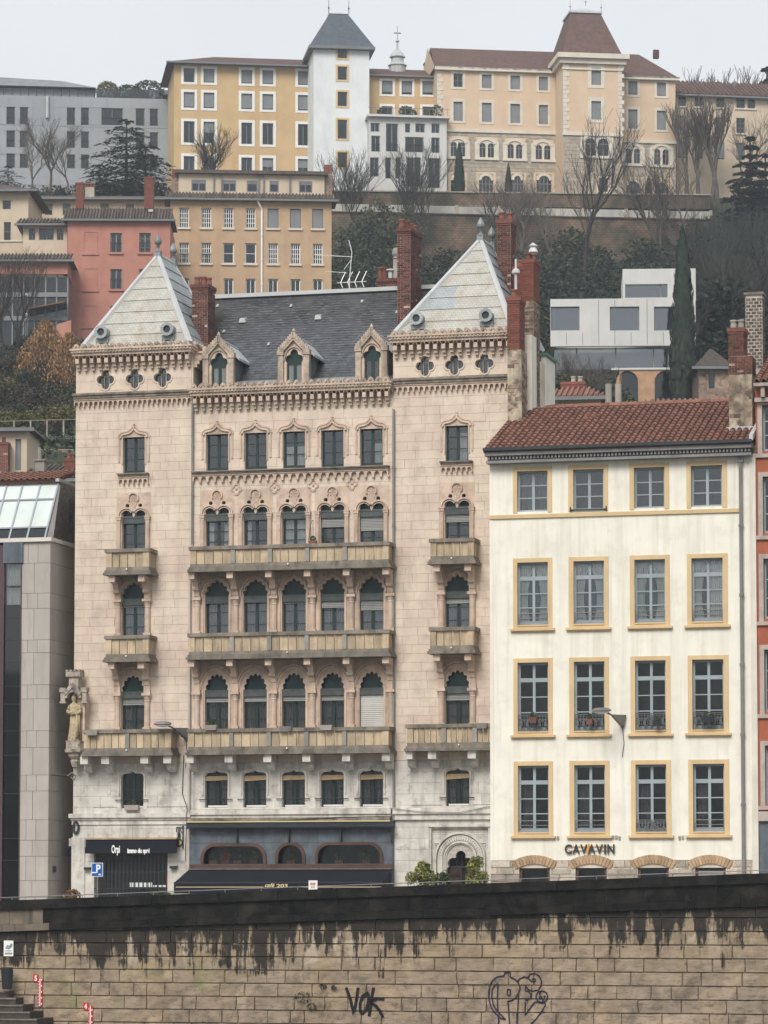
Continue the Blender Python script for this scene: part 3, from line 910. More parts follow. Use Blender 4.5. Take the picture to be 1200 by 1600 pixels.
# ---- B floor: double-lobed heads with a carved roundel
def surround(name, u, z0, w2, h_, hole, extra=None, m='stone', y1=.30):
    mb = MB().prism(rect(-w2, w2, 0, h_), -.004, y1, [hole]) if hole[0][1] > .001 else None
    return mb
def arch_plate(w2, h_, ow, top):
    """plate with an opening of half width ow from z=0 up to the arch points 'top' (right to left)."""
    pts = [(-w2,0),(-w2,h_),(w2,h_),(w2,0),(ow,0)] + top + [(-ow,0)]
    return MB().prism(pts, -.004, .30)
ow = .485
hB = zB1 - zB0
def zr(py, z0): return Z(460, py) - z0
def win_B(u, curt, vals=True, blind=None):
    z0 = zB0; cz = zr(782.5, z0); sp = zr(800, z0); top = [(ow, sp)]
    for s in (1, -1):
        cx = s*.27
        seg = arc(cx, sp+.10, .215, -10, 68, 4) + arc(cx, cz, .085, -60, 240, 8) + arc(cx, sp+.10, .215, 112, 190, 4)
        top += seg
        if s == 1: top.append((0, sp-.03))
    top.append((-ow, sp))
    def mk():
        mb = arch_plate(.72, hB, ow, top)
        for s in (1, -1):
            mb.band(arc(s*.30, sp+.02, .36, -5 if s > 0 else 35, 145 if s > 0 else 185, 10), .06, -.10, -.004)
            mb.band(arc(s*.30, sp+.02, .27, -5 if s > 0 else 35, 145 if s > 0 else 185, 10), .04, -.06, -.004)
            mb.lathe([(.085,0),(.085,sp-.24)], s*.60, -.04, 8); 
            mb.box(s*.60-.10, s*.60+.10, -.15, .0, sp-.14, sp-.04); mb.box(s*.60-.08, s*.60+.08, -.12, .0, sp-.24, sp-.143)
            mb.box(s*.60-.12, s*.60+.12, -.17, .0, sp-.037, sp+.0)
        mb.band(arc(0, zr(770.5,z0), .23, -30, 210, 14), .05, -.10, -.004)
        return mb.mesh('window_surround', M['trim'])
    s_ = obj('window_surround', cached('shB', mk), None, pk, (u, 0, z0))
    def mk2():
        mb = MB()
        mb.prism(arc(0, zr(771,z0), .19, 0, 360, 16)[:-1], -.03, -.004); mb.prism([(-.16,zr(776,z0)),(0,zr(794,z0)),(.16,zr(776,z0))], -.028, -.004)
        for k in range(3):
            for a in range(0, 360, 60 if k else 90):
                rr = (.04,.09,.14)[k]
                mb.lathe([(0,0),(.028,0)], 0,0,3) if False else mb.tube((rr*math.cos(R(a)),-.05,zr(771,z0)+rr*math.sin(R(a))),(rr*math.cos(R(a)),-.03,zr(771,z0)+rr*math.sin(R(a))),.012,.028,5)
        return mb.mesh('roundel', M['carved'])
    obj('roundel', cached('roB', mk2), None, s_)
    o = leaf_frame(pk, u, z0-.55, .97, sp+.55+.2, .22, M['green'], 4, foot=.4)
    obj('tympanum', cached('tyB', lambda: MB().box(-.485,.485,-.02,-.004,sp+.52,sp+.55+.45).mesh('tympanum', M['teal'])), None, o)
    obj('valance', cached('vaB', lambda: scallop_mb(-.48,.48,sp+.55-.28,sp+.55-.02,8,-.18).box(-.48,.48,-.2,-.10,sp+.50,sp+.58).mesh('valance', M['darkfab'])), None, o)
    if curt == 'sides':
        obj('curtain', curtain_mb(-.40,-.2,.4,sp+.4), M['lace'], o, (0,.09,0)); obj('curtain', curtain_mb(.22,.40,.4,sp+.4), M['lace'], o, (0,.09,0))
    if curt == 'left': obj('curtain', curtain_mb(-.40,-.24,.4,sp+.4), M['lace'], o, (0,.09,0))
    if curt == 'full': obj('curtain', curtain_mb(-.42,.42,.4,sp+.4), M['lace'], o, (0,.10,0))
    if blind: obj('blind', slats_mb(-.46,.46,sp+.55-.3-blind,sp+.55-.28), M['blind'], o, (0,-.10,0))
for u, c, b in zip(cols, ('sides','left','full',None,None), (None,None,None,.35,.5)): win_B(u, c, blind=b)
win_B(uTL, None); win_B(uTR, None, blind=.3)
for px, py in ((369.5,764.5),(429,761.5),(489.5,758.5),(550,755.5)):
    h_ = quatrefoil(0,0,.19,.20)
    obj('quatrefoil_relief', MB().prism([(x*1.25,z*1.25) for x,z in h_], -.04, -.003, [[(x*.85,z*.85) for x,z in h_]]).tube((0,-.05,0),(0,-.003,0),.03,.06,8), M['carved'], pk, (U(px,py), 0, Z(px,py)))

# ---- C and D floors: multifoil arches on columns
def column_mesh(zc, m='trim', r=.115):
    return cached(('col', q3(zc)), lambda: MB().box(-.15,.15,-.18,.0,0,.12).lathe([(r,.12),(r,zc-.34),(r*1.15,zc-.32),(r,zc-.28),(r*1.5,zc-.1)], 0, -.05, 10).box(-.18,.18,-.24,.0,zc-.1,zc).box(-.13,.13,-.12,0,zc,zc+1.02).mesh('column', M[m]))
def arch_surround(kind, u, z0, h_, sp, w2):
    def mk():
        if kind == 'C':
            top = foil_arch(ow, sp, zr(907, z0)-sp, 7, .16, point=.10)
            mb = arch_plate(w2, h_, ow, top)
            o_ = offset(foil_arch(ow+.07, sp, zr(903,z0)-sp, 7, .10, point=.1), 0)
            mb.band(o_, -.06, -.08, -.004)
            mb.band([(ow+.05,0),(ow+.05,sp)], -.05, -.05, -.004); mb.band([(-ow-.05,0),(-ow-.05,sp)], .05, -.05, -.004)
        else:
            top = arc(0, sp, ow+.10, 0, 180, 18, rz=zr(1047,z0)-sp)
            top[0] = (ow, sp); top[-1] = (-ow, sp)
            mb = arch_plate(w2, h_, ow, top)
            for k, r in enumerate((ow+.14, ow+.22)):
                mb.band(arc(0, sp, r, 0, 180, 20, rz=r*(zr(1040,z0)-sp)/(ow+.22)), -.06, -.10+.04*(1-k), -.004)
            # cusped inner arch, pierced
            inner = foil_arch(ow-.05, sp, zr(1053,z0)-sp, 7, .17)
            outer = arc(0, sp, ow+.10, 0, 180, len(inner)-1, rz=zr(1047,z0)-sp)
            mb.prism(inner + outer[::-1], .03, .09)
            mb.band([(ow+.05,0),(ow+.05,sp)], -.05, -.05, -.004); mb.band([(-ow-.05,0),(-ow-.05,sp)], .05, -.05, -.004)
        # carved spandrel scrolls
        for s in (-1,1):
            for (dx, dz, r) in ((.60,.62,.10),(.62,.40,.06),(.35,.80,.07),(.13,.90,.05)):
                if sp+dz < h_-.04: mb.tube((s*dx,-.035,sp+dz),(s*dx,-.004,sp+dz),r*.6,r,7)
        return mb.mesh('window_surround', M['trim'])
    return obj('window_surround', cached(('sh', kind, q3(h_)), mk), None, pk, (u, 0, z0))
def win_CD(kind, u, blind=None, curt=True):
    z0, z1 = (zC0, zC1) if kind == 'C' else (zD0, zD1)
    sp = zr(929 if kind == 'C' else 1076, z0); h_ = z1 - z0
    arch_surround(kind, u, z0, h_, sp, .75)
    wh = sp - (.30 if kind == 'C' else .1) + .55
    o = leaf_frame(pk, u, z0-.55, .97, sp+.55-.06, .24, M['green'], 3, foot=.45)
    ty = arc(0, sp+.55-.06, .60, 0, 180, 12, rz=.84)
    obj('tympanum', cached(('ty', kind), lambda: MB().prism([(x,z) for x,z in ty], .0, .03).mesh('tympanum', M['teal'])), None, o)
    # scalloped valance and roller box
    zt = sp+.55-.03
    obj('valance', cached(('va', kind), lambda: scallop_mb(-.485,.485,zt-.26,zt-.05,9,-.20).box(-.485,.485,-.21,-.10,zt-.05,zt+.02).mesh('valance', M['darkfab'])), None, o)
    if blind: 
        b, m = blind
        obj('blind', slats_mb(-.46,.46,zt-.22-b,zt-.2, .065 if m == 'blind' else .075), M[m], o, (0,-.11,0))
    if curt: 
        obj('curtain', curtain_mb(-.40,-.06,.45,sp+.3, gather=.25), M['greycurt'], o, (0,.10,0)); obj('curtain', curtain_mb(.06,.40,.45,sp+.3, gather=-.25), M['greycurt'], o, (0,.10,0))
for i, u in enumerate(cols):
    win_CD('C', u, ((.0,'blind'),(.0,'blind'),(.12,'blind'),(.28,'blind'),(.42,'blind'))[i] if i > 1 else None)
    win_CD('D', u, ((.26,'blind'),(.26,'blind'),(.26,'blind'),(.22,'blind'),(1.45,'lightblind'))[i])
win_CD('C', uTL, (.12,'blind')); win_CD('C', uTR, (.22,'blind'))
win_CD('D', uTL, (.3,'blind')); win_CD('D', uTR, (.28,'blind'))
pitch = (cols[4]-cols[0])/4
piers = [cols[0]-pitch/2] + [(a+b)/2 for a, b in zip(cols, cols[1:])] + [cols[4]+pitch/2]
for z0, sp in ((zC0, zr(931,zC0)), (zD0, zr(1080,zD0))):
    for u in piers + [uTL-.62, uTL+.62, uTR-.62, uTR+.62]:
        if u in piers or True: obj('column', column_mesh(sp), None, pk, (u, -.0, z0))

# ---- E floor
def win_E(u, blind=True, plant=False):
    h_ = zE1 - zE0; hw = .47
    top = [(hw, h_-.30)] + arc(hw-.14, h_-.30, .14, 10, 90, 4) + [(.10, h_-.14), (0, h_-.06), (-.10, h_-.14)] + arc(-(hw-.14), h_-.30, .14, 90, 170, 4) + [(-hw, h_-.30)]
    def mk():
        mb = MB().prism([(-.62,0),(-.62,h_),(.62,h_),(.62,0),(hw,0)] + top + [(-hw,0)], -.004, .30)
        mb.band([(hw+.05,.5)] + [(x*1.1,z+.05) for x,z in top] + [(-hw-.05,.5)], -.05, -.06, -.004)
        return mb.mesh('window_surround', M['lime'])
    obj('window_surround', cached('shE', mk), None, pk, (u, 0, zE0))
    o = leaf_frame(pk, u, zE0+.02, .94, h_-.12, .24, M['green'], 2, foot=.1)
    obj('frame_foot', cached('ffE', lambda: MB().box(-.40,.40,-.03,-.003,0,.07).mesh('frame_foot', M['white'])), None, o)
    if blind: obj('blind', scallop_mb(-.46,.46,h_-.46,h_-.30,1,-.16), M['beige'], o) if False else obj('blind', MB().hexa([(-.46,-.24,h_-.50+random.uniform(-.03,.03)),(.46,-.24,h_-.47),(.46,-.23,h_-.47),(-.46,-.23,h_-.48)],[(-.46,-.1,h_-.30),(.46,-.1,h_-.30),(.46,-.09,h_-.30),(-.46,-.09,h_-.30)]), M['beige'], o)
    if curt_on: obj('curtain', curtain_mb(-.38,-.1,.1,h_-.3, gather=.3), M['greycurt'], o, (0,.10,0)); obj('curtain', curtain_mb(.1,.38,.1,h_-.3, gather=-.3), M['greycurt'], o, (0,.10,0))
    obj('guard_rail', cached('grE', lambda: MB().tube((-.68,-.12,.30),(.68,-.12,.30),.018).tube((-.66,-.12,.30),(-.66,0,.30),.015).tube((.66,-.12,.30),(.66,0,.30),.015).mesh('guard_rail', M['iron'])), None, o, (0,-.2,0))
    return o
curt_on = True
for u in cols: win_E(u)
curt_on = False; win_E(uTL, False); curt_on = True; win_E(uTR)

# ---- cornice over the shops
cn = obj('cornice', MB().box(uL-.12, uD1+.02, -.20, .0, zCornL-.17, zCornL).box(uL-.06, uD1, -.12, 0, zCornL-.26, zCornL-.173).box(uL-.03, uD1, -.06, 0, zCornL-.44, zCornL-.263), M['lime'], pk)
zc_ = Z(460,1264.5)
obj('cornice', MB().box(uD1+.03, uD2-.05, -.20, .0, zc_-.2, zc_).box(uD1+.03, uD2-.05, -.13, 0, zc_-.32, zc_-.203), M['lime'], pk)
obj('cornice', MB().box(uD1+.03, uD2-.05, -.34, .0, zc_-.46, zc_-.323), M['ledge'], pk)
zc2 = Z(690,1262)
obj('cornice', MB().box(uD2+.03, uR+.1, -.20, .0, zc2-.24, zc2).box(uD2+.03, uR+.1, -.12, 0, zc2-.46, zc2-.243), M['lime'], pk)

# ---- balconies
V = -.95
def corbel_mesh(h=.95, m='trim'):
    return cached(('cb', h, m), lambda: MB().box(-.13,.13,-.88,-.62,-.26,0).xprism([(0,-.02),(-.60,-.02),(-.60,-.24),(-.42,-.30),(-.36,-.44),(-.30,-h*.62),(-.20,-h*.72),(-.16,-h*.92),(-.08,-h),(0,-h)], -.11, .11).tube((-.125,-.26,-h*.62),(.125,-.26,-h*.62),.085,n=8).tube((-.12,-.48,-.22),(.12,-.48,-.22),.09,n=8).mesh('corbel', M[m]))
def balcony(u0, u1, zt, zb, bays, pan, corbels, cm='trim', side=True, ch=.95, endw=.24, ctop=None):
    """u0,u1 on the front plane; zt rail top, zb slab underside."""
    ft = .12; th = .19
    b = obj('balcony', MB().box(u0-.10, u1+.10, V-.08, 0, zb, zb+.10).box(u0-.05, u1+.05, V-.04, 0, zb+.103, zb+th), M['rail'], pk)
    zl = zb + th + .003
    obj('rail_foot', MB().box(u0, u1, V, V+.14, zl, zl+ft).box(u1-.14, u1, V+.143, 0, zl, zl+ft).box(u0, u0+.14, V+.143, 0, zl, zl+ft), M['rail'], b)
    obj('handrail', MB().box(u0-.05, u1+.05, V-.05, V+.19, zt-.14, zt).box(u1-.19, u1+.05, V+.193, 0, zt-.14, zt).box(u0-.05, u0+.19, V+.193, 0, zt-.14, zt), M['ledge'], b)
    za, zz = zl+ft+.003, zt-.143
    obj('end_post', MB().box(u0, u0+endw, V+.0, V+.2, za, zz), M['panel'], b); obj('end_post', MB().box(u1-endw, u1, V+.0, V+.2, za, zz), M['panel'], b)
    a0, a1 = u0+endw, u1-endw; bw = (a1-a0)/bays; pw = .17
    for k in range(bays):
        x0 = a0+k*bw + (pw/2 if k else 0); x1 = a0+(k+1)*bw - (pw/2 if k < bays-1 else 0)
        if k: obj('post', cached(('bp', q3(zz-za)), lambda: MB().box(-pw/2,pw/2,-.02,.17,0,zz-za).box(-pw/2-.015,pw/2+.015,-.04,.1,zz-za-.001,zz-za+.06).mesh('post', M['post'])), None, b, (x0-pw/2, V, za))
        for (p0, p1) in splits(x0, x1, pan, .035):
            p0 += .018 if p0 == x0 else 0
            obj('panel', cached(('pn', q3(p1-p0), q3(zz-za)), lambda: MB().box(-(p1-p0)/2,(p1-p0)/2,0,.08,0,zz-za).mesh('panel', M['panel'])), None, b, ((p0+p1)/2, V+.05, za))
    for s in ((u1, 1), (u0, -1)):
        for (p0, p1) in splits(V+.22, -.04, 3, .035):
            obj('panel', MB().box(-.04,.04,p0,p1,za,zz), M['panel'], b, (s[0]-s[1]*.09, 0, 0))
    # small drip spouts
    obj('drain_spout', MB().tube((0,V-.12,0),(0,V-.02,0),.03), M['white'], b, ((u0+u1)/2, 0, zl+.03))
    for u in corbels:
        if ctop: obj('corbel', MB().box(-.16,.16,V+.06,V+.40,-.30,0).add(corbel_mesh_b), M[cm], b, (u, 0, zb-.003))
        else: obj('corbel', corbel_mesh(ch, cm), None, b, (u, 0, zb-.003))
    return b
corbel_mesh_b = MB().xprism([(0,0),(V+.403,0),(V+.403,-.26),(-.40,-.34),(-.36,-.52),(-.2,-.62),(-.08,-.60),(0,-.5)], -.14, .14).tube((-.15,-.30,-.42),(.15,-.30,-.42),.14,n=10)
cz = lambda p: U(p, 900, V)
balcony(U(297,870,V), U(607,870,V), Z(460,850,V), Z(460,890,V), 5, 4, piers)
balcony(U(295,1000,V), U(607,1000,V), Z(460,986.5,V), Z(460,1028,V), 5, 4, piers)
balcony(U(294,1150,V), U(607,1150,V), Z(460,1137,V), Z(460,1178,V), 5, 4, [U(p,1190,V*.7) for p in (299,359.5,420,481,543,605)], cm='lime', ctop=True)
balcony(U(165.5,870,V), U(232.5,870,V), Z(205,857,V), Z(205,898,V), 1, 4, [uTL-.62, uTL+.62])
balcony(U(165,1000,V), U(232,1000,V), Z(205,992.5,V), Z(205,1034,V), 1, 4, [uTL-.62, uTL+.62])
balcony(U(672.5,870,V), U(740,870,V), Z(711,841,V), Z(711,881,V), 1, 4, [uTR-.62, uTR+.62])
balcony(U(672,1000,V), U(740,1000,V), Z(711,979.5,V), Z(711,1021,V), 1, 4, [uTR-.62, uTR+.62])
balcony(U(131,1150,V), U(267,1150,V), Z(205,1139.5,V), Z(205,1181,V), 2, 5, [U(p,1190,V*.7) for p in (134,167,228,264)], cm='lime', ctop=True)
balcony(U(636,1150,V), U(800,1150,V), Z(700,1131,V), Z(700,1173,V), 3, 5, [U(p,1190,V*.7) for p in (640,677,739,790)], cm='lime', ctop=True)

# ---- downpipes
def pipe(parent, pts, r, m, nm='downpipe', br=True):
    mb = MB().path(pts, r, 8)
    if br:
        for a, b in zip(pts, pts[1:]):
            L = abs(a[2]-b[2]); k = int(L/2.6)
            for i in range(1, k+1):
                z = max(a[2],b[2]) - i*L/(k+1); mb.tube((a[0],a[1],z-.05),(a[0],a[1],z+.05), r*1.35, n=8)
    return obj(nm, mb, M[m], parent)
pipe(pk, [(uD1+.03,-.10,Z(301,620)), (uD1+.03,-.10,Z(301,850))], .045, 'pipe')
pipe(pk, [(uD1-.07,-.10,Z(301,895)), (uD1-.07,-.10,-.5)], .05, 'pinkpipe')
pipe(pk, [(uD2+.05,-.10,Z(614,640)), (uD2+.05,-.10,Z(614,1282))], .05, 'pipe')
pipe(pk, [(uD2-.02,-.12,Z(614,1282)), (uD2-.02,-.12,-1)], .06, 'slateblue')
pipe(pk, [(uR-.35,-.12,Z(790,632)), (uR-.35,-.12,Z(790,632)-2.2)], .06, 'white')

# ---- roofs
def pyramid(u0, u1, zb, zapex, depth, uc, nrow=8, aged=None):
    """steep pyramid with a short ridge running backwards; sheets laid in courses."""
    y0 = -.15; ya = depth*.44; yb = depth*.80; y1 = depth
    H = zapex - zb
    r = obj('pyramid_roof', MB().hexa([(u0,y0,zb),(u1,y0,zb),(u1,y1,zb),(u0,y1,zb)], [(uc-.04,ya,zapex-.08),(uc+.04,ya,zapex-.08),(uc+.04,yb,zapex-.08),(uc-.04,yb,zapex-.08)]), M['zincdark'], pk)
    n0 = Vector((0, -H, ya-y0)).normalized() if False else Vector((0, -(H), (ya-y0))).normalized()
    def lerp(a, b, t): return [a[i]+(b[i]-a[i])*t for i in range(3)]
    faces = [((u0,y0,zb),(u1,y0,zb),(uc+.04,ya,zapex),(uc-.04,ya,zapex), Vector((0,-H,ya-y0)).normalized()),
             ((u1,y0,zb),(u1,y1,zb),(uc+.04,yb,zapex),(uc+.04,ya,zapex), Vector((H,0,u1-uc)).normalized()),
             ((u0,y1,zb),(u0,y0,zb),(uc-.04,ya,zapex),(uc-.04,yb,zapex), Vector((-H,0,uc-u0)).normalized())]
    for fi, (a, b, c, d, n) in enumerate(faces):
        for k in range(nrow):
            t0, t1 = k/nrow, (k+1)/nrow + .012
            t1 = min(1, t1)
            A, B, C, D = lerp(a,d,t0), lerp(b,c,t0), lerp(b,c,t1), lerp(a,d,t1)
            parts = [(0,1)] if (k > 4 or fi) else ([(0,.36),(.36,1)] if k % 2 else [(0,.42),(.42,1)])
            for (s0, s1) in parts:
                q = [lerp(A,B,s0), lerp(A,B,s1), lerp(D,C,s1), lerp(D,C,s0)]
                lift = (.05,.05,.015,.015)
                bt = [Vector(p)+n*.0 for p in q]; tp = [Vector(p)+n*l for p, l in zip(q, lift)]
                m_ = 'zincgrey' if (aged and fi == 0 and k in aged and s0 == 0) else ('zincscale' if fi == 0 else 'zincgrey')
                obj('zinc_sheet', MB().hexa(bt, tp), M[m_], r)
    e = .075
    for p, q in (((u0,y0,zb),(uc,ya,zapex)), ((u1,y0,zb),(uc,ya,zapex)), ((u1,y1,zb),(uc,yb,zapex)), ((u0,y1,zb),(uc,yb,zapex)), ((uc,ya,zapex),(uc,yb,zapex))):
        obj('ridge_cap', MB().tube((p[0],p[1],p[2]+.03),(q[0],q[1],q[2]+.03),.15 if p[2]<zapex-.1 else .1,.085,6), M['zincwhite'], r)
    for yy in (ya, yb):
        obj('finial', MB().box(uc-.13,uc+.13,yy-.13,yy+.13,zapex-.15,zapex+.15).lathe([(.16,.15),(.16,.2),(.05,.25),(.05,.34),(.10,.37),(.04,.40),(.15,.52),(.16,.60),(.11,.74),(0,.92)], uc, yy, 10, cz=zapex), M['zincdark'], r, smooth=False)
    # bull's-eye vents near the foot
    for s in (-1,1):
        x = (u0+u1)/2 + (1.33 if s > 0 else -1.45); z = zb+.62
        v = obj('round_vent', MB().tube((x,-.28,z),(x,1.0,z),.24,n=16,cap=False).tube((x,-.28,z),(x,1.0,z),.20,n=16,cap=False).box(x-.26,x+.26,-.15,.6,z-.42,z-.22), M['zincdark'], r)
        rg = MB(); 
        o1 = arc(x,z,.27,0,360,18)[:-1]; i1 = arc(x,z,.15,0,360,18)[:-1]; rg.prism(o1,-.32,-.26,[i1])
        obj('vent_rim', rg, M['zincgrey'], v); obj('vent_hole', MB().prism(arc(x,z,.16,0,360,14)[:-1],-.25,-.24), M['room'], v)
def scale_mat(name, col, bw=.16, rh=.10, mort=(.72,.72,.72,1), ms=.012, **k):
    m = mat(name, col, **k); t = m.node_tree; N = t.nodes; L = t.links
    p = N['Principled BSDF']; tc = N.new('ShaderNodeTexCoord'); mp = N.new('ShaderNodeMapping'); mp.inputs['Rotation'].default_value = (R(90),0,0)
    L.new(tc.outputs['Object'], mp.inputs[0])
    b = N.new('ShaderNodeTexBrick'); b.inputs['Scale'].default_value = 1; b.inputs['Brick Width'].default_value = bw; b.inputs['Row Height'].default_value = rh
    b.inputs['Mortar Size'].default_value = ms; b.inputs['Color1'].default_value = (1,1,1,1); b.inputs['Color2'].default_value = (.88,.88,.88,1); b.inputs['Mortar'].default_value = mort
    L.new(mp.outputs[0], b.inputs[0]); src = p.inputs['Base Color'].links[0].from_socket
    mx = N.new('ShaderNodeMixRGB'); mx.blend_type = 'MULTIPLY'; mx.inputs[0].default_value = 1
    L.new(src, mx.inputs[1]); L.new(b.outputs[0], mx.inputs[2]); L.new(mx.outputs[0], p.inputs['Base Color'])
    bm_ = N.new('ShaderNodeBump'); bm_.inputs['Distance'].default_value = .02; bm_.inputs['Strength'].default_value = .6
    L.new(b.outputs[0], bm_.inputs['Height']); L.new(bm_.outputs[0], p.inputs['Normal'])
    return m
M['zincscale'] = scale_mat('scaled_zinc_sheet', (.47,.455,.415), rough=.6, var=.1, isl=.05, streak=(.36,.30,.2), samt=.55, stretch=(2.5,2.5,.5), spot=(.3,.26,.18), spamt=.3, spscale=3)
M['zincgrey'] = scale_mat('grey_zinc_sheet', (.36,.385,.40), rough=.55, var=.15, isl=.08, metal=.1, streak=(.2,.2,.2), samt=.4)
M['zincwhite'] = mat('pale_zinc_cap', (.47,.48,.48), rough=.5, var=.1)
yap = TD*.44
zapL = Z(247, 402, yap); zapR = Z(751, 372, yap)
zap = (zapL+zapR)/2
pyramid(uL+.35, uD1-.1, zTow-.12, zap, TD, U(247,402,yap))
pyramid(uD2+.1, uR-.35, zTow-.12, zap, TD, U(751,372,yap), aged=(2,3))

# slate roof between the towers
yr = 5.2; ye = .35
zr0 = zTowC - .35; zr1 = Z(500, 458, yr)
sr = bpy.data.objects.new('slate_roof', MB().hexa([(uD1-1.2,ye,zr0),(uD2+2.5,ye,zr0),(uD2+2.5,yr+5,zr0),(uD1-1.2,yr+5,zr0)], [(uD1-1.2,yr-.02,zr1),(uD2+2.5,yr-.02,zr1),(uD2+2.5,yr,zr1),(uD1-1.2,yr,zr1)]).mesh('slate_roof', M['room']))
link(sr, pk)
sm = MB(); nrow = 42; Ls = math.hypot(yr-ye, zr1-zr0); dy, dz = (yr-ye)/Ls, (zr1-zr0)/Ls
xa, xb = uD1, uD2+2.2
for k in range(nrow):
    a = k*Ls/nrow; b_ = a + Ls/nrow*1.1; x = xa - (.1 if k % 2 else 0)
    while x < xb:
        x2 = x + .19; l = random.uniform(.012,.022)
        p = lambda xx, s, h: (xx, ye+dy*s-dz*h, zr0+dz*s+dy*h)
        sm.hexa([p(x+.004,a,0),p(x2-.004,a,0),p(x2-.004,b_,0),p(x+.004,b_,0)], [p(x+.004,a,l),p(x2-.004,a,l),p(x2-.004,b_,.004),p(x+.004,b_,.004)])
        x = x2
obj('slate', sm, M['slate'], sr, stuff=True)
obj('ridge_cap', MB().box(uD1-1.2, uD2+2.5, yr-.22, yr+.2, zr1-.06, zr1+.10), M['zincwhite'], sr)
ns = 12
for k in range(ns):                                           # zinc gutter apron along the foot
    x0 = uD1+.1+k*(uD2-uD1-.2)/ns; x1 = x0+(uD2-uD1-.2)/ns-.02
    obj('apron_sheet', MB().hexa([(x0,-.05,zTowC-.02),(x1,-.05,zTowC-.02),(x1,.75,zTowC+.42),(x0,.75,zTowC+.42)], [(x0,-.05,zTowC+.03),(x1,-.05,zTowC+.03),(x1,.75,zTowC+.47),(x0,.75,zTowC+.47)]), M['zincdark'], sr)
def roof_pt(px, py):
    # point of the slate slope seen at a pixel
    lo, hi = ye, yr
    for _ in range(40):
        m_ = (lo+hi)/2; z_ = Z(px,py,m_); zr_ = zr0+(m_-ye)*(zr1-zr0)/(yr-ye)
        if z_ > zr_: lo = m_
        else: hi = m_
    return U(px,py,lo), lo, Z(px,py,lo)
for px, py in ((380,503),(498,498)):
    u, y, z = roof_pt(px, py)
    obj('roof_vent', MB().hexa([(u-.14,y-.15,z-.05),(u+.14,y-.15,z-.05),(u+.14,y+.2,z+.1),(u-.14,y+.2,z+.1)], [(u-.11,y-.15,z+.12),(u+.11,y-.15,z+.12),(u+.11,y+.15,z+.2),(u-.11,y+.15,z+.2)]), M['zinc'], sr)
for px, py in ((455,480),(566,473),(340,480),(620,490),(420,540),(350,520)):
    u, y, z = roof_pt(px, py)
    obj('roof_hook', MB().hexa([(u-.05,y-.1,z),(u+.05,y-.1,z),(u+.05,y+.1,z+.1),(u-.05,y+.1,z+.1)], [(u-.03,y-.1,z+.07),(u+.03,y-.1,z+.07),(u+.03,y+.05,z+.14),(u-.03,y+.05,z+.14)]), M['zincwhite'], sr)

# dormers
def dormer(px, pyt, pyb, curt):
    y = .10; u = U(px, 570, y); z0 = zTowC+.02; zt = Z(px, pyt, y); h = zt - z0
    hw = .31; w2 = .64; sp = h*.47
    d = obj('dormer', MB().prism([(-w2+.14,0),(-w2+.14,h*.66),(0,h*.93),(w2-.14,h*.66),(w2-.14,0),(hw,0),(hw,sp)] + union_circles([(0,.34,.17,.22),(.20,.16,.17,.17),(-.20,.16,.17,.17),(0,.08,.3,.16)],28,0,180,0,sp)[1:-1] + [(-hw,sp),(-hw,0)], 0, .3), M['trim'], pk, (u, y, z0))
    mb = MB()
    for s in (-1,1):
        mb.box(s*(w2-.22), s*w2, -.12, .1, 0, h*.62); mb.box(s*(w2-.24), s*(w2+.03), -.16, .12, h*.62+.002, h*.72)
        mb.prism([(s*(w2-.22),0),(s*(w2+.14),0),(s*(w2+.10),.2),(s*(w2+.02),.35),(s*w2,.7),(s*(w2-.2),.7)], -.06, .06)
        # gable with crockets
        a = (s*w2, h*.66); b = (0, h*.99)
        mb.band([a, b], .12*(-1 if s > 0 else 1)*-1, -.15, .12)
        for t in (.08,.2,.32,.44,.56,.68,.8,.92):
            mb.box(a[0]+(b[0]-a[0])*t-.035, a[0]+(b[0]-a[0])*t+.035, -.17, -.02, a[1]+(b[1]-a[1])*t-.06, a[1]+(b[1]-a[1])*t+.18)
    mb.band(arc(0, sp+.1, .43, 0, 180, 12, rz=.58), .05, -.06, -.0)
    mb.lathe([(0,0),(.07,.02),(.04,.1),(.08,.16),(0,.3)], 0, -.05, 6, cz=h*1.0)
    obj('gable', mb, M['tan'], d)
    o = leaf_frame(d, 0, .02, .64, sp, .14, M['green'], 1, bd=.06, mid=.12, foot=.06, room=False)
    obj('tympanum', MB().box(-.36,.36,.16,.19,sp+.02,sp+.62), M['teal'], d)
    obj('interior', MB().box(-.4,.4,.27,.29,-.0,h*.7), M['room'], d)
    if curt: obj('curtain', curtain_mb(-.27,-.05,.05,sp), M['lace'], d, (0,.22,0)); obj('curtain', curtain_mb(.05,.27,.05,sp), M['lace'], d, (0,.22,0))
    # body behind: cheeks and zinc roof running into the slates
    L = 1.9
    obj('dormer_cheek', MB().box(-w2+.15,-w2+.2,.3,L,0,h*.66).box(w2-.2,w2-.15,.3,L,0,h*.66), M['zincdark'], d)
    rt = MB()
    for s in (-1,1):
        rt.hexa([(0,-.02,h*.95),(s*(w2+.1),-.02,h*.60),(s*(w2+.1),L+.3,h*.60),(0,L+.3,h*.95)], [(0,-.02,h*1.0),(s*(w2+.1),-.02,h*.65),(s*(w2+.1),L+.3,h*.65),(0,L+.3,h*1.0)])
    obj('dormer_roof', rt, M['zinc'], d, (0,.35,0))
    obj('ridge_cap', MB().tube((0,.3,h*1.0),(0,L+.6,h*1.0),.06), M['zincwhite'], d)
dormer(342, 530, 602, True); dormer(459.5, 524, 598, True); dormer(581, 517, 595, False)

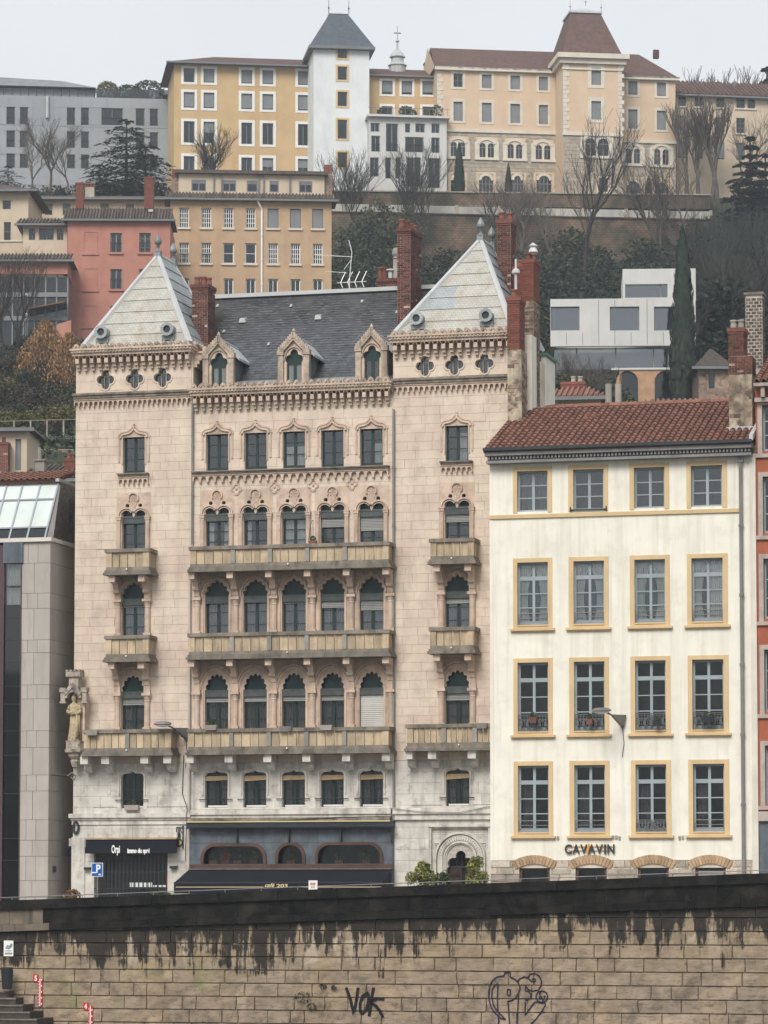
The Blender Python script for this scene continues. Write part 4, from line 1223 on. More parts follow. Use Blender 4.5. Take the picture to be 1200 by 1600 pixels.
# chimneys of the stone house
y1_ = 2.2
chimney(pk, U(300,500,y1_), y1_, zTow-1.0, Z(312,446,y1_), U(324,500,y1_)-U(300,500,y1_), 1.0, pots=((.2,.3,.36),(.5,.5,.4),(.8,.6,.36)))
y2_ = 3.0
chimney(pk, U(621,450,y2_), y2_, Z(640,520,y2_), Z(632,358,y2_), U(641,450,y2_)-U(621,450,y2_), 1.75, pots=((.25,.1,.38),(.5,.35,.38),(.5,.6,.38),(.6,.85,.38)))
y3_ = 3.6
chimney(pk, U(777,400,y3_), y3_, Z(790,560,y3_), Z(788,345,y3_), U(798,400,y3_)-U(777,400,y3_), .9, pots=((.25,.3,.35),(.75,.5,.35)))
ub, yb_ = U(590,440,8), 8
chimney(pk, ub, yb_, Z(595,470,yb_), Z(600,437,yb_), .8, .5, bm='brick', pots=((.12,.3,.5),(.35,.3,.5)), name='chimney')
obj('chimney_pot', MB().lathe([(.13,0),(.11,.9),(.15,.92),(.1,.98),(.16,1.1),(.14,1.3),(.05,1.4),(.2,1.45),(0,1.5)], ub+.72, yb_+.25, 8, cz=Z(600,437,yb_)), M['greypot'], pk)
obj('chimney_pot', MB().lathe([(.10,0),(.10,.35),(.2,.4),(.2,.45),(0,.5)], ub+.5, yb_+.2, 8, cz=Z(600,437,yb_)), M['antenna'], pk)
# party-wall chimneys on the right
y4_ = -.9
def rb(px0, px1, y, pyt, pyb, dep, bm, mort, **k):
    u0, u1 = U(px0, 560, y), U(px1, 560, y)
    return chimney(pk, u0, y, Z((px0+px1)/2, pyb, y), Z((px0+px1)/2, pyt, y), u1-u0, dep, bm=bm, mortar=mort, **k)
c4 = rb(793, 812, y4_, 466, 546, .9, 'newbrick', 'brick', pots=((.4,.4,.35),))
obj('flue_cowl', MB().lathe([(.05,.4),(.05,1.0),(.16,1.05),(.16,1.15),(.04,1.25),(.04,1.6)], .25, .4, 8, cz=Z(800,466,y4_)-Z(800,546,y4_)), M['antenna'], c4)
u0, u1 = U(793,600,y4_), U(815,600,y4_)
c5 = obj('chimney_base', MB().box(u0, u1, y4_, y4_+1.0, Z(803,690,y4_), Z(803,546,y4_)-.003), M['plaster'], pk)
obj('rubble_stone', brick_stack(u1-u0-.0, 1.0, Z(803,546,y4_)-Z(803,665,y4_), bw=.3, bh=.16, jt=.03, miss=.72), M['rubble'], c5, (u0, y4_, Z(803,665,y4_)), stuff=True)
y5_ = 1.6
c6 = rb(818, 834, y5_, 407, 470, 1.1, 'newbrick', 'brick', pots=((.3,.3,.3),(.7,.5,.3)))
rb(820, 834, y5_, 470, 650, 1.1, 'rubble', 'rubble', cap=False)
obj('flue_cowl', MB().lathe([(.1,.0),(.1,.3),(.2,.35),(.12,.55),(.2,.6),(0,.75)], .25, .7, 8, cz=Z(826,407,y5_)-Z(826,470,y5_)+.1), M['antenna'], c6)
# rendered wall between and behind them
obj('party_wall', MB().box(U(818,600,.6), U(831,600,.6), .6, 1.5, 5, Z(824,523,.6)), M['render'], pk)
rb(803, 820, 2.9, 418, 530, .8, 'newbrick', 'brick', pots=((.3,.4,.3),(.7,.4,.3)))
obj('party_wall', MB().box(U(845.5,600,5), U(851.5,600,5), 5, 7, 5, Z(846,556,5)), M['render'], pk)
obj('flashing', MB().box(U(839,600,5), U(853,600,5)+.05, 4.9, 7.1, Z(846,556,5)+.003, Z(846,556,5)+.12), mat('green_flashing', (.12,.2,.17)), pk)

# ---- ground floor: left shop
zs = Z(205,1317)
sh = obj('shopfront', MB().box(shopL[0], shopL[1], .35, .4, zBase, zs), M['room'], pk)
gw = MB()
for k in range(19):
    x = shopL[0]+(k+.5)*(shopL[1]-shopL[0])/19; gw.box(x-.012, x+.012, .05, .075, zBase, zs)
for z in (zs-.5, zs-1.15, zs-1.8): gw.box(shopL[0], shopL[1], .048, .077, z-.015, z+.015)
obj('security_grille', gw, M['iron'], sh)
obj('pane', MB().box(shopL[0], shopL[1], .2, .21, zBase, zs), M['glass'], sh)
x = U(201,1380)
for k in range(8):
    obj('property_card', MB().box(x+k*.195, x+k*.195+.15, .14, .15, Z(230,1386), Z(230,1379) if k < 5 else Z(230,1383)), M['white'], sh)
obj('red_poster', MB().box(U(259,1370)-.0, U(263.5,1370), .14, .15, Z(260,1388), Z(260,1369)), M['red'], sh)
za = Z(205,1312)
ux0, ux1 = U(134,1320,-.5), U(275,1320,-.5)
aw = obj('awning_box', MB().box(ux0, ux1, -.50, 0, za-.30, za).box(ux0-.02, ux1+.02, -.53, -.46, za-.55, za-.303), M['black'], pk)
obj('awning_trim', MB().box(ux0-.03, ux1+.03, -.55, 0, za+.003, za+.07), M['beige'], aw)
for txt, px, w_, s_, b in (('Orpi', 181, 14, .42, .012), ('immo du quai', 216.5, 37, .25, .012)):
    text_obj('lettering', txt, M['white'], aw, (U(px,1330,-.53), -.545, Z(px,1332.5,-.53)), width=w_/40.3, size=s_, bold=b, depth=.006)
# oval emblem and street nameplate
oe = MB(); a_ = [(x, z) for x, z in arc(0,0,.15,0,360,20,rz=.27)[:-1]]; oe.prism(a_, -.08, 0, [[(x*.45, z*.62) for x, z in a_]])
obj('oval_emblem', oe, M['iron'], pk, (U(119.5,1293), -.02, Z(119.5,1293)))
sp_ = obj('street_nameplate', MB().box(-.18,.18,-.03,0,-.11,.11), M['navy'], pk, (U(123,1368), 0, Z(123,1368)))
text_obj('lettering', 'RUE', M['white'], sp_, (0,-.034,.01), width=.17, size=.1, depth=.002)
text_obj('lettering', 'MARTIN', M['white'], sp_, (0,-.034,-.085), width=.28, size=.1, depth=.002)
for px, py in ((139,1357),(273,1355)):
    obj('spotlight', MB().box(-.05,.2,-.2,0,-.05,.05).tube((.2,-.1,0),(.26,-.1,.05),.03), M['iron'], pk, (U(px,py)-.1,0,Z(px,py)))
# small side awning and spikes on the left corner
obj('side_awning', MB().hexa([(uL-.45,.3,Z(110,1337)),(uL,.3,Z(110,1337)),(uL,2.2,Z(110,1337)),(uL-.45,2.2,Z(110,1337))],[(uL-.15,.3,Z(110,1320)),(uL,.3,Z(110,1320)),(uL,2.2,Z(110,1320)),(uL-.15,2.2,Z(110,1320))]), M['black'], pk)
obj('corner_corbel', MB().box(uL-.22,uL,.15,.5,Z(112,1322),Z(112,1310)), M['lime'], pk)
obj('corner_quoin', MB().box(uL-.03, U(133,1340), -.07, -.005, zBase, Z(120,1308)), M['lime'], pk)

# hanging shop lantern
hl = thing('hanging_shop_sign', 'small wrought iron bracket sign with bottle shape and yellow disc beside the grey cafe front', 'sign', F.world(U(284,1300),-.02,Z(284,1320)), -F.yaw)
obj('bracket', MB().box(.04,.09,-.03,0,-.15,.75).tube((-.2,-.03,.68),(.06,-.03,.68),.02).tube((-.2,-.03,.68),(-.2,-.03,.5),.02).tube((-.1,-.03,.68),(.04,-.03,.45),.015), M['iron'], hl)
obj('bottle', MB().lathe([(.0,0),(.06,0),(.06,.16),(.025,.24),(.025,.33),(0,.33)], -.10, -.05, 8, cz=.28), M['green'], hl)
obj('disc', MB().prism(arc(-.10,.10,.15,0,360,14)[:-1],-.08,-.03), M['iron'], hl)
obj('disc_face', MB().prism(arc(-.07,.08,.10,0,360,10)[:-1],-.095,-.083), M['yellow'], hl)

# ---- cafe front, centre
x0, x1 = U(297,1320), U(616,1320)
zt_, zb_ = Z(460,1290), Z(460,1350)
def rr(px0, px1, pyt, pyb, r):
    a, b = U(px0,1335), U(px1,1335); t, d = Z(460,pyt), Z(460,pyb)
    return [(a,d),(b,d)] + arc(b-r, t-r, r, 0, 90, 8) + arc(a+r, t-r, r, 90, 180, 8)
wins = [rr(316,418,1317.5,1350,.58), rr(432,479,1316,1350,.57), rr(494,600,1316,1350,.58)]
cf = obj('cafe_front', MB().prism(rect(x0,x1,zb_-2.8,zt_), -.12, .1, [ [(p[0], max(p[1], zb_+.003)) for p in w_] for w_ in wins]), M['slateblue'], pk)
for w_ in wins:
    ins = offset(w_, .09, True)
    obj('arched_moulding', MB().band([w_[1]] + w_[2:] + [w_[0]], .12, -.22, -.12), M['copper'], cf)
    wx = [p[0] for p in w_]; a, b = min(wx), max(wx)
    o = obj('shop_window', MB().box(a, b, .12, .14, zb_, max(p[1] for p in w_)), M['glass'], cf)
    obj('interior', MB().box(a-.3, b+.3, .9, .95, zb_-.3, zt_), M['room'], cf)
    if b-a > 1.5:
        for f in (.3, .64): obj('glazing_bar', MB().box(a+(b-a)*f-.015, a+(b-a)*f+.015, .09,.118, zb_, zt_-.7), M['iron'], o)
for px in (373, 454, 535, 614):
    u = U(px,1300); obj('awning_arm', MB().box(u-.03,u+.03,-.3,-.123,zt_-.65,zt_-.05), M['iron'], cf)
obj('panel_joint', MB().box(x0,x1,-.128,-.122,Z(460,1316.5)-.012,Z(460,1316.5)), M['iron'], cf)
obj('awning_tube', MB().box(x0, U(618,1285), -.42,-.10, zt_-.02, zt_+.16).tube((x0,-.45,zt_-.06),(U(621,1285),-.45,zt_-.06),.06), M['iron'], cf)
obj('light_strip', MB().box(x0, U(614,1284), -.47,-.38, Z(460,1284.8), Z(460,1282.8)), M['yellow'], cf)
obj('ledge', MB().box(U(296,1352,-.5), U(611,1352,-.5), -.5, -.12, Z(460,1357), Z(460,1350.5)), M['copper'], cf)
obj('ledge', MB().box(U(294,1352,-.5), U(612,1352,-.5), -.55, -.12, Z(460,1358.5), Z(460,1357)-.003), M['rail'], cf)
v2 = -1.9
A0, A1, B0, B1 = U(294,1358,-.5), U(613,1356,-.5), U(272,1381,v2), U(597,1378,v2)
zA_, zB_ = Z(460,1359,-.5), Z(440,1379,v2)
ca = obj('cafe_awning', MB().hexa([(A0,-.5,zA_-.05),(A1,-.5,zA_-.05),(A1,-.45,zA_-.05),(A0,-.45,zA_-.05)],[(A0,-.5,zA_),(A1,-.5,zA_),(A1,-.45,zA_),(A0,-.45,zA_)]).hexa([(B0,v2,zB_-.04),(B1,v2,zB_-.04),(A1,-.45,zA_-.04),(A0,-.45,zA_-.04)],[(B0,v2,zB_),(B1,v2,zB_),(A1,-.45,zA_),(A0,-.45,zA_)]), M['black'], pk)
obj('valance', MB().box(B0,B1,v2-.03,v2,zB_-.42,zB_-.03), M['black'], ca)
obj('front_bar', MB().box(B0,B1,v2-.05,v2+.02,zB_-.028,zB_+.02), M['iron'], ca)
zl_ = Z(440,1386,v2)
obj('stripe', MB().box(U(275,1388,v2),U(412,1388,v2),v2-.036,v2-.031,zl_-.012,zl_+.012).box(U(453,1388,v2),U(596,1388,v2),v2-.036,v2-.031,zl_-.012,zl_+.012), M['gold'], ca)
text_obj('lettering', 'café', M['gold'], ca, (U(421,1388,v2), v2-.045, zl_+.0), width=.40, size=.22, shear=.35, depth=.004, bold=.004)
text_obj('lettering', '203', M['gold'], ca, (U(441.5,1388,v2), v2-.045, zl_-.01), width=.44, size=.18, depth=.004, bold=.004)

# ---- arched doorway, right tower
zc = Z(719,1341)
door = obj('doorway', MB().prism([(-1.02,zBase-zc),(-1.02,.62),(1.02,.62),(1.02,zBase-zc),(.56,zBase-zc)] + [(.56,-.42)] + union_circles([(0,.22,.20,.22),(.29,-.05,.22,.22),(-.29,-.05,.22,.22),(0,-.05,.3,.22)],40,-20,200,0,-.15) + [(-.56,-.42),(-.56,zBase-zc)], .02, .3), M['carvedgrey'], pk, (dU, 0, zc))
mb = MB()
sq = Z(719,1292) - zc
mb.band([(1.13,zBase-zc),(1.13,sq)], -.10, -.14, .02); mb.band([(-1.13,zBase-zc),(-1.13,sq)], .10, -.14, .02)
mb.box(-1.25,1.25,-.2,.02,sq,sq+.09); mb.box(-1.13,1.13,-.12,.02,sq-.06,sq-.003)
obj('square_frame', mb, M['lime'], door)
mb = MB()
for r_, w_, y_ in ((1.0,.06,-.13),(.66,.06,-.10),(.90,.20,-.05),(.60,.05,-.05)):
    mb.band([(r_,zBase-zc)] + arc(0,0,r_,0,180,24) + [(-r_,zBase-zc)], w_*1.0, y_, .019)
obj('arch_moulding', mb, M['lime'], door)
mb = MB()
for a in range(3, 178, 7):
    for r_ in (.74,.82):
        mb.tube((r_*math.cos(R(a)),-.085,r_*math.sin(R(a))),(r_*math.cos(R(a)),-.04,r_*math.sin(R(a))),.012,.032,5)
for s in (-1,1):
    for i in range(9):
        for j in range(9):
            x, z = s*(1.06-i*.085), sq-.12-j*.085
            if math.hypot(x,z) > 1.06: mb.tube((x,-.03,z),(x,.02,z),.008,.03,4)
for s in (-1,1): mb.lathe([(.06,0),(.05,.9),(.09,.95),(.09,1.0)], s*.6, -.05, 8, cz=-1.0-.4)
obj('carved_ornament', mb, M['carvedgrey'], door, stuff=True)
dl = obj('door', MB().box(-.56,0,.22,.28,zBase-zc,-.32), M['wood'], door)
for z in (-.55,-.95,-1.35): obj('door_panel', MB().box(-.48,-.08,.19,.218,z-.14,z+.14).box(-.4,-.16,.17,.187,z-.08,z+.08), M['wood'], dl)
gi = MB().box(-.56,.56,.20,.24,-.36,-.30)
for i in range(14):
    a = i/14*360; gi.tube((.18*math.cos(R(a)),.22,-.05+.18*math.sin(R(a))),(.18*math.cos(R(a+26)),.22,-.05+.18*math.sin(R(a+26))),.012,n=4)
for x in (-.35,-.2,.2,.35): gi.path([(x,.22,-.3),(x*1.1,.22,-.1),(x*.8,.22,.08)],.012,4)
gi.path([(0,.22,-.3),(0,.22,.35)],.014,4); obj('fanlight_grille', gi, M['iron'], door)
obj('interior', MB().box(-.9,.9,.9,.95,zBase-zc,.6), M['room'], door)
# cables sagging under the cornice
obj('cable', MB().path([(U(614,1265),-.25,zc2-.02),(U(660,1265),-.25,zc2-.16),(U(720,1265),-.25,zc2-.2),(U(765,1262),-.25,zc2+.02),(uR,-.25,zc2+.05)],.012,4), M['iron'], pk)
obj('cable', MB().path([(uD1+.1,-.3,zc_-.36),(U(400,1275),-.36,zc_-.5),(U(520,1275),-.36,zc_-.34),(uD2,-.3,zc_-.3)],.02,4), M['iron'], pk)
obj('cable', MB().path([(uD1-.3,-.05,Z(290,1180)),(uD1-.35,-.05,Z(290,1240)),(uD1-.1,-.22,Z(290,1262)),(uD1-.2,-.1,Z(290,1345))],.018,4), M['iron'], pk)
# ================================================================ the cream house on the right (stands 4.4 m forward)
VW = -4.4
def FW(px, py, v=0.0): return F(px, py, VW+v)
UW = lambda px, py=1100, v=0.0: F(px, py, VW+v)[0]
ZW = lambda px, py, v=0.0: F(px, py, VW+v)[1]
def fo(v=VW): return F.world(0, v, 0)
ch = thing('cream_house', 'cream rendered house with yellow window surrounds and red roman tile roof', 'house', fo(), -F.yaw)
xa, xb = UW(766, 1100), UW(1183.5, 1100)
zEv = ZW(960, 720)
wcols = [(UW(a,1100), UW(b,1100)) for a, b in ((809,857),(897,945),(992.6,1040.6),(1082,1131))]
scols = [(UW(a,1100), UW(b,1100)) for a, b in ((802.5,863.6),(889.5,951.7),(985.5,1047.7),(1075,1138.5))]
rows = [(ZW(960,795.5), ZW(960,732)), (ZW(960,974), ZW(960,875.5)), (ZW(960,1141.5), ZW(960,1033)), (ZW(960,1300), ZW(960,1195))]
base_ops = [(UW(a,1360), UW(b,1360)) for a, b in ((811,859),(899,948),(996,1045),(1086,1134))]
zb0, zst = -1.0, ZW(960, 1344)
ops = [(c[0], c[1], r[0], r[1]) for c in wcols for r in rows]
mwb = MB(); wall_grid(mwb, xa, xb, zst, zEv+.1, ops, 0, .45)
mwb.box(xa, xa+.4, .45, 4.4, -1, zEv+.1); mwb.box(xb-.4, xb, .45, 11, -1, zEv+.1); mwb.box(xa,xb,11,11.4,-1,zEv+.1)
obj('wall', mwb, M['render'], ch)
bop = [(a, b, zb0, ZW(960, 1356)) for a, b in base_ops]
obj('plinth', wall_grid(MB(), xa, xb, zb0, zst-.003, bop, .04, .45), M['mortar'], ch)
bb = Blocks(ch, 'stone_block', mat('pale_rough_basement_stone', (.44,.385,.315), var=.35, scale=3, isl=.32, spot=(.2,.16,.12), spamt=.7, spscale=3, bump=.8, bscale=9), 150)
vous = [(a-.25, b+.25, ZW(960,1358), ZW(960,1343)) for a, b in base_ops]
bb.courses(xa, xb, zb0, zst-.003, bop+vous, .0, h=.26, lmin=.4, lmax=.8, joint=.02, depth=.05, jig=.03)
bb.done()
for (a, b) in base_ops:
    c = (a+b)/2; hw = (b-a)/2; zt = ZW(960,1356); rr_ = 1.3
    n = 13; zc = zt - math.sqrt(rr_*rr_ - hw*hw) + .02
    am = math.degrees(math.asin(min(.99, (hw+.12)/rr_)))
    for i in range(n):
        a0 = 90-am+2*am*i/n+.3; a1 = 90-am+2*am*(i+1)/n-.3
        p = [(rr_*math.cos(R(a0)), rr_*math.sin(R(a0))), ((rr_+.32)*math.cos(R(a0)), (rr_+.32)*math.sin(R(a0))), ((rr_+.32)*math.cos(R(a1)), (rr_+.32)*math.sin(R(a1))), (rr_*math.cos(R(a1)), rr_*math.sin(R(a1)))]
        obj('arch_brick', MB().prism(p, -.03, .2), cached('archm', lambda: mat('tan_arch_brick', (.40,.27,.16), var=.15, isl=.2, spot=(.2,.15,.1), spamt=.5)), ch, (c, 0, zc))
    o = obj('basement_window', MB().band([(hw,-2),(hw,0)]+arc(0,zc-zt,rr_-.02,90-am*.82,90+am*.82,6)+[(-hw,0),(-hw,-2)], .10, .10, .2), M['copper'], ch, (c,0,zt))
    obj('pane', MB().box(-hw,hw,.22,.23,-2.2,.2), M['glass'], o)
    obj('interior', MB().box(-hw-.1,hw+.1,.6,.65,-2.2,.3), M['room'], o)
for k, (px) in enumerate((1086,)):   # blind of the fourth one
    a, b = base_ops[3]
    obj('blind', slats_mb(a+.1, b-.1, ZW(960,1375), ZW(960,1361), .12), M['blind'], ch, (0,.14,0))
def tall_window(c, r, k, row):
    w_, h_ = c[1]-c[0], r[1]-r[0]; cx = (c[0]+c[1])/2
    bd, mid = .07, .10
    lw = (w_-2*bd-mid)/2; cs = [(-w_/2+bd,-w_/2+bd+lw),(w_/2-bd-lw,w_/2-bd)]
    if row == 0: rs = splits(.08, h_-.08, 3, .035)
    else:
        tr = h_*.74
        rs = splits(.16, tr-.05, 3, .04) + [(tr+.10, h_-.08)]
    me = cached(('tw', k == 9, row, q3(w_), q3(h_)), lambda: frame_mb(w_, h_, cs, rs, .07).mesh('window_frame', M['greyframe']))
    o = obj('window', me, None, ch, (cx, .20, r[0]))
    pane_objs(o, cs, rs, M['glass'])
    if row == 0: obj('lining', MB().box(-w_/2-.0,w_/2,-.05,-.003,h_-.07,h_), M['greyframe'], o)
    obj('interior', MB().box(-w_/2-.2,w_/2+.2,.8,.85,-.2,h_+.3).box(-w_/2-.24,-w_/2-.2,.24,.85,-.2,h_+.3).box(w_/2+.2,w_/2+.24,.24,.85,-.2,h_+.3), M['room'], o)
    return o, w_, h_
def ornate_railing(w_, o, z=.03, h=.44, plain=False):
    mb = MB(); y = -.16
    mb.box(-w_/2,w_/2,y-.015,y+.015,z+h-.03,z+h); 
    if plain:
        mb.box(-w_/2,w_/2,y-.012,y+.012,z+h-.20,z+h-.18); mb.box(-w_/2,w_/2,y-.012,y+.012,z,z+.02)
        for i in (-1,1): mb.box(i*(w_/2-.02)-.01, i*(w_/2-.02)+.01, y-.01,y+.01,z,z+h-.03)
    else:
        mb.box(-w_/2,w_/2,y-.015,y+.015,z,z+.03); mb.box(-w_/2,w_/2,y-.012,y+.012,z+h-.09,z+h-.07)
        n = 5
        for i in range(n):
            cx = -w_/2 + (i+.5)*w_/n; cz = z+h*.44; r_ = h*.34
            for s in (-1,1):
                pts = [(cx+s*r_*.25 + s*r_*(.75-a/420)*math.cos(R(a)), y, cz + r_*(1-a/500)*math.sin(R(a))) for a in range(0,400,45)]
                mb.path(pts, .019, 4)
            mb.tube((cx,y,z),(cx,y,z+h),.016,n=4)
        mb.path([(r_*1.1*math.cos(R(a)), y-.02, z+h*.45+r_*1.1*math.sin(R(a))) for a in range(0,361,40)], .02, 4)
        for i in range(n+1): mb.tube((-w_/2+i*w_/n,y,z),(-w_/2+i*w_/n,y,z+h-.03),.012,n=4)
    return obj('railing', mb, M['greyiron'] if not plain else M['pipe'], o)
zsill = []
for row, r in enumerate(rows):
    for k, (c, s) in enumerate(zip(wcols, scols)):
        o, w_, h_ = tall_window(c, r, k, row)
        top = r[1]+.16; sb = r[0]-.04 if row == 0 else r[0]-.13
        x0, x1 = s
        mb = MB().box(x0, c[0], -.03, .12, sb, top).box(c[1], x1, -.03, .12, sb, top).box(c[0], c[1], -.03, .12, r[1], top)
        if row: mb.box(c[0], c[1], -.03, .12, sb, r[0]-.05); mb.box(c[0], c[1], -.06, .10, r[0]-.047, r[0])
        su = obj('window_surround', mb, M['ochre'], ch)
        if row: obj('sill', MB().box(x0-.10, x1+.10, -.14, .02, sb-.09, sb-.003).box(x0-.06, x1+.06, -.09, .02, sb-.13, sb-.093), M['ochre'], su)
        if row == 1:
            obj('curtain', curtain_mb(-w_*.42, -.02, .15, h_-.1, gather=.9), M['lace'], o, (0,.10,0)); obj('curtain', curtain_mb(.02, w_*.42, .15, h_-.1, gather=-(.9 if k < 3 else .15)), M['lace'], o, (0,.10,0))
            obj('curtain', curtain_mb(-w_*.42, w_*.42, h_*.76, h_-.08), M['greycurt'], o, (0,.13,0))
            ornate_railing(w_, o, plain=True, h=.42)
        if row == 2: ornate_railing(w_, o, h=.60)
        if row == 3:
            ornate_railing(w_, o, plain=(k != 2), h=.42)
            obj('curtain', curtain_mb(-w_*.42, -.1, .15, h_*.7), M['greycurt'], o, (0,.3,0))
        if row == 0 and k == 0: obj('curtain', curtain_mb(-w_*.42, w_*.42, .1, h_-.1), M['greycurt'], o, (0,.2,0))
        if row == 0 and k == 1: obj('guard_rail', MB().box(-w_/2-.12,w_/2+.12,-.28,-.24,-.02,.03).box(-w_/2-.12,-w_/2-.08,-.28,-.2,-.06,.12).box(w_/2+.08,w_/2+.12,-.28,-.2,-.06,.12), M['iron'], o)
zs1 = ZW(960, 800)
obj('string_course', MB().box(xa, UW(1156,800), -.07, .01, zs1-.14, zs1), M['ochre'], ch)
obj('corner_band', MB().box(xa-.004, xa+.12, -.02, -.003, zst, zEv-.3), M['render'], ch)
obj('corner_band', MB().box(xb-.22, xb+.004, -.05, -.003, -1, zEv-.1), mat('pale_lime_strip', (.66,.62,.54), var=.1, streak=(.4,.36,.3)), ch)
# eaves
zt = ZW(960, 700); ev = MB()
ev.box(xa-.05, xb-.1, -.40, 0, zEv+.0, zEv+.10); ev.box(xa-.08, xb-.08, -.52, 0, zEv+.27, zEv+.44)
obj('cornice', ev, M['pipe'], ch)
tb = MB(); nt_ = 74
for i in range(nt_):
    cx = xa + (i+.5)*(xb-xa-.1)/nt_; tb.box(cx-.035, cx+.035, -.44, -.3, zEv+.14, zEv+.26)
obj('dentil', tb, M['pipe'], ch, stuff=True)
obj('soffit', MB().box(xa, xb-.1, -.36, .2, zEv+.103, zEv+.267), M['iron'], ch)
obj('gutter', MB().box(xa-.12, xb-.05, -.66, -.50, zEv+.45, zEv+.56), M['iron'], ch)
pipe(ch, [(UW(1158,740), -.13, zEv), (UW(1158,740), -.13, -.8)], .07, 'pipe')
obj('pipe_elbow', MB().tube((UW(1158,740),-.13,zEv),(UW(1158,740),-.45,zEv+.4),.06).box(UW(1158,740)-.10,UW(1158,740)+.10,-.22,-.04,zEv-.22,zEv-.0), M['pipe'], ch)
yRidge = 5.6
zE0_ = ZW(960, 698); zR_ = ZW(960, 634, yRidge)
tile_roof(ch, xa-.12, xb-.12, -.55, zE0_-.05, yRidge, zR_, M['tile'], M['tilebed'], pitch=.243, row=.42, name='roof')
rg = MB()
for i in range(26): 
    x = xa+1+i*.36; rg.lathe([(.11,0),(.13,.38)], 0,0,6, cz=0) if False else rg.tube((x,yRidge,zR_+.0),(x+.38,yRidge,zR_+.02),.12,.13,8)
obj('ridge_tile', rg, M['tile'], ch, stuff=True)
obj('verge_flashing', MB().hexa([(xb-.16,-.5,zE0_+.0),(xb-.02,-.5,zE0_),(xb-.02,yRidge,zR_),(xb-.16,yRidge,zR_)],[(xb-.16,-.5,zE0_+.2),(xb-.02,-.5,zE0_+.2),(xb-.02,yRidge,zR_+.2),(xb-.16,yRidge,zR_+.2)]), M['zinc'], ch)
obj('vent_tile', MB().tube((0,0,0),(0,-.05,.22),.10,.06).tube((.35,.1,0),(.35,.05,.22),.10,.06), M['tile'], ch, (UW(916,650,3.6), 3.6, ZW(916,656,3.6)))
# right-hand chimney: plaster base, brick stack, two grey pots
yc = 1.2
uc0, uc1, um = UW(1139,600,yc), UW(1175,600,yc), UW(1162,600,yc)
rcb = obj('chimney_base', MB().box(uc0, uc1, yc, yc+1.0, ZW(1158,690,yc), ZW(1158,585,yc)), M['plaster'], ch)
obj('rubble_stone', brick_stack(uc1-uc0, 1.0, ZW(1158,583,yc)-ZW(1158,660,yc), bw=.32, bh=.17, jt=.03, miss=.75), M['rubble'], rcb, (uc0, yc, ZW(1158,660,yc)), stuff=True)
chimney(ch, uc0, yc, ZW(1158,585,yc)+.003, ZW(1158,556,yc), uc1-uc0, .95, bm='brick', mortar='rubble', cap=False)
chimney(ch, uc0, yc, ZW(1158,556,yc)+.003, ZW(1150,514,yc), um-uc0, .9, bm='brick', mortar='rubble', pots=((.25,.4,.34),(.75,.4,.34)), potm='greypot')
obj('lead_flashing', MB().box(uc0-.1, uc1+.05, yc-.12, yc-.003, ZW(1158,680,yc), ZW(1158,667,yc)), M['zinc'], ch)
# CAVAVIN in letters standing off the wall
lx0, lx1 = UW(884,1327), UW(961,1327); lz = ZW(922,1333.5)
sg = obj('sign_rail', MB().box(lx0+.1, lx1-.05, -.05, -.03, lz+.10, lz+.12).box(lx0+.1, lx1-.05, -.05, -.03, lz+.25, lz+.27), M['orange'], ch)
wl = (lx1-lx0)/7.0
xs_ = [(c, (lx0 + t*(lx1-lx0))) for c, t in (('C',.06),('A',.22),('V',.375),('A',.535),('V',.69),('I',.805),('N',.925))]
for c, x in xs_:
    text_obj('letter', c, M['letter'], ch, (x, -.07, lz), width={'I':.07}.get(c, .27), size=.47, bold=.012, depth=.02)
obj('letter_accent', MB().prism([(-.06,0),(.02,.36),(.09,.36),(.01,0)], -.10, -.092), M['orange'], ch, ((xs_[2][1]+xs_[3][1])/2, 0, lz))
# little insulators and cable stubs on the wall
for px, py in ((866,1309),(872,1309),(958,1308),(963,1308),(968,1309),(1062,1309),(1067,1308)):
    obj('cable_clip', MB().box(-.04,.04,-.06,-.003,-.06,.06), M['greypot'], ch, (UW(px,py),0,ZW(px,py)))

# street lamps fixed to the facades
def wall_lamp(px, py, v, label, flip=1):
    u, z = F(px, py, v)
    t = thing('wall_lamp', label, 'lamp', F.world(u, v, z), -F.yaw, 'street lamps fixed to the facades')
    obj('bracket', MB().box(-.07,.07,-.1,0,-.30,.12).hexa([(-.07,-.16,-.26),(.07,-.16,-.26),(.07,-.02,-.26),(-.07,-.02,-.26)],[(-.32,-.9,.14),(-.24,-.9,.14),(.16,-.1,.16),(.05,-.1,.16)]).tube((-.28,-.88,.14),(-.5,-1.2,.26),.04), M['pipe'], t)
    obj('lamp_head', MB().lathe([(0,.10),(.2,.08),(.30,.02),(.31,-.03),(.27,-.05),(.0,-.05)], 0, 0, 12, sx=1.2, sy=.8), M['pipe'], t, (-.55, -1.3, .28))
    obj('lamp_glass', MB().lathe([(.25,0),(.2,-.05),(0,-.09)], 0, 0, 12, sx=1.15, sy=.75), M['white'], t, (-.55, -1.3, .225))
    obj('cable', MB().path([(0,-.03,-.3),(.05,-.03,-.9),(-.02,-.03,-1.4)], .015, 4), M['iron'], t)
    return t
wall_lamp(973, 1124, VW, 'grey street lamp on the cream wall between the second and third window columns')
wall_lamp(291, 1144, 0, 'dark street lamp arm on the pink facade beside the left long balcony')

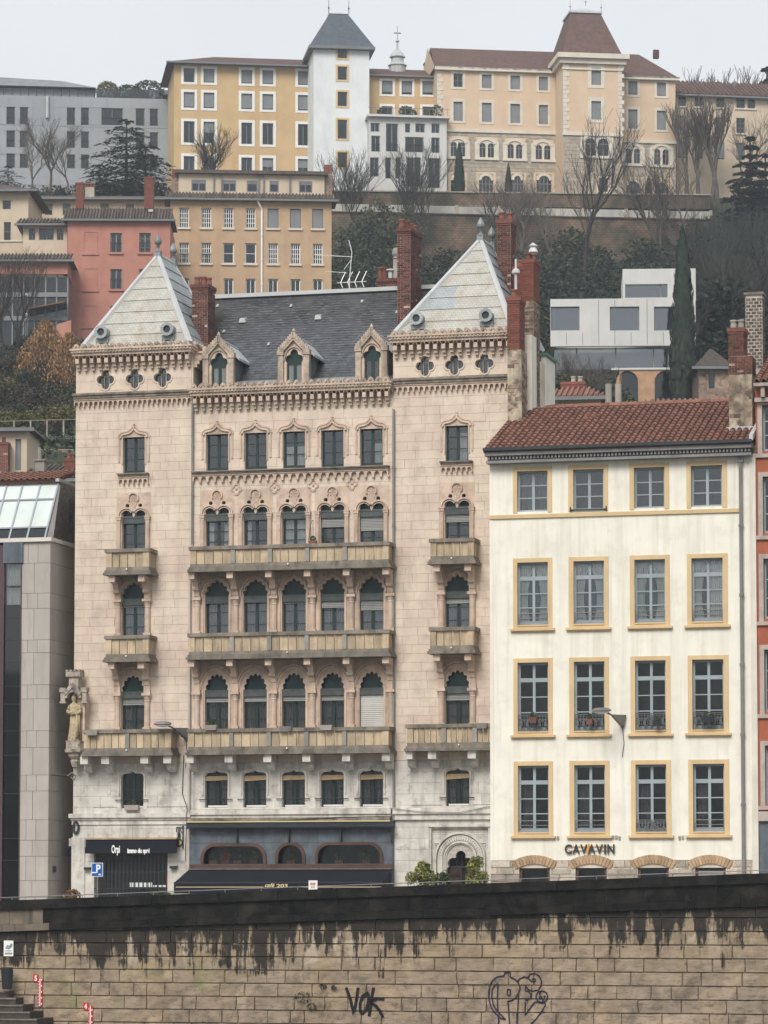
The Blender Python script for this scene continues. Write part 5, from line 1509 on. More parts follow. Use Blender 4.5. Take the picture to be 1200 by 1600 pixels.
# planters and pots on the balconies and sills
def trough(px, py, v, wd, m, leaves, label, hang=.12, name='planter_box'):
    u, z = F(px, py, v)
    t = thing(name, label, 'planter', F.world(u, v, z), -F.yaw, 'planters on the facades')
    obj('box', MB().hexa([(-wd/2+.04,-.09,-.2),(wd/2-.04,-.09,-.2),(wd/2-.04,.09,-.2),(-wd/2+.04,.09,-.2)],[(-wd/2,-.12,0),(wd/2,-.12,0),(wd/2,.12,0),(-wd/2,.12,0)]), m, t)
    if leaves: obj('foliage', leaf_cloud(wd*.42, .10, .12, 160, .07, flat=True), M['leafgreen'], t, (0,0,.08))
    return t
# ================================================================ ground, river wall
VR = -20.5
SLOPE = .034
def UR(px, py=1500, v=0.0): return F(px, py, VR+v)[0]
def ZR(px, py, v=0.0): return F(px, py, VR+v)[1]
def ztop(u): return ztop0 + SLOPE*(u - UR(600, 1390))
ztop0 = ZR(600, 1387.5)
M['ground'] = mat('asphalt', (.06,.06,.062), var=.2, scale=2, bump=.3)
M['pavement'] = mat('pale_paving', (.30,.28,.26), var=.15, scale=2)
def sheet(name, pts, m): return struct(obj(name, MB().poly(pts), m))
def wpt(u, v, z): return tuple(F.world(u, v, z))
zs0 = ztop0 - 1.05
zg = lambda u: zs0 + SLOPE*(u - UR(600,1390))
sheet('road', [wpt(-60,VR+4,zg(-60)), wpt(60,VR+4,zg(60)), wpt(60,VW-4.0,zg(60)), wpt(-60,VW-4.0,zg(-60))], M['ground'])
sheet('river_pavement', [wpt(-60,VR+.45,zg(-60)+.12), wpt(60,VR+.45,zg(60)+.12), wpt(60,VR+3.9,zg(60)+.12), wpt(-60,VR+3.9,zg(-60)+.12)], M['pavement'])
sheet('house_pavement', [wpt(-60,VW-3.9,zg(-60)+.12), wpt(60,VW-3.9,zg(60)+.12), wpt(60,14,zg(60)+.12), wpt(-60,14,zg(-60)+.12)], M['pavement'])
struct(obj('kerb', MB().hexa([wpt(-60,VR+3.85,zg(-60)-.1),wpt(60,VR+3.85,zg(60)-.1),wpt(60,VR+4,zg(60)-.1),wpt(-60,VR+4,zg(-60)-.1)],[wpt(-60,VR+3.85,zg(-60)+.125),wpt(60,VR+3.85,zg(60)+.125),wpt(60,VR+4,zg(60)+.125),wpt(-60,VR+4,zg(-60)+.125)]).hexa([wpt(-60,VW-4,zg(-60)-.1),wpt(60,VW-4,zg(60)-.1),wpt(60,VW-3.85,zg(60)-.1),wpt(-60,VW-3.85,zg(-60)-.1)],[wpt(-60,VW-4,zg(-60)+.125),wpt(60,VW-4,zg(60)+.125),wpt(60,VW-3.85,zg(60)+.125),wpt(-60,VW-3.85,zg(-60)+.125)]), M['pavement']))
for k in range(-9, 10):
    struct(obj('lane_marking', MB().poly([wpt(k*6,VR+9,zg(k*6)+.006), wpt(k*6+3,VR+9,zg(k*6+3)+.006), wpt(k*6+3,VR+9.12,zg(k*6+3)+.006), wpt(k*6,VR+9.12,zg(k*6)+.006)]), M['white']))

def wall_material():
    """ashlar of the quay: brown-grey stones, black runs below the parapet, pale lime washes, patches of moss."""
    m = mat('quay_ashlar', (.29,.225,.172), var=.3, scale=1.6, isl=.10, tint=(.32,.24,.165), spot=(.085,.07,.055), spamt=.6, spscale=2.2, bump=1.0, bscale=6, rough=.9)
    t = m.node_tree; N = t.nodes; L = t.links; p = N['Principled BSDF']
    tc = N.new('ShaderNodeNewGeometry'); mp = N.new('ShaderNodeVectorRotate'); mp.rotation_type = 'Z_AXIS'; mp.inputs['Angle'].default_value = F.yaw
    L.new(tc.outputs['Position'], mp.inputs['Vector'])
    sx = N.new('ShaderNodeSeparateXYZ'); L.new(mp.outputs[0], sx.inputs[0])
    def M2(op, a, b=None):
        n = N.new('ShaderNodeMath'); n.operation = op; n.use_clamp = False
        for i, x in enumerate((a,b)):
            if x is None: continue
            if isinstance(x, (int,float)): n.inputs[i].default_value = x
            else: L.new(x, n.inputs[i])
        return n.outputs[0]
    def rg(v, a, b, c=0., d=1.):
        n = N.new('ShaderNodeMapRange'); L.new(v, n.inputs[0])
        for i, x in enumerate((a,b,c,d)): n.inputs[i+1].default_value = x
        return n.outputs[0]
    # height below the foot of the parapet: u is measured along the wall
    off = F.o.x*math.cos(F.yaw) - F.o.y*math.sin(F.yaw)
    u = M2('SUBTRACT', sx.outputs[0], off)
    line = M2('ADD', M2('MULTIPLY', u, SLOPE), ztop0 - 1.02 - SLOPE*UR(600,1390))
    below = M2('SUBTRACT', line, sx.outputs[2])
    def nz(sc, det=5, vec=None, r=.6):
        n = N.new('ShaderNodeTexNoise'); n.inputs['Scale'].default_value = sc; n.inputs['Detail'].default_value = det; n.inputs['Roughness'].default_value = r
        L.new(vec or mp.outputs[0], n.inputs['Vector']); return n.outputs[0]
    st = N.new('ShaderNodeMapping'); st.inputs['Scale'].default_value = (3.2, 3.2, .34); L.new(mp.outputs[0], st.inputs[0])
    runs = nz(1.0, 7, st.outputs[0], .7)
    lowf = nz(.25, 2)
    th = M2('ADD', M2('MULTIPLY', below, .175), M2('MULTIPLY', rg(lowf, .35,.65,0,1), .10))
    pt = nz(1.1, 4)
    blk = rg(M2('SUBTRACT', M2('ADD', runs, M2('MULTIPLY', M2('SUBTRACT', pt, .5), .6)), th), .27, .34)
    st2 = N.new('ShaderNodeMapping'); st2.inputs['Scale'].default_value = (1.5,1.5,.7); st2.inputs['Location'].default_value = (7,3,1); L.new(mp.outputs[0], st2.inputs[0])
    pal = M2('MULTIPLY', rg(nz(1.0, 6, st2.outputs[0], .65), .57, .63), rg(below, .2, 1.8, .9, .12))
    mos = M2('MULTIPLY', rg(nz(.55, 4), .50, .62), .6)
    near = M2('MULTIPLY', rg(M2('ABSOLUTE', M2('ADD', u, 2.6)), 1.2, 5, 1, 0), rg(below, 1.0, 2.0, 0, 1))
    def mx(f, a, b):
        n = N.new('ShaderNodeMixRGB'); L.new(f, n.inputs[0]); L.new(a, n.inputs[1]); n.inputs[2].default_value = (*b, 1); return n.outputs[0]
    src = p.inputs['Base Color'].links[0].from_socket
    hs_ = N.new('ShaderNodeMapping'); hs_.inputs['Scale'].default_value = (2.2,2.2,15); L.new(mp.outputs[0], hs_.inputs[0])
    crk = M2('MULTIPLY', rg(nz(1.0, 6, hs_.outputs[0], .7), .53, .60), .55)
    c = mx(crk, src, (.085,.07,.055)); c = mx(M2('MULTIPLY', rg(below, 3.0, 1.0, 0, 1), .35), c, (.33,.25,.155)); c = mx(pal, c, (.50,.42,.32)); c = mx(M2('MULTIPLY', mos, near), c, (.16,.21,.06)); c = mx(M2('MULTIPLY', blk, .95), c, (.018,.016,.014))
    L.new(c, p.inputs['Base Color'])
    return m
M['quay'] = wall_material()
M['quaymortar'] = mat('dark_wet_mortar', (.18,.14,.105), var=.3)
M['parapet'] = mat('black_crusted_stone', (.011,.0105,.010), var=.4, scale=2.5, isl=.25, streak=(.09,.075,.06), samt=.3, stretch=(1.5,1.5,1.2), spot=(.045,.04,.034), spamt=.35, spscale=4, bump=.6, bscale=9, rough=.9, spec=.05)
M['parapetbrown'] = mat('brown_parapet_stone', (.16,.13,.10), var=.3, scale=2, streak=(.03,.03,.03), samt=.7, bump=.5)
rw = thing('river_wall', 'long stained ashlar quay wall with a blackened sloping parapet along the river', 'wall', F.world(0,VR,0), -F.yaw)
ua, ub_ = UR(-260), UR(1460)
zbot = -6.5
def slope_box(mb, x0, x1, y0, y1, d0, d1):
    """d0 > d1: depths below the sloping top line."""
    mb.hexa([(x0,y0,ztop(x0)-d0),(x1,y0,ztop(x1)-d0),(x1,y1,ztop(x1)-d0),(x0,y1,ztop(x0)-d0)],[(x0,y0,ztop(x0)-d1),(x1,y0,ztop(x1)-d1),(x1,y1,ztop(x1)-d1),(x0,y1,ztop(x0)-d1)]); return mb
core = MB(); core.hexa([(ua,.06,zbot),(ub_,.06,zbot),(ub_,.9,zbot),(ua,.9,zbot)],[(ua,.06,ztop(ua)-1.01),(ub_,.06,ztop(ub_)-1.01),(ub_,.9,ztop(ub_)-1.01),(ua,.9,ztop(ua)-1.01)])
core.hexa([(ua,.02,ztop(ua)-1.0),(ub_,.02,ztop(ub_)-1.0),(ub_,.42,ztop(ub_)-1.0),(ua,.42,ztop(ua)-1.0)],[(ua,.02,ztop(ua)-.2),(ub_,.02,ztop(ub_)-.2),(ub_,.42,ztop(ub_)-.2),(ua,.42,ztop(ua)-.2)])
obj('core', core, M['quaymortar'], rw)
rnd = random.Random(4)
u_brown = UR(45, 1430)
def pm(x): return M['parapetbrown'] if x < u_brown else M['parapet']
for (dy0, dy1, d0, d1, L0, nm) in ((-.14,.5,.27,0,2.3,'coping_stone'), (-.02,.44,.765,.275,1.15,'parapet_stone'), (-.16,.40,1.0,.77,1.9,'moulding_stone')):
    x = ua
    while x < ub_:
        L_ = L0*rnd.uniform(.8,1.2); x2 = min(ub_, x+L_); j = rnd.uniform(-.006,.006)
        mb = slope_box(MB(), x+.006, x2-.006, dy0+j, dy1, d0, d1+.004)
        if nm == 'coping_stone': slope_box(mb, x+.01, x2-.01, dy0+.05+j, dy1-.05, d1+.003, d1-.035)
        obj(nm, mb, M['parapet'] if (nm == 'coping_stone' or x >= u_brown) else M['parapetbrown'], rw)
        x = x2
def rough_block(x0, x1, z0, z1, z1b, dep, r):
    """one quay stone: its face is a coarse irregular grid with chamfered edges."""
    mb = MB(); nx, nz = (4, 2); e = .018
    xs = [x0, x0+e] + [x0+(x1-x0)*i/nx + r.uniform(-.03,.03) for i in range(1,nx)] + [x1-e, x1]
    k = len(mb.v); nxs = len(xs)
    for j, tz in enumerate((0, .06, .5, .94, 1)):
        for i, x in enumerate(xs):
            edge = i in (0, nxs-1) or j in (0, 4)
            fx = (x-x0)/(x1-x0); zt_ = z1 + (z1b-z1)*fx
            y = dep if edge else r.uniform(-.022, .012)
            mb.v.append((x + (0 if edge else r.uniform(-.02,.02)), y, z0+(zt_-z0)*tz))
    for j in range(4):
        for i in range(nxs-1):
            a = k+j*nxs+i; mb.f.append((a, a+1, a+nxs+1, a+nxs))
    return mb
zline = ZR(600, 1517)
hc = ZR(600,1496)-ZR(600,1517)
stones = []
k = -12
while True:
    z0 = zline + k*hc; z1 = z0+hc
    if z0 > ztop(ub_) - 1.02: break
    x = ua + rnd.uniform(-1,0)
    while x < ub_:
        L_ = rnd.choice((.5,.7,.9,1.1,1.3,1.7))*rnd.uniform(.85,1.15)*1.1; x2 = x+L_
        a, b = max(ua, x)+.005, min(ub_, x2)-.005
        t1, t2 = min(z1-.010, ztop(a)-1.01), min(z1-.010, ztop(b)-1.01)
        if b-a > .15 and min(t1,t2)-z0 > .05: stones.append((a,b,z0,t1,t2))
        x = x2
    k += 1
stones.sort(key=lambda s: (not (s[2] > zline-4*hc-.01 and UR(-20) < (s[0]+s[1])/2 < UR(1220)), -s[2]))
rest = MB()
for i, s in enumerate(stones):
    b = rough_block(s[0], s[1], s[2], s[3], s[4], .055, rnd)
    if i < 300: obj('stone_block', b, M['quay'], rw)
    else: rest.add(b)
if rest.v: obj('stone_block', rest, M['quay'], rw, stuff=True)
# thin handrail and posts behind the coping
hr = thing('handrail', 'thin grey metal handrail along the top of the river wall', 'railing', F.world(0,VR+.45,0), -F.yaw)
mb = MB()
mb.tube((ua,0,ztop(ua)+.14),(ub_,0,ztop(ub_)+.14),.014,n=5)
obj('rail', mb, M['pipe'], hr)
x = ua
while x < ub_:
    obj('rail_post', cached('rpost', lambda: MB().tube((0,0,-1.0),(0,0,.14),.014,n=5).mesh('rail_post', M['pipe'])), None, hr, (x,0,ztop(x))); x += 1.25
# little white notice tied to the rail
nb = thing('notice_board', 'small white notice with red print standing on the parapet in front of the cafe awning', 'sign', F.world(UR(489,1383,.2),VR+.2,ZR(489,1390,.2)), -F.yaw)
bd = obj('board', MB().box(-.15,.15,0,.02,0,.30), M['white'], nb)
text_obj('print', 'STOP', M['red'], nb, (0,-.012,.15), width=.18, size=.1, depth=.003, bold=.003)
text_obj('print', 'QUAI', M['red'], nb, (0,-.012,.07), width=.13, size=.06, depth=.003)
# graffiti: strokes of marker paint lying on the stones
M['paint'] = mat('black_marker_paint', (.004,.004,.005), rough=.5, var=.2)
M['purple'] = mat('purple_black_paint', (.018,.010,.03), rough=.5, var=.2)
def strokes(name, label, lines, m, wd):
    g = bpy.data.objects.new(name, None)
    mb = MB()
    for li in lines:
        pts = [(UR(x,y), ZR(x,y)) for x, y in li]
        q = []
        for i in range(len(pts)):                         # smooth once
            q.append(pts[i])
            if i < len(pts)-1 and len(pts) > 3: q.append(((pts[i][0]+pts[i+1][0])/2, (pts[i][1]+pts[i+1][1])/2))
        n0 = [(a[0]+(0), a[1]) for a in q]; s = offset(q, -wd/2)
        mb.band(s, wd, -.030, -.024)
    o = obj(name, mb, m, rw, label=label)
    return o
strokes('graffiti_tag', 'black scrawled tag reading VOK', [[(541,1543),(548,1562),(553,1584),(556,1570),(560,1543)], [(574,1552),(567,1556),(563,1568),(563,1580),(567,1584),(573,1578),(576,1564),(576,1554),(573,1550)], [(584,1543),(581,1560),(577,1588)], [(601,1561),(590,1560),(579,1566),(588,1572),(594,1580),(599,1590)]], M['paint'], .10)
def ph(l): return [(740+x/8.571, 1500+y/8.571) for x, y in l]
cir = lambda cx, cy, rx, ry, a0=0, a1=360, n=18: [(cx+rx*math.cos(R(a0+(a1-a0)*i/n)), cy+ry*math.sin(R(a0+(a1-a0)*i/n))) for i in range(n+1)]
strokes('graffiti_drawing', 'dark purple outline drawing of bulbous letters with a small ball', [
    ph([(430,798),(370,780),(300,720),(240,640),(210,540),(203,430),(220,340),(260,270),(320,225),(410,210),(418,170),(495,168),(490,225),(560,260),(605,310),(625,370),(610,430),(570,500),(520,540),(460,550)]),
    ph([(325,690),(270,610),(245,500),(250,400),(280,340),(328,315)]), ph([(328,315),(322,500),(328,690),(430,798)]), ph([(460,550),(470,650),(485,860)]), ph([(605,450),(598,600),(585,860)]), ph([(335,770),(338,860)]),
    ph([(455,390),(495,395),(493,475),(458,475),(455,390)]),
    ph([(590,290),(620,250),(680,225),(730,240),(770,280),(800,292),(828,280),(825,255),(800,250),(782,268)]), ph([(730,235),(760,190),(820,180),(880,215),(912,280),(905,340),(870,400),(800,415),(740,400),(695,345),(697,410),(740,420),(770,460),(760,510),(720,540),(690,530)]),
    ph([(695,560),(692,650),(695,745),(720,700),(790,600),(835,555)]), ph([(835,560),(900,575),(965,580),(968,600),(900,710),(840,790),(765,860)]),
    ph(cir(915,490,77,76)), ph([(905,420),(885,450),(895,485),(930,520),(930,560)]), ph(cir(882,510,7,8,n=6)), ph(cir(952,490,9,10,n=6))], M['purple'], .045)
# poster, bin, flood gauges, steps
po = thing('poster', 'small white printed notice pasted on the river wall at far left', 'poster', F.world(UR(14,1481),VR-.04,ZR(14,1494)), -F.yaw)
obj('sheet', MB().box(-.17,.17,0,.008,0,.52), M['white'], po)
pr = MB(); pr.prism([(-.12,.25),(-.05,.38),(.03,.35),(.08,.40),(.12,.30),(.02,.22)], -.004, 0); pr.box(-.13,.13,-.004,0,.06,.12); pr.box(.06,.14,-.004,0,.32,.42); pr.box(-.12,.10,-.004,0,.16,.19)
obj('print', pr, mat('grey_print', (.22,.26,.27), var=.3), po)
bn = thing('rubbish_bin', 'dark slatted rubbish bin standing at the head of the quay steps', 'bin', F.world(UR(11,1545,-.5),VR-.5,ZR(11,1546,-.5)), -F.yaw)
obj('body', MB().lathe([(.13,0),(.15,0),(.18,.66),(.0,.66)], n=12), M['iron'], bn); obj('rim', MB().lathe([(.17,.66),(.20,.66),(.20,.73),(.17,.73)], n=12), M['iron'], bn)
for k in range(10):
    a = k*PI/5; obj('slat', cached('bslat', lambda: MB().hexa([(-.03,-.165,.03),(.03,-.165,.03),(.03,-.15,.03),(-.03,-.15,.03)],[(-.035,-.205,.64),(.035,-.205,.64),(.035,-.19,.64),(-.035,-.19,.64)]).mesh('slat', M['iron'])), None, bn).rotation_euler = (0,0,a)
def gauge(pxn, pyn, digit, px0, px1, pyt, pyb, label):
    v = -.05
    x0, x1 = UR(px0,1560,v), UR(px1,1560,v); z0, z1 = ZR(px0,pyb,v), ZR(px0,pyt,v)
    g = thing('flood_gauge', label, 'gauge', F.world((x0+x1)/2, VR+v, z0), -F.yaw, 'flood gauges on the river wall')
    w_ = x1-x0; h = z1-z0
    obj('board', MB().box(-w_/2,w_/2,0,.012,0,h), M['red'], g)
    n = int(h/.05)
    tk = MB(); tk.box(-.012,.012,-.004,0,0,h)
    for i in range(n): 
        z = i*.05; tk.box(-w_/2+.01,-.012,-.004,0,z,z+.018) if i % 2 == 0 else tk.box(-w_/2+.04,-.012,-.004,0,z,z+.018)
        if i % 4 == 1: tk.box(.03,w_/2-.01,-.004,0,z,z+.05)
    obj('scale_marks', tk, M['white'], g)
    pl = obj('number_plate', MB().box(-.09,.09,0,.012,-.10,.14), M['red'], g, (UR(pxn,pyn,v)-(x0+x1)/2, 0, ZR(pxn,pyn,v)-z0))
    text_obj('digit', digit, M['white'], pl, (0,-.006,-.07), width=.09, size=.24, depth=.003, bold=.008)
gauge(56,1529,'5',59,66,1529,1572,'red and white flood gauge marked 5 above the steps')
gauge(134,1573,'4',138,145,1571,1610,'red and white flood gauge marked 4 lower down the river wall')
st = thing('quay_steps', 'flight of dark stone steps going down along the river wall at bottom left', 'stairs', F.world(0,VR,0), -F.yaw)
M['step'] = mat('dark_step_stone', (.06,.05,.042), var=.3, scale=3, bump=.5, spot=(.12,.1,.08), spamt=.4)
vs_ = -3.4
for k in range(12):
    # steps are long slabs seen end-on; each next one is lower and reaches further right
    zt_ = ZR(10, 1548+k*10.3, -.2); xr = UR(18+k*15.5, 1560+k*10, -.2)
    obj('step', MB().box(ua, xr, -.06-.0-k*.012-.30*k-.4, .0-.004*k if k == 0 else -.30*k+.02, zt_-.22, zt_) if False else MB().hexa([(ua,-.45-.28*k,zt_-.21),(xr,-.45-.28*k,zt_-.21),(xr,.03,zt_-.21),(ua,.03,zt_-.21)],[(ua,-.45-.28*k,zt_-.0),(xr,-.45-.28*k,zt_-.0),(xr,.03,zt_),(ua,.03,zt_)]), M['step'], st)
    obj('tread_edge', MB().box(ua, xr+.01, -.49-.28*k, -.453-.28*k, zt_-.05, zt_+.004), M['rail'], st)
obj('stair_wall', MB().box(ua,UR(0),-.4,-.3,-6,-5.9), M['step'], st)
# weeds in the joints of the wall
for i, (px, py, s) in enumerate(((474,1558,.22),(488,1573,.14),(505,1541,.10),(522,1543,.08))):
    w_ = thing('wall_weed', ('large tuft of green weed growing from the quay wall left of the black tag','small tuft of weed under the larger one on the quay wall','tiny weed on the quay wall above the black tag','weed nearest the black tag letters, higher on the quay wall')[i], 'plant', F.world(UR(px,py),VR-.03,ZR(px,py)), -F.yaw, 'weeds in the quay wall joints')
    obj('foliage', leaf_cloud(s*1.3,.06,s,int(400*s)+40,.06,seed=i), M['darkleaf'], w_, (0,-.04,0))
# river below the frame; unseen bank added behind camera to darken window reflections
struct(obj('unseen_far_bank', MB().hexa([(-400,-240,-7),(400,-240,-7),(400,-42,-7),(-400,-42,-7)],[(-400,-240,40),(400,-240,40),(400,-90,12),(-400,-90,12)]), mat('unseen_bank_green', (.05,.055,.04), var=.5, scale=.1)))
struct(obj('river_water', MB().poly([(-300,-60,-6.4),(300,-60,-6.4),(300,160,-6.4),(-300,160,-6.4)]), mat('river_water', (.05,.06,.05), rough=.15, var=.1)))
# parking sign on its post behind the parapet
vP = -12
uP, zP = F(152, 1359, vP)
pk_s = thing('parking_sign', 'blue square parking sign on a grey post in front of the estate agent shop', 'sign', F.world(uP, vP, zg(uP)), -F.yaw)
obj('post', MB().tube((0,.03,0),(0,.03,zP-zg(uP)-.1),.03,n=8), M['pipe'], pk_s)
hh = .215
pl = obj('plate', MB().box(-hh,hh,-.01,.01,-.25,.25), M['white'], pk_s, (0,0,zP-zg(uP)))
obj('blue_field', MB().box(-hh+.02,hh-.02,-.016,-.0101,-.23,.23), M['blue'], pl)
text_obj('letter', 'P', M['white'], pl, (.04,-.022,-.10), width=.17, size=.40, depth=.003, bold=.012)
obj('white_bar', MB().box(-.19,-.02,-.025,-.0165,-.12,-.08), M['white'], pl)
obj('wheelchair_mark', MB().prism(arc(.09,-.17,.035,0,360,8)[:-1],-.025,-.0165).box(.12,.16,-.025,-.0165,-.20,-.17), M['white'], pl)
# shrubs
def shrub(px, pyt, pyb, wpx, v, label, m, n=1500, leaf=.12, seed=1, name='shrub'):
    u, z1 = F(px, pyt, v); z0 = zg(u)+.1
    sc = 41.0
    w_ = wpx/sc; h = z1-z0
    t = thing(name, label, 'shrub', F.world(u, v, z0), 0, 'shrubs along the street')
    zv = F.z(px, pyb, v) - z0
    o = obj('foliage', leaf_cloud(w_/2, w_/2*.8, (h-zv)*.62, n, leaf, clumps=16, seed=seed, low=-.9), M[m], t, (0,0,h-(h-zv)*.55))
    tb = MB()
    for k in range(9):
        a = k*.7; tb.tube((0,0,.3),(math.cos(a)*w_*.3,math.sin(a)*w_*.2,h*.8),.025,.01,4)
    obj('stem', tb, M['stemwood'], t)
    obj('pot', MB().lathe([(.25,0),(.3,.02),(.36,.5),(.3,.5),(.0,.45)], n=12), M['iron'], t)
    return t
shrub(657, 1346, 1392, 52, -3.0, 'laurel shrub with yellow-green leaves left of the arched doorway', 'leafy', 2000, .13, 1)
shrub(692, 1364, 1392, 34, -2.6, 'low dark green shrub between the laurel and the arched door', 'leafgreen', 900, .11, 2)
shrub(745, 1342, 1392, 44, -5.2, 'laurel shrub with yellow-green leaves against the cream house corner', 'leafy', 2000, .13, 3)
shrub(112, 1388, 1406, 30, -4.0, 'low reddish dry shrub at the foot of the left street corner', 'autumn', 700, .10, 4)
shrub(250, 1392, 1404, 40, -4.0, 'low green shrub with red leaves below the estate agent window', 'leafgreen', 600, .10, 5)
# balcony planters
trough(330, 1133, -1.0, .5, M['greypot'], True, 'grey planter with green grass on the left end of the lowest long balcony')
trough(447, 1135, -1.0, .5, M['pipe'], False, 'empty grey trough in the middle of the lowest long balcony')
trough(510, 1133, -1.05, .5, M['greypot'], False, 'pale grey empty trough on the rail left of the slatted shutter')
trough(144, 1141, -1.05, .5, M['greypot'], False, 'pale trough hung on the lowest left balcony by the statue')
trough(753, 1130, -1.05, .45, M['pipe'], False, 'grey trough on the lowest right balcony beside the cream house')
trough(206, 1258, -.12, .62, M['greypot'], True, 'stone planter with green plant in the low window above the estate agent')
trough(833, 1121, VW-.2, .3, M['pot'], True, 'small pot behind the railing of the second floor first window')
trough(921, 1123, VW-.3, .25, M['pot'], True, 'terracotta pot on the railing of the second floor second window')
trough(1027, 1126, VW-.3, .3, M['iron'], True, 'plant on the railing of the second floor third window')
trough(1106, 1120, VW-.3, .5, M['iron'], True, 'trailing plant on the railing of the second floor fourth window')
fp = thing('folded_rack', 'thin dark folded wire rack leaning on the top long balcony', 'rack', F.world(*(lambda a: (a[0], -.7, a[1]))(F(486,848,-.7))), -F.yaw)
obj('frame', MB().path([(-.1,0,0),(-.06,0,.5),(.02,0,.85),(.08,0,.88),(.08,0,0)],.014,4).path([(0,0,0),(0,0,.6)],.01,4), M['iron'], fp)
for i,(px_,py_) in enumerate(((489,848),)):
    trough(px_,py_-3,-.8,.3,M['pot'],True,'potted green plant beside the wire rack on the top long balcony')

for k,(px_,m_,lb) in enumerate(((333,'leafgreen','green plant in a box at the left end of the left cafe window'),(352,'red','red flowering plant in the left cafe window'),(371,'leafgreen','small conical green tree in the middle of the left cafe window'),(396,'olive','low plant at the right end of the left cafe window'),(455,'leafgreen','dark foliage plant in the middle arched cafe window'),(572,'olive','large pale leaved plant in the right cafe window'),(530,'leafgreen','dark plant at the left of the right cafe window'))):
    u_, z_ = U(px_,1348,.3), Z(460,1349.5,.3)
    t = thing('window_plant', lb, 'plant', F.world(u_, .32, z_), -F.yaw, 'plants in the cafe windows')
    obj('box', MB().box(-.16,.16,-.08,.08,0,.13), M['pot'], t)
    obj('foliage', leaf_cloud(.2,.08,.2 if k not in (2,5) else .3,130,.09,seed=k), M[m_], t, (0,0,.3))
# ================================================================ statue on the corner
sx_, sz0 = F(117, 1160, -.5)[0], F(117, 1160, -.5)[1]
M['statue'] = mat('ochre_carved_stone', (.46,.37,.235), var=.25, scale=5, spot=(.12,.09,.06), spamt=.5, spscale=6, bump=.5, bscale=25)
M['niche'] = mat('pale_niche_stone', (.42,.36,.30), var=.3, scale=4, streak=(.06,.055,.05), samt=.9, spot=(.08,.07,.06), spamt=.7, spscale=5, bump=.6)
ni = bpy.data.objects.new('statue_niche', None); link(ni, pk, (sx_, -.45, sz0)); 
mb = MB()
mb.lathe([(.0,-1.05),(.12,-.98),(.2,-.75),(.16,-.68),(.30,-.55),(.32,-.42),(.44,-.40),(.46,-.28),(.40,-.26),(.40,.0),(.42,.02),(.42,.06),(0,.06)], n=8)
obj('pedestal', mb, M['niche'], ni)
mb = MB()
# canopy: arch ring, pinnacles and upper crown
zc_ = 1.75
mb.prism(arc(0,zc_,.36,0,180,10)+arc(0,zc_,.24,180,0,10), -.38, .2)
mb.prism([(-.36,zc_+.2),(-.12,zc_+.52),(0,zc_+.62),(.12,zc_+.52),(.36,zc_+.2),(.3,zc_+.1),(0,zc_+.42),(-.3,zc_+.1)], -.42, -.30)
for s in (-1,1):
    mb.box(s*.45-.13, s*.45+.13, -.30, .0, zc_+.24, zc_+.42); mb.box(s*.45-.09, s*.45+.09, -.26, .0, zc_-.12, zc_+.237); mb.box(s*.45-.12,s*.45+.12,-.28,0,zc_-.20,zc_-.123)
mb.box(-.20,.20,-.25,.15,zc_+.40,zc_+.85); mb.box(-.30,.30,-.34,.2,zc_+.853,zc_+1.05)
for i in range(4): mb.box(-.30+i*.17,-.22+i*.17,-.36,.2,zc_+1.053,zc_+1.13)
obj('canopy', mb, M['niche'], ni)
obj('back_pier', MB().box(-.05,.42,.02,.44,.06,zc_+.2).box(.34,.42,-.1,.0,.06,zc_), M['trim'], ni)
def statue():
    """standing robed woman: one continuous body, carved drapery, arms folded at the waist."""
    mb = MB(); n = 36
    prof = [(0,.21,.17),(.05,.23,.19),(.25,.22,.17),(.5,.205,.16),(.75,.20,.155),(.92,.195,.15),(1.02,.17,.135),(1.12,.175,.14),(1.25,.20,.145),(1.36,.205,.13),(1.43,.15,.11),(1.47,.07,.07),(1.52,.055,.06),(1.56,.075,.085),(1.62,.092,.105),(1.69,.09,.105),(1.75,.065,.08),(1.785,.02,.03)]
    k = len(mb.v); m_ = len(prof)
    for i in range(n):
        a = 2*PI*i/n
        for (z, rx, ry) in prof:
            f = 1
            if z < 1.0: f = 1 + .11*(1-z*.8)*math.sin(a*9+z*1.5) + .05*math.sin(a*4-z*3)
            elif z < 1.4: f = 1 + .04*math.sin(a*7+z*9)
            x = rx*f*math.cos(a) + .03*math.sin(z*2.6); y = ry*f*math.sin(a)
            if 1.57 < z < 1.72 and abs(a-1.5*PI) < .2: y -= .018          # nose and brow
            mb.v.append((x, y, z))
    for i in range(n):
        j = (i+1) % n
        for q in range(m_-1): mb.f.append((k+i*m_+q, k+j*m_+q, k+j*m_+q+1, k+i*m_+q+1))
    # arms: shoulder, elbow, hand meeting in front
    for s, zz in ((-1,1.10),(1,1.04)):
        ps = [(s*.17,0,1.36),(s*.24,-.03,1.18),(s*.21,-.10,1.06),(s*.06,-.21,zz),(-s*.02,-.22,zz+.01)]
        rs = [.065,.07,.062,.045,.035]
        for (a, b, r1, r2) in zip(ps, ps[1:], rs, rs[1:]): mb.tube(a, b, r1, r2, 8)
        for f_ in range(5): mb.tube((-s*.02,-.235,zz+.035-f_*.016),(-s*.085,-.235,zz+.03-f_*.018),.008,.006,4)
    # mantle hanging from the left arm to the ground
    for i in range(4):
        mb.tube((.20-.02*i,-.06-.03*i,1.05),(.20-.01*i,-.08-.025*i,.12),.04,.055,6)
    # feet
    for s in (-1,1): mb.tube((s*.07,-.12,.02),(s*.08,-.25,.0),.045,.03,6)
    return mb
so = obj('statue', statue(), M['statue'], ni, (0,-.12,.07), smooth=True); so.scale = (1.08,1.08,1.02)
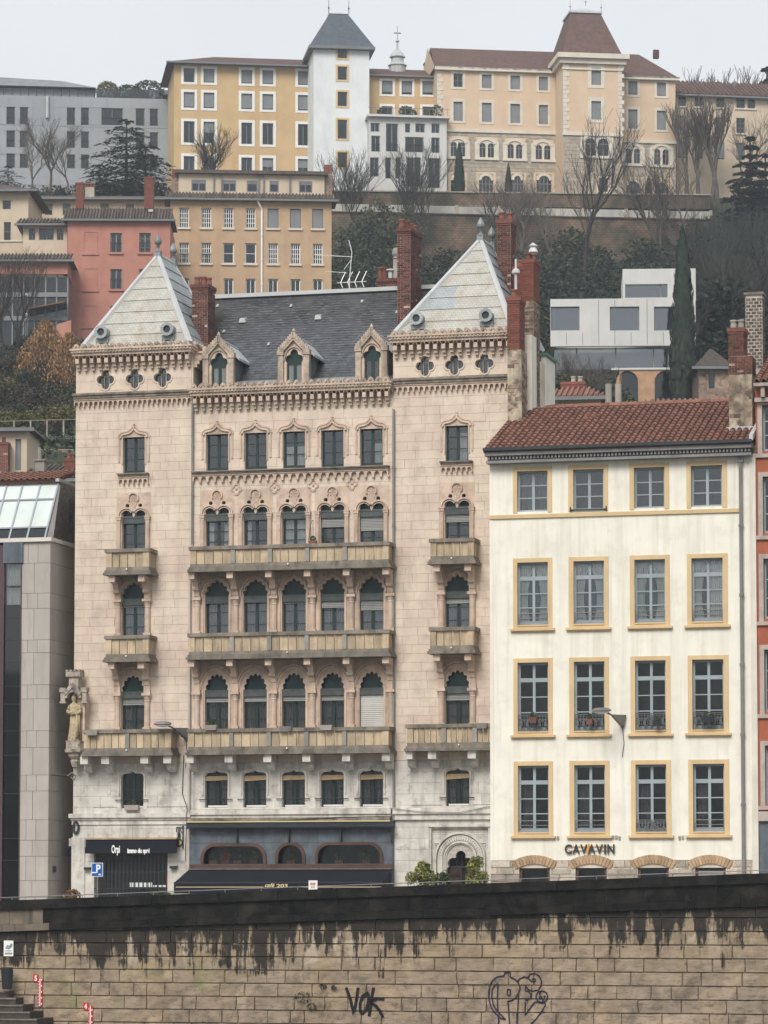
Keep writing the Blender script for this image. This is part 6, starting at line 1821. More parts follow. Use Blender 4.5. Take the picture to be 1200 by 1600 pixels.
obj('iron_scroll', MB().path([(-.2+.0,-.3,-1.35),(.0,-.35,-1.2),(.15,-.3,-1.35),(.05,-.3,-1.5),(-.08,-.3,-1.38)],.03,5), M['rail'], ni)
obj('iron_rod', MB().tube((-1.0,-.3,-1.28),(.1,-.3,-1.33),.02,n=5).box(-1.05,-.98,-.33,-.27,-1.32,-1.22), M['iron'], ni)

# ================================================================ modern stone-clad building on the left
VL = -1.1
UL_ = lambda px, py=1100, v=0.0: F(px, py, VL+v)[0]
ZL_ = lambda px, py, v=0.0: F(px, py, VL+v)[1]
mo = thing('stone_clad_office', 'modern office clad in grey stone panels with dark glass strip and sloping glazed attic', 'building', F.world(0,VL,0), -F.yaw)
xr = UL_(77, 1100); xg0, xg1 = UL_(5,1100), UL_(31,1100); xl = UL_(-260,1100)
zT = ZL_(40, 847)
obj('core', MB().box(xl, xg0-.40, .05, 14, -1, zT-.05).box(xg1+.02, xr-.05, .05, 14, -1, zT-.05).box(xg0-.40,xg1+.02,.7,14,-1,zT-.05), M['mortar'], mo)
# stone panels of the front: two columns, wide and narrow
crs = [855, 930, 963, 1043, 1083, 1150+16, 1187, 1235, 1290, 1310, 1340, 1376, 1420]
ys = [847, 880, 927, 951, 1000, 1020, 1070, 1092, 1142, 1168, 1211, 1236, 1281, 1313, 1338, 1376, 1402, 1440]
xm = UL_(52, 1100)
for i, (a, b) in enumerate(zip(ys, ys[1:])):
    z1, z0 = ZL_(50,a), ZL_(50,b)
    parts = [(xg1+.02, xm-.0), (xm, xr)] if i % 2 else [(xg1+.02, (xg1+xm)/2+.02), ((xg1+xm)/2+.02, xm+.15), (xm+.15, xr)]
    for (p0, p1) in parts: obj('stone_panel', MB().box(p0+.007, p1-.007, random.uniform(-.004,.004), .045, z0+.007, z1-.007), M['clad'], mo)
    for (p0, p1) in ((xg0-1.2, xg0-.35),): obj('stone_panel', MB().box(p0+.007, p1-.007, 0, .045, z0+.007, z1-.007), M['clad'], mo)
    zz = z0
    # right-hand flank
    y = .02
    while y < 12:
        y2 = min(12, y + (1.4 if i % 2 else 2.3)); 
        obj('stone_panel', MB().box(xr-.045, xr+random.uniform(-.003,.003), y+.007, y2-.007, z0+.007, z1-.007), M['clad'], mo); y = y2
obj('stone_panel', MB().box(xl, xg0-1.21, 0, .045, -1, zT), M['clad'], mo)
# glass strip with coloured bays
gs = obj('glass_strip', MB().box(xg0-.06, xg0, -.02, .3, -1, zT-.1).box(xg1, xg1+.05, -.02, .3, -1, zT-.1).box(xg0-.36,xg0-.063,-.02,.3,-1,zT-.1), mat('plum_metal', (.10,.06,.065), rough=.4, var=.1, metal=.3), mo)
gy = [845, 880, 916, 946, 965, 1000, 1035, 1072, 1100, 1142, 1180, 1240, 1310, 1344, 1404, 1445]
for i, (a, b) in enumerate(zip(gy, gy[1:])):
    z1, z0 = ZL_(20,a), ZL_(20,b)
    obj('pane', MB().box(xg0, xg1, .08, .09, z0+.015, z1-.015), M['glass'] if i in (1,2) else M['mirror'], gs)
    obj('transom', MB().box(xg0, xg1, .05, .11, z0-.013, z0+.013), M['iron'], gs)
    if i in (1,2,9,14): obj('curtain', curtain_mb(xg0+.05, xg1-.05, z0+.05, z1-.05), M['lace'], gs, (0,.25,0))
obj('interior', MB().box(xg0,xg1,.6,.65,-1,zT-.1), mat('dark_green_interior', (.05,.07,.065), var=.3), gs)
obj('grey_panel', MB().box(xg0-.02, xg1+.10, -.10, -.03, ZL_(20,880), ZL_(20,845)), M['slateblue'], mo)
obj('coping', MB().box(xl, xr+.08, -.12, 14, zT, zT+.16), mat('white_coping', (.62,.58,.54), var=.1), mo)
obj('wall_lamp_box', MB().box(xr+.003, xr+.12, .5,.62, ZL_(77,1358)-.12, ZL_(77,1358)+.12), M['iron'], mo)
# sloping glazed attic
za_, zb_ = zT+.163, ZL_(40, 754, 1.0)
def att(t): return .25 + .9*t              # leans back as it rises
ax = [UL_(-200), UL_(-60), UL_(-14,800), UL_(11,800), UL_(39,800), UL_(67,800)]
zrow = [za_, za_+ (zb_-za_)*.20, za_+(zb_-za_)*.70, zb_]
at_ = obj('attic_frame', MB().box(xl, ax[-1]+.02, 1.25, 12.9, za_, zb_), M['iron'], mo)
fr_ = MB()
for i, x in enumerate(ax):
    fr_.hexa([(x-.035,att(0)-.04,za_),(x+.035,att(0)-.04,za_),(x+.035,att(0)+.1,za_),(x-.035,att(0)+.1,za_)],[(x-.035+.25,att(1)-.04,zb_),(x+.035+.25,att(1)-.04,zb_),(x+.035+.25,att(1)+.1,zb_),(x-.035+.25,att(1)+.1,zb_)])
for z in zrow:
    t = (z-za_)/(zb_-za_); fr_.box(xl, ax[-1]+.25*t, att(t)-.05, att(t)+.05, z-.03, z+.03)
obj('glazing_bar', fr_, M['greyframe'], at_)
for r_ in range(3):
    t0, t1 = (zrow[r_]-za_)/(zb_-za_), (zrow[r_+1]-za_)/(zb_-za_)
    for a, b in zip(ax, ax[1:]):
        obj('pane', MB().hexa([(a+.03+.25*t0,att(t0),zrow[r_]+.03),(b-.03+.25*t0,att(t0),zrow[r_]+.03),(b-.03+.25*t0,att(t0)+.02,zrow[r_]+.03),(a+.03+.25*t0,att(t0)+.02,zrow[r_]+.03)],
            [(a+.03+.25*t1,att(t1),zrow[r_+1]-.03),(b-.03+.25*t1,att(t1),zrow[r_+1]-.03),(b-.03+.25*t1,att(t1)+.02,zrow[r_+1]-.03),(a+.03+.25*t1,att(t1)+.02,zrow[r_+1]-.03)]), M['mirror'] if r_ == 0 else M['whitepane'], at_)
M['purplegrey'] = mat('dark_reflecting_cladding', (.085,.07,.068), rough=.25, var=.5, scale=1.1, streak=(.16,.10,.08), samt=.6, stretch=(1.5,1.5,.5), spec=.6)
fl = MB()
xq = ax[-1]+.28
fl.hexa([(ax[-1]+.02,.3,za_),(xr,.3,za_),(xr,12,za_),(ax[-1]+.02,12,za_)],[(xq,1.15,zb_),(xq+.05,1.15,zb_),(xq+.05,12,zb_),(xq,12,zb_)])
obj('flank_cladding', fl, M['purplegrey'], at_)
fx = lambda z: xr + (xq+.05-xr)*(z-za_)/(zb_-za_)
for k in range(4):
    y0_ = 2.2+k*2.2; za2, zb2 = za_+.5, zb_-.6
    obj('flank_window', MB().hexa([(fx(za2)-.02,y0_,za2),(fx(za2)+.015,y0_,za2),(fx(za2)+.015,y0_+.9,za2),(fx(za2)-.02,y0_+.9,za2)],[(fx(zb2)-.02,y0_,zb2),(fx(zb2)+.015,y0_,zb2),(fx(zb2)+.015,y0_+.9,zb2),(fx(zb2)-.02,y0_+.9,zb2)]), M['mirror'], at_)
tile_roof(mo, xl+3, xq-.1, 1.0, zb_+.05, 3.4, zb_+.05+.62, M['tile'], M['tilebed'], pitch=.26, row=.4, limit=200, name='attic_roof')
obj('roof_verge', MB().hexa([(xq-.1,.95,zb_+.0),(xq+.05,.95,zb_),(xq+.05,12,zb_),(xq-.1,12,zb_)],[(xq-.1,.95,zb_+.12),(xq+.05,.95,zb_+.12),(xq+.05,12,zb_+.12),(xq-.1,12,zb_+.12)]), M['zinc'], mo)

# ================================================================ red house at the right edge
rh = thing('red_brown_house', 'narrow view of a rust red house with grey stone window frames at right edge', 'house', F.world(0,VW,0), -F.yaw)
x0, x1 = xb+.02, UW(1420,1000)
zt_ = ZW(1190, 606)
rops = []; wz = [(633,705),(745,833),(873,967),(1015,1112),(1165,1255)]
wx0 = UW(1194,1000)
for a, b in wz:
    for k in range(3): rops.append((wx0+k*2.6, wx0+k*2.6+1.15, ZW(1192,b), ZW(1192,a)))
M['rust'] = mat('rust_red_render', (.36,.105,.055), var=.15, scale=1.5, streak=(.2,.07,.045), samt=.5, spot=(.25,.09,.05), spamt=.4)
M['palestone'] = mat('grey_pink_stone', (.40,.34,.30), var=.15, scale=3, streak=(.2,.17,.15), samt=.4)
obj('wall', wall_grid(MB(), x0, x1, ZW(1190,1280), zt_, rops, 0, .4).box(x0,x1,.4,9,-1,zt_-.05), M['rust'], rh)
obj('ground_floor', MB().box(x0, x1, .02, .42, -1, ZW(1190,1280)-.003), M['slateblue'], rh)
obj('string_course', MB().box(x0, x1, -.14, .02, ZW(1190,1283), ZW(1190,1268)), M['palestone'], rh)
for o in rops:
    s_ = obj('window_surround', MB().box(o[0]-.17,o[0],-.05,.1,o[2]-.1,o[3]+.17).box(o[1],o[1]+.17,-.05,.1,o[2]-.1,o[3]+.17).box(o[0],o[1],-.05,.1,o[3],o[3]+.17).box(o[0]-.25,o[1]+.25,-.10,.1,o[2]-.24,o[2]-.103), M['palestone'], rh)
    w_, h_ = o[1]-o[0], o[3]-o[2]
    cs = splits(-w_/2+.07, w_/2-.07, 2, .1); rs_ = splits(.1, h_-.07, 3, .04)
    w1 = obj('window', frame_mb(w_, h_, cs, rs_), M['greyframe'], rh, ((o[0]+o[1])/2, .2, o[2])); pane_objs(w1, cs, rs_, M['mirror'])
    obj('interior', MB().box(-w_/2,w_/2,.12,.18,0,h_), M['room'], w1)
obj('cornice', MB().box(x0,x1,-.5,.02,zt_,zt_+.12).box(x0,x1,-.25,.02,zt_-.55,zt_-.4), M['palestone'], rh)
for k in range(8):
    x = x0+.25+k*.5; obj('bracket', MB().box(x,x+.14,-.4,0,zt_-.39,zt_-.003), M['palestone'], rh)
tile_roof(rh, x0, x1, -.5, zt_+.14, 4.5, zt_+2.1, M['tile'], M['tilebed'], pitch=.25, row=.36, limit=120, name='roof')
y_ = 4.0
u0, u1 = UW(1165,500,y_), UW(1191,500,y_)
gc = obj('chimney', MB().box(u0, u1, y_, y_+.6, ZW(1177,585,y_), ZW(1177,461,y_)), mat('pale_thick_mortar', (.42,.38,.33), var=.3, scale=3), rh)
obj('brickwork', brick_stack(u1-u0, .6, ZW(1177,463,y_)-ZW(1177,576,y_), bw=.24, bh=.13, jt=.05, proud=.03), mat('grey_black_brick', (.11,.085,.07), isl=.5, var=.3, scale=4), gc, (u0,y_,ZW(1177,576,y_)), stuff=True)
obj('cap', MB().box(u0-.06,u1+.06,y_-.06,y_+.66,ZW(1177,461,y_)+.003,ZW(1177,456.5,y_)), M['rail'], gc)
# ================================================================ hillside
def lerp_tab(tab, y):
    if y <= tab[0][0]: return tab[0][1]
    for (a, za), (b, zb) in zip(tab, tab[1:]):
        if y <= b: return za + (zb-za)*(y-a)/(b-a)
    return tab[-1][1]
TR_ = [(147,-1),(152,2),(175,11),(195,22),(215,28.5),(240,34.5),(262,41),(300,50),(345,60),(364,66.5),(373.4,67.8),(374.8,78.9),(400,79.5),(520,92),(700,95)]
TL_ = [(147,-1),(152,2),(175,11),(195,22),(215,28.5),(240,34.5),(262,41),(300,50),(320,60),(335,68),(352,74),(372,79),(400,82),(520,92),(700,95)]
def ground(x, Y):
    px_ = 600 + x/Y*FOC
    t = min(1, max(0, (px_-380)/120))
    n = .5*math.sin(x*.11+Y*.05)+.4*math.sin(x*.31-Y*.13)
    k = 1 if 155 < Y < 365 else 0
    return lerp_tab(TL_, Y)*(1-t) + lerp_tab(TR_, Y)*t + n*k
M['hill'] = mat('leaf_litter_slope', (.048,.046,.032), rough=.95, var=.5, scale=.25, tint=(.03,.042,.024), spot=(.1,.085,.06), spamt=.5, spscale=.8, bump=.8, bscale=3)
hb = MB(); ysg = sorted(set([147,152] + list(range(160,364,5)) + [364,369,373.4,374.8,378,385,400,430,470,520,600,700])); nx = 70
for Y in ysg:
    for i in range(nx+1):
        x = -170+340*i/nx
        hb.v.append((x, Y, ground(x, Y)))
for j in range(len(ysg)-1):
    for i in range(nx):
        a = j*(nx+1)+i; hb.f.append((a, a+1, a+nx+2, a+nx+1))
struct(obj('hillside', hb, M['hill'], smooth=True))
struct(obj('ground', MB().poly([(-170,126,-1.6),(170,126,-1.6),(170,147,-1),(-170,147,-1)]).poly([(-3000,700,95),(3000,700,95),(3000,3000,95),(-3000,3000,95)]).poly([(-3000,152,-2),(-170,152,-2),(-170,700,95),(-3000,700,95)]).poly([(170,152,-2),(3000,152,-2),(3000,700,95),(170,700,95)]), M['hill']))
def gp(px, Y): 
    x = (px-600)/FOC*Y
    return Vector((x, Y, ground(x, Y)))

# ---------------------------------------------------------------- far building helper
class Far:
    def __init__(s, name, label, px, Y, yaw, pyt, pyb, px1, D=12, cat='house', wall='farochre', group=None, refpy=None):
        s.F = Frame(px, refpy or (pyt+pyb)/2, Y, yaw); s.t = building(name, label, cat, s.F, group)
        s.w = s.F.u(px1, (pyt+pyb)/2); s.zt = s.F.z(px, pyt); s.zb = s.F.z(px, pyb) - 3; s.D = D; s.wall = wall; s.ops = []
        s.holes = []
    def win(s, x0, x1, yt, yb, sur=None, sw=.22, fm='white', cols=2, rows=3, gl='farglass', sill=None, mid=.07, blind=None, curt=None, door=False, bal=None, nm='window', arch=0):
        py = (yt+yb)/2
        u0, u1 = s.F.u(x0, py), s.F.u(x1, py); z1, z0 = s.F.z((x0+x1)/2, yt), s.F.z((x0+x1)/2, yb)
        s.ops.append((u0,u1,z0,z1)); w_, h_ = u1-u0, z1-z0
        bd = min(.09, w_*.09)
        cs = splits(-w_/2+bd, w_/2-bd, cols, mid); rs = splits(bd, h_-bd, rows, .04)
        key = ('fw', fm, q3(round(w_*5)/5), q3(round(h_*5)/5), cols, rows)
        o = obj(nm, frame_mb(w_, h_, cs, rs, .06), M[fm], s.t, ((u0+u1)/2, .18, z0))
        obj('pane', MB().box(-w_/2, w_/2, .03, .035, 0, h_), M[gl], o)
        obj('interior', MB().box(-w_/2, w_/2, .35, .4, 0, h_), M['fardark'], o)
        if curt: obj('curtain', curtain_mb(-w_*.42, w_*.42, bd, h_*curt, pitch=.2), M['lace'], o, (0,.15,0))
        if blind: obj('blind', MB().box(-w_/2+.02, w_/2-.02, -.03, -.01, h_*(1-blind), h_), M['farblind'], o)
        if sur: 
            mb = MB().box(-w_/2-sw,-w_/2,-.05,.08,-sw*.9,h_+sw).box(w_/2,w_/2+sw,-.05,.08,-sw*.9,h_+sw).box(-w_/2,w_/2,-.05,.08,h_,h_+sw).box(-w_/2,w_/2,-.05,.08,-sw*.9,0)
            obj('surround', mb, M[sur], o, (0,-.18,0))
        if sill: obj('sill', MB().box(-w_/2-.15, w_/2+.15, -.14, .05, -.17, 0), M[sill], o, (0,-.18,0))
        if bal:
            b = MB().box(-w_/2,w_/2,-.08,-.05,.85,.9)
            for i in range(7): b.box(-w_/2+w_*i/6.2,-w_/2+w_*i/6.2+.03,-.08,-.05,0,.85)
            obj('railing', b, M['iron'], o)
        return o
    def walls(s, top=None, x0=0, x1=None):
        x1 = x1 or s.w
        mb = wall_grid(MB(), x0, x1, s.zb, top or s.zt, s.ops, 0, .4)
        mb.box(x0, x0+.4, .4, s.D, s.zb, top or s.zt); mb.box(x1-.4, x1, .4, s.D, s.zb, top or s.zt); mb.box(x0+.4,x1-.4,s.D-.4,s.D,s.zb,top or s.zt)
        return obj('wall', mb, M[s.wall], s.t)
    def hip(s, pyr, m='fartile', ov=.6, inset=4, y=None, x0=0, x1=None, z0=None, D=None, insl=None, insr=None, ribs=0, nm='roof'):
        x1 = x1 if x1 is not None else s.w; D = D or s.D; z0 = z0 if z0 is not None else s.zt
        ym = D/2; zr = zat(pyr, s.F.o.y+ym*math.cos(s.F.yaw))
        il = inset if insl is None else insl; ir = inset if insr is None else insr
        r = obj(nm, MB().hexa([(x0-ov,-ov,z0),(x1+ov,-ov,z0),(x1+ov,D+ov,z0),(x0-ov,D+ov,z0)],[(x0+il,ym-.05,zr),(x1-ir,ym-.05,zr),(x1-ir,ym+.05,zr),(x0+il,ym+.05,zr)]), M[m], s.t)
        obj('gutter', MB().box(x0-ov-.1, x1+ov+.1, -ov-.15, -ov+.05, z0-.14, z0+.04), M['farzinc'], r)
        if ribs:
            n = int((x1-x0+2*ov)/ribs); mb = MB()
            for i in range(n):
                x = x0-ov+(i+.5)*ribs; t = 1
                if x < x0+il and il > 0: t = max(.05, (x-(x0-ov))/(il+ov))
                if x > x1-ir and ir > 0: t = max(.05, (x1+ov-x)/(ir+ov))
                mb.tube((x,-ov-.08,z0+.05),(x,-ov+(ym+ov)*t,z0+(zr-z0)*t+.05),ribs*.34,ribs*.34,5)
            obj('tile_rib', mb, M[m], r, stuff=True)
        return r
M['farochre'] = mat('orange_ochre_render', (.52,.37,.205), var=.08, scale=.5, streak=(.42,.23,.09), samt=.3, stretch=(1,1,.15), spot=(.45,.25,.1), spamt=.25, spscale=.4)
M['farmid'] = mat('tan_ochre_render', (.45,.315,.20), var=.10, scale=.7, streak=(.34,.19,.1), samt=.3, stretch=(1,1,.15), spot=(.36,.21,.12), spamt=.3, spscale=.5)
M['farpink'] = mat('terracotta_pink_render', (.42,.195,.15), var=.10, scale=.8, streak=(.34,.12,.085), samt=.35, stretch=(1,1,.2), spot=(.36,.12,.08), spamt=.35, spscale=.6)
M['farpeach'] = mat('peach_render', (.60,.455,.325), var=.05, scale=.6, streak=(.5,.34,.22), samt=.3, stretch=(1,1,.2))
M['farcream'] = mat('pale_cream_render', (.54,.445,.335), var=.08, scale=.6, streak=(.4,.3,.2), samt=.35, stretch=(1,1,.2))
M['fargrey'] = mat('blue_grey_panel', (.27,.285,.305), rough=.6, var=.06, isl=.08)
M['farconc'] = mat('white_concrete', (.54,.535,.515), rough=.7, var=.05, scale=.8, streak=(.4,.39,.36), samt=.35, stretch=(1.5,1.5,.25))
M['farwhite'] = mat('white_render', (.66,.68,.69), var=.05, scale=.6, streak=(.45,.46,.47), samt=.35, stretch=(1,1,.2))
M['farstone'] = mat('coursed_grey_stone', (.36,.32,.26), var=.25, scale=2.2, isl=.1, spot=(.28,.23,.18), spamt=.5, spscale=2)
M['fartrim'] = mat('pale_dressed_stone', (.60,.55,.47), var=.08)
M['farsur'] = mat('white_surround', (.72,.71,.68), var=.05)
M['fartile'] = mat('brown_tile_roof', (.105,.062,.052), var=.25, scale=2, isl=.1, spot=(.06,.05,.045), spamt=.4, spscale=1.5)
M['farzinc'] = mat('grey_gutter', (.17,.18,.19), var=.1)
M['fardark'] = mat('dim_interior', (.05,.055,.065), var=.3)
M['farblind'] = mat('grey_roller_blind', (.20,.21,.22), var=.1)
M['farblue'] = mat('blue_grey_slate', (.075,.09,.11), var=.2, scale=2)
M['dimbrick'] = scale_mat('old_retaining_brick', (.19,.13,.09), bw=.55, rh=.28, ms=.05, mort=(.6,.6,.6,1), tint=(.075,.07,.045), var=.4, scale=.8, spot=(.05,.05,.035), spamt=.7, spscale=.5, streak=(.06,.05,.04), samt=.5, stretch=(.6,.6,.12), bump=.8, bscale=3)

# orange ochre block with white window frames
b = Far('ochre_apartment_block', 'large orange ochre block on the hilltop with white framed windows, left of the white tower', 272, 382, -7.5, 99, 300, 489, D=11, cat='building', wall='farochre')
cx = ((287,304),(318,335),(377,394),(410,427),(465.5,482))
for (a, c) in cx:
    d = (a-287)/180*4.5
    for yt, yb in ((107,128.5),(144,168.5),(189.5,223),(244,271)):
        b.win(a, c, yt+d, yb+d, sur='farsur', sw=.30, fm='farblind', cols=2 if yt > 180 else 1, rows=1, blind=.9 if (yt < 170 and random.random() < .8) else (.5 if random.random() < .3 else None), curt=.9 if yt > 240 else None)
b.walls(); b.hip(87, ov=.9, insl=5, insr=0, ribs=0)
# white stair tower
b = Far('white_stair_tower', 'tall white tower with dark blue mansard roof between the ochre wings', 490, 378, -7.5, 72, 310, 577, D=9, cat='tower', wall='farwhite')
for yt, yb in ((75,91),(104,125),(143.5,166),(187,217),(238,262)): b.win(527.5,542.5,yt,yb,sur='ochre2' if False else 'ochre',sw=.22,fm='pipe',cols=1,rows=1,blind=.5 if yt < 80 else None)
b.walls()
z0 = b.zt; zt_ = b.F.z(530, 21, 3)
rr1 = obj('mansard_roof', MB().hexa([(-.5,-.6,z0),(b.w+.5,-.6,z0),(b.w+.5,9.6,z0),(-.5,9.6,z0)],[(b.w/2-1.0,3.2,zt_),(b.w/2+1.1,3.2,zt_),(b.w/2+1.1,5.8,zt_),(b.w/2-1.0,5.8,zt_)]), M['farblue'], b.t)
obj('eaves_moulding', MB().box(-.6,b.w+.6,-.7,9.7,z0-.35,z0-.003), M['farzinc'], rr1)
obj('glass_lantern', MB().hexa([(b.w/2-1.1,3.1,zt_),(b.w/2+1.2,3.1,zt_),(b.w/2+1.2,5.9,zt_),(b.w/2-1.1,5.9,zt_)],[(b.w/2,4.4,zt_+.5),(b.w/2+.1,4.4,zt_+.5),(b.w/2+.1,4.5,zt_+.5),(b.w/2,4.5,zt_+.5)]), M['zinc'], rr1)
for x in (b.w/2-1.1,b.w/2+1.2): obj('finial', MB().lathe([(.04,0),(.04,.5),(.12,.6),(.04,.75),(.02,1.6),(0,1.6)], x, 3.1, 6, cz=zt_), M['iron'], rr1)
# low ochre link with roof and turret
b = Far('ochre_link_wing', 'low ochre wing between the white tower and the peach institution', 577, 381, -7.5, 118, 300, 692, D=10, cat='building', wall='farochre')
for a, c, k in ((596.5,613.5,0),(627.5,644,1),(660,677,1.5)):
    b.win(a,c,126+k*.5,147.5+k*.5,sur='farsur',sw=.25,fm='farblind',cols=1,rows=1,blind=.8); b.win(a,c,166+k*.5,185+k*.5,sur='farsur',sw=.25,fm='farblind',cols=1,rows=1,curt=.8)
b.walls(); b.hip(107, ov=.5, inset=.3)
tz = b.F.z(621,107,4); tu = b.F.u(621,107,4)
tr = obj('bell_turret', MB().lathe([(1.0,-1),(1.0,.4),(1.15,.5),(.75,.9),(.7,1.4),(.95,1.5),(.75,1.9),(.35,2.3),(.15,2.5),(.1,3.2),(.25,3.4),(.08,3.6),(.05,5.2),(0,5.2)], tu, 4, 10, cz=tz-.2), M['zinc'], b.t)
obj('cross', MB().box(tu-.4,tu+.4,3.95,4.05,tz+4.1,tz+4.2), M['iron'], tr)
obj('chimney', MB().box(b.F.u(664,100,5), b.F.u(674,100,5), 5, 6, b.F.z(669,112,5), b.F.z(669,99,5)).box(b.F.u(663,100,5), b.F.u(675,100,5), 4.9, 6.1, b.F.z(669,99,5)+.003, b.F.z(669,97.5,5)), M['brick'], b.t)
# white concrete loggia block
b = Far('white_loggia_block', 'white concrete modern block with deep square loggias below the ochre wing', 577, 377, -7.5, 183, 296, 698, D=3.5, cat='building', wall='farconc')
zop = lambda l: l
for (a,c,yt,yb) in ((579,593,192,206),(580,594,212,237),(578,592,246,276),(603,622,193,237),(602,611,246,279),(618,626,246,279),(633,641,193,207),(649,664,193,207),(674,687,193,208),(633,662,214,238),(674,687,215,239),(636,658,246,292),(669,688,247,294)):
    b.win(a,c,yt,yb,fm='fargrey',cols=2 if c-a > 12 else 1,rows=1,bal=(yb-yt > 20 and c-a > 12), nm='loggia_window')
b.walls()
obj('terrace_slab', MB().box(-.3,b.w+.3,-.6,3.4,b.zt,b.zt+.25), M['farconc'], b.t)
tr_ = MB().box(-.2,b.w+.2,-.5,-.45,b.zt+1.0,b.zt+1.05)
for i in range(14): tr_.box(i*b.w/13-.02,i*b.w/13+.02,-.5,-.45,b.zt+.253,b.zt+1.0)
obj('terrace_railing', tr_, M['farzinc'], b.t)
for k,(px_,hh_) in enumerate(((600,1.1),(634,1.3),(644,1.0),(685,1.5))):
    u = b.F.u(px_, 180); 
    t = thing('terrace_shrub', ('leftmost green shrub on the white loggia terrace','second green shrub on the white loggia terrace','third small shrub on the white loggia terrace','rightmost and tallest shrub on the white loggia terrace')[k], 'shrub', b.F.world(u,1.0,b.zt+.25), 0, 'shrubs on the loggia terrace')
    obj('foliage', leaf_cloud(.7,.5,hh_*.6,260,.28,seed=k), M['ivy'], t, (0,0,hh_*.5))

# peach institution: left wing, tower, right wing
def institution(px0, px1, pyt, D, name, label, Y=379):
    return Far(name, label, px0, Y, -7.5, pyt, 305, px1, D=D, cat='building', wall='farpeach')
def twin(b, x0, x1, yt, yb, m='farglass', lit=False):
    mid_ = (x0+x1)/2; b.ops.append((b.F.u(x0-1,yt), b.F.u(x1+1,yt), b.F.z(mid_,yb), b.F.z(mid_,yt-3)))
    o4 = b.ops[-1]; w_ = o4[1]-o4[0]; h_ = o4[3]-o4[2]; hw = (w_-.45)/4
    holes = []
    for c in (-w_/4-.02, w_/4+.02): holes.append([(c-hw,.05),(c+hw,.05)] + arc(c, h_-hw-.45, hw, 0, 180, 8))
    o = obj('arched_window', MB().prism(rect(-w_/2,w_/2,0,h_), -.03, .25, holes), M['fartrim'], b.t, ((o4[0]+o4[1])/2, 0, o4[2]))
    obj('hood_moulding', MB().band(arc(0, h_-w_*.36, w_*.62, 12, 168, 12, rz=w_*.48), .35, -.14, .0).box(-w_/2-.45,-w_/2,-.08,.0,0,h_-.3).box(w_/2,w_/2+.45,-.08,.0,0,h_-.3).box(-w_/2-.5,w_/2+.5,-.2,.0,-.28,-.003), M['fartrim'], o)
    obj('pane', MB().box(-w_/2,w_/2,.14,.15,0,h_), M['farglass'], o)
    for c in (-w_/4-.02, w_/4+.02): obj('window_frame', MB().box(c-.04,c+.04,.10,.13,0,h_-.4).box(c-hw,c+hw,.10,.13,h_*.55,h_*.55+.08), M['farblind'], o)
    obj('interior', MB().box(-w_/2,w_/2,.3,.35,0,h_), M['fardark' if not lit else 'lace'], o)
def archwin(b, x0, x1, yt, yb, fm='farblind'):
    u0,u1 = b.F.u(x0,yb), b.F.u(x1,yb); z0,z1 = b.F.z(x0,yb), b.F.z(x0,yt); b.ops.append((u0,u1,z0,z1)); w_=u1-u0; h_=z1-z0
    o = obj('arched_window', MB().prism(rect(-w_/2,w_/2,0,h_), -.02, .25, [[(-w_/2+.06,.03),(w_/2-.06,.03)]+arc(0,h_-.75,w_/2-.06,0,180,10,rz=.7)]), M['farstone'], b.t, ((u0+u1)/2,0,z0))
    obj('arch_ring', MB().band(arc(0,h_-.75,w_/2,0,180,12,rz=.78), .3, -.08, -.02), M['fartrim'], o)
    fr = MB()
    for i in range(1,4): fr.box(-w_/2+i*w_/4-.04,-w_/2+i*w_/4+.04,.08,.12,0,h_)
    fr.box(-w_/2,w_/2,.079,.121,h_*.45,h_*.45+.08); obj('window_frame', fr, M[fm], o)
    obj('pane', MB().box(-w_/2,w_/2,.14,.15,0,h_), M['farglass'], o); obj('interior', MB().box(-w_/2,w_/2,.3,.35,0,h_), M['fardark'], o)
def quoins(b, u, z0, z1, s=1):
    mb = MB(); z = z0; k = 0
    while z < z1-.4:
        L = .7 if k % 2 else .42; mb.box(u, u+s*L, -.05, 0, z+.02, z+.48); z += .5; k += 1
    obj('quoin', mb, M['fartrim'], b.t, stuff=True)
def lower_stone(b, pyt, pyb, x0=0, x1=None):
    x1 = x1 or b.w; z1, z0 = b.F.z(600,pyt), b.F.z(600,pyb)
    mb = MB(); zc = z0; 
    bl_ = MB()
    n = max(1,int((z1-z0)/.42)); hh_ = (z1-z0)/n
    for k in range(n):
        x = x0
        while x < x1:
            L = random.uniform(.5,1.1); e = min(x1, x+L)
            rs = [(x+.02,e-.02,z0+k*hh_+.02,z0+(k+1)*hh_-.02)]
            for o in b.ops: rs = [q for r in rs for q in cut(r,(o[0]-.3,o[1]+.3,o[2]-.2,o[3]+.2))]
            for r in rs: 
                if r[1]-r[0] > .1 and r[3]-r[2] > .1: bl_.box(r[0],r[1],-.03-random.uniform(0,.02),.0,r[2],r[3])
            x = e
    obj('stone_course', bl_, M['farstone'], b.t, stuff=True)
    obj('string_course', MB().box(x0-.1,x1+.1,-.2,.0,z1,z1+.35), M['fartrim'], b.t)
bl_w = institution(683, 880, 105, 11, 'peach_institution', 'long peach institution on the hilltop with twin arched windows and dark tower roof')
b = bl_w
wl = ((708.5,723),(753,768),(797.5,812.5),(842,856))
for i,(a,c) in enumerate(wl):
    d = i*1.7
    b.win(a,c,115+d,136+d,sur='fartrim',sw=.3,fm='farzinc',cols=2,rows=2,blind=.95 if i else None); b.win(a,c,159+d,189+d,sur='fartrim',sw=.3,fm='farzinc',cols=2,rows=1,blind=.98)
for i,(a,c) in enumerate(((704,727),(749,772),(793,816),(837,860))):
    d = i*1.6; twin(b,a,c,219+d,245+d)
for (a,c) in ((704,726),(748,771),(799,818),(838,862)): archwin(b,a,c,271,301)
b.walls(); lower_stone(b, 203, 300)
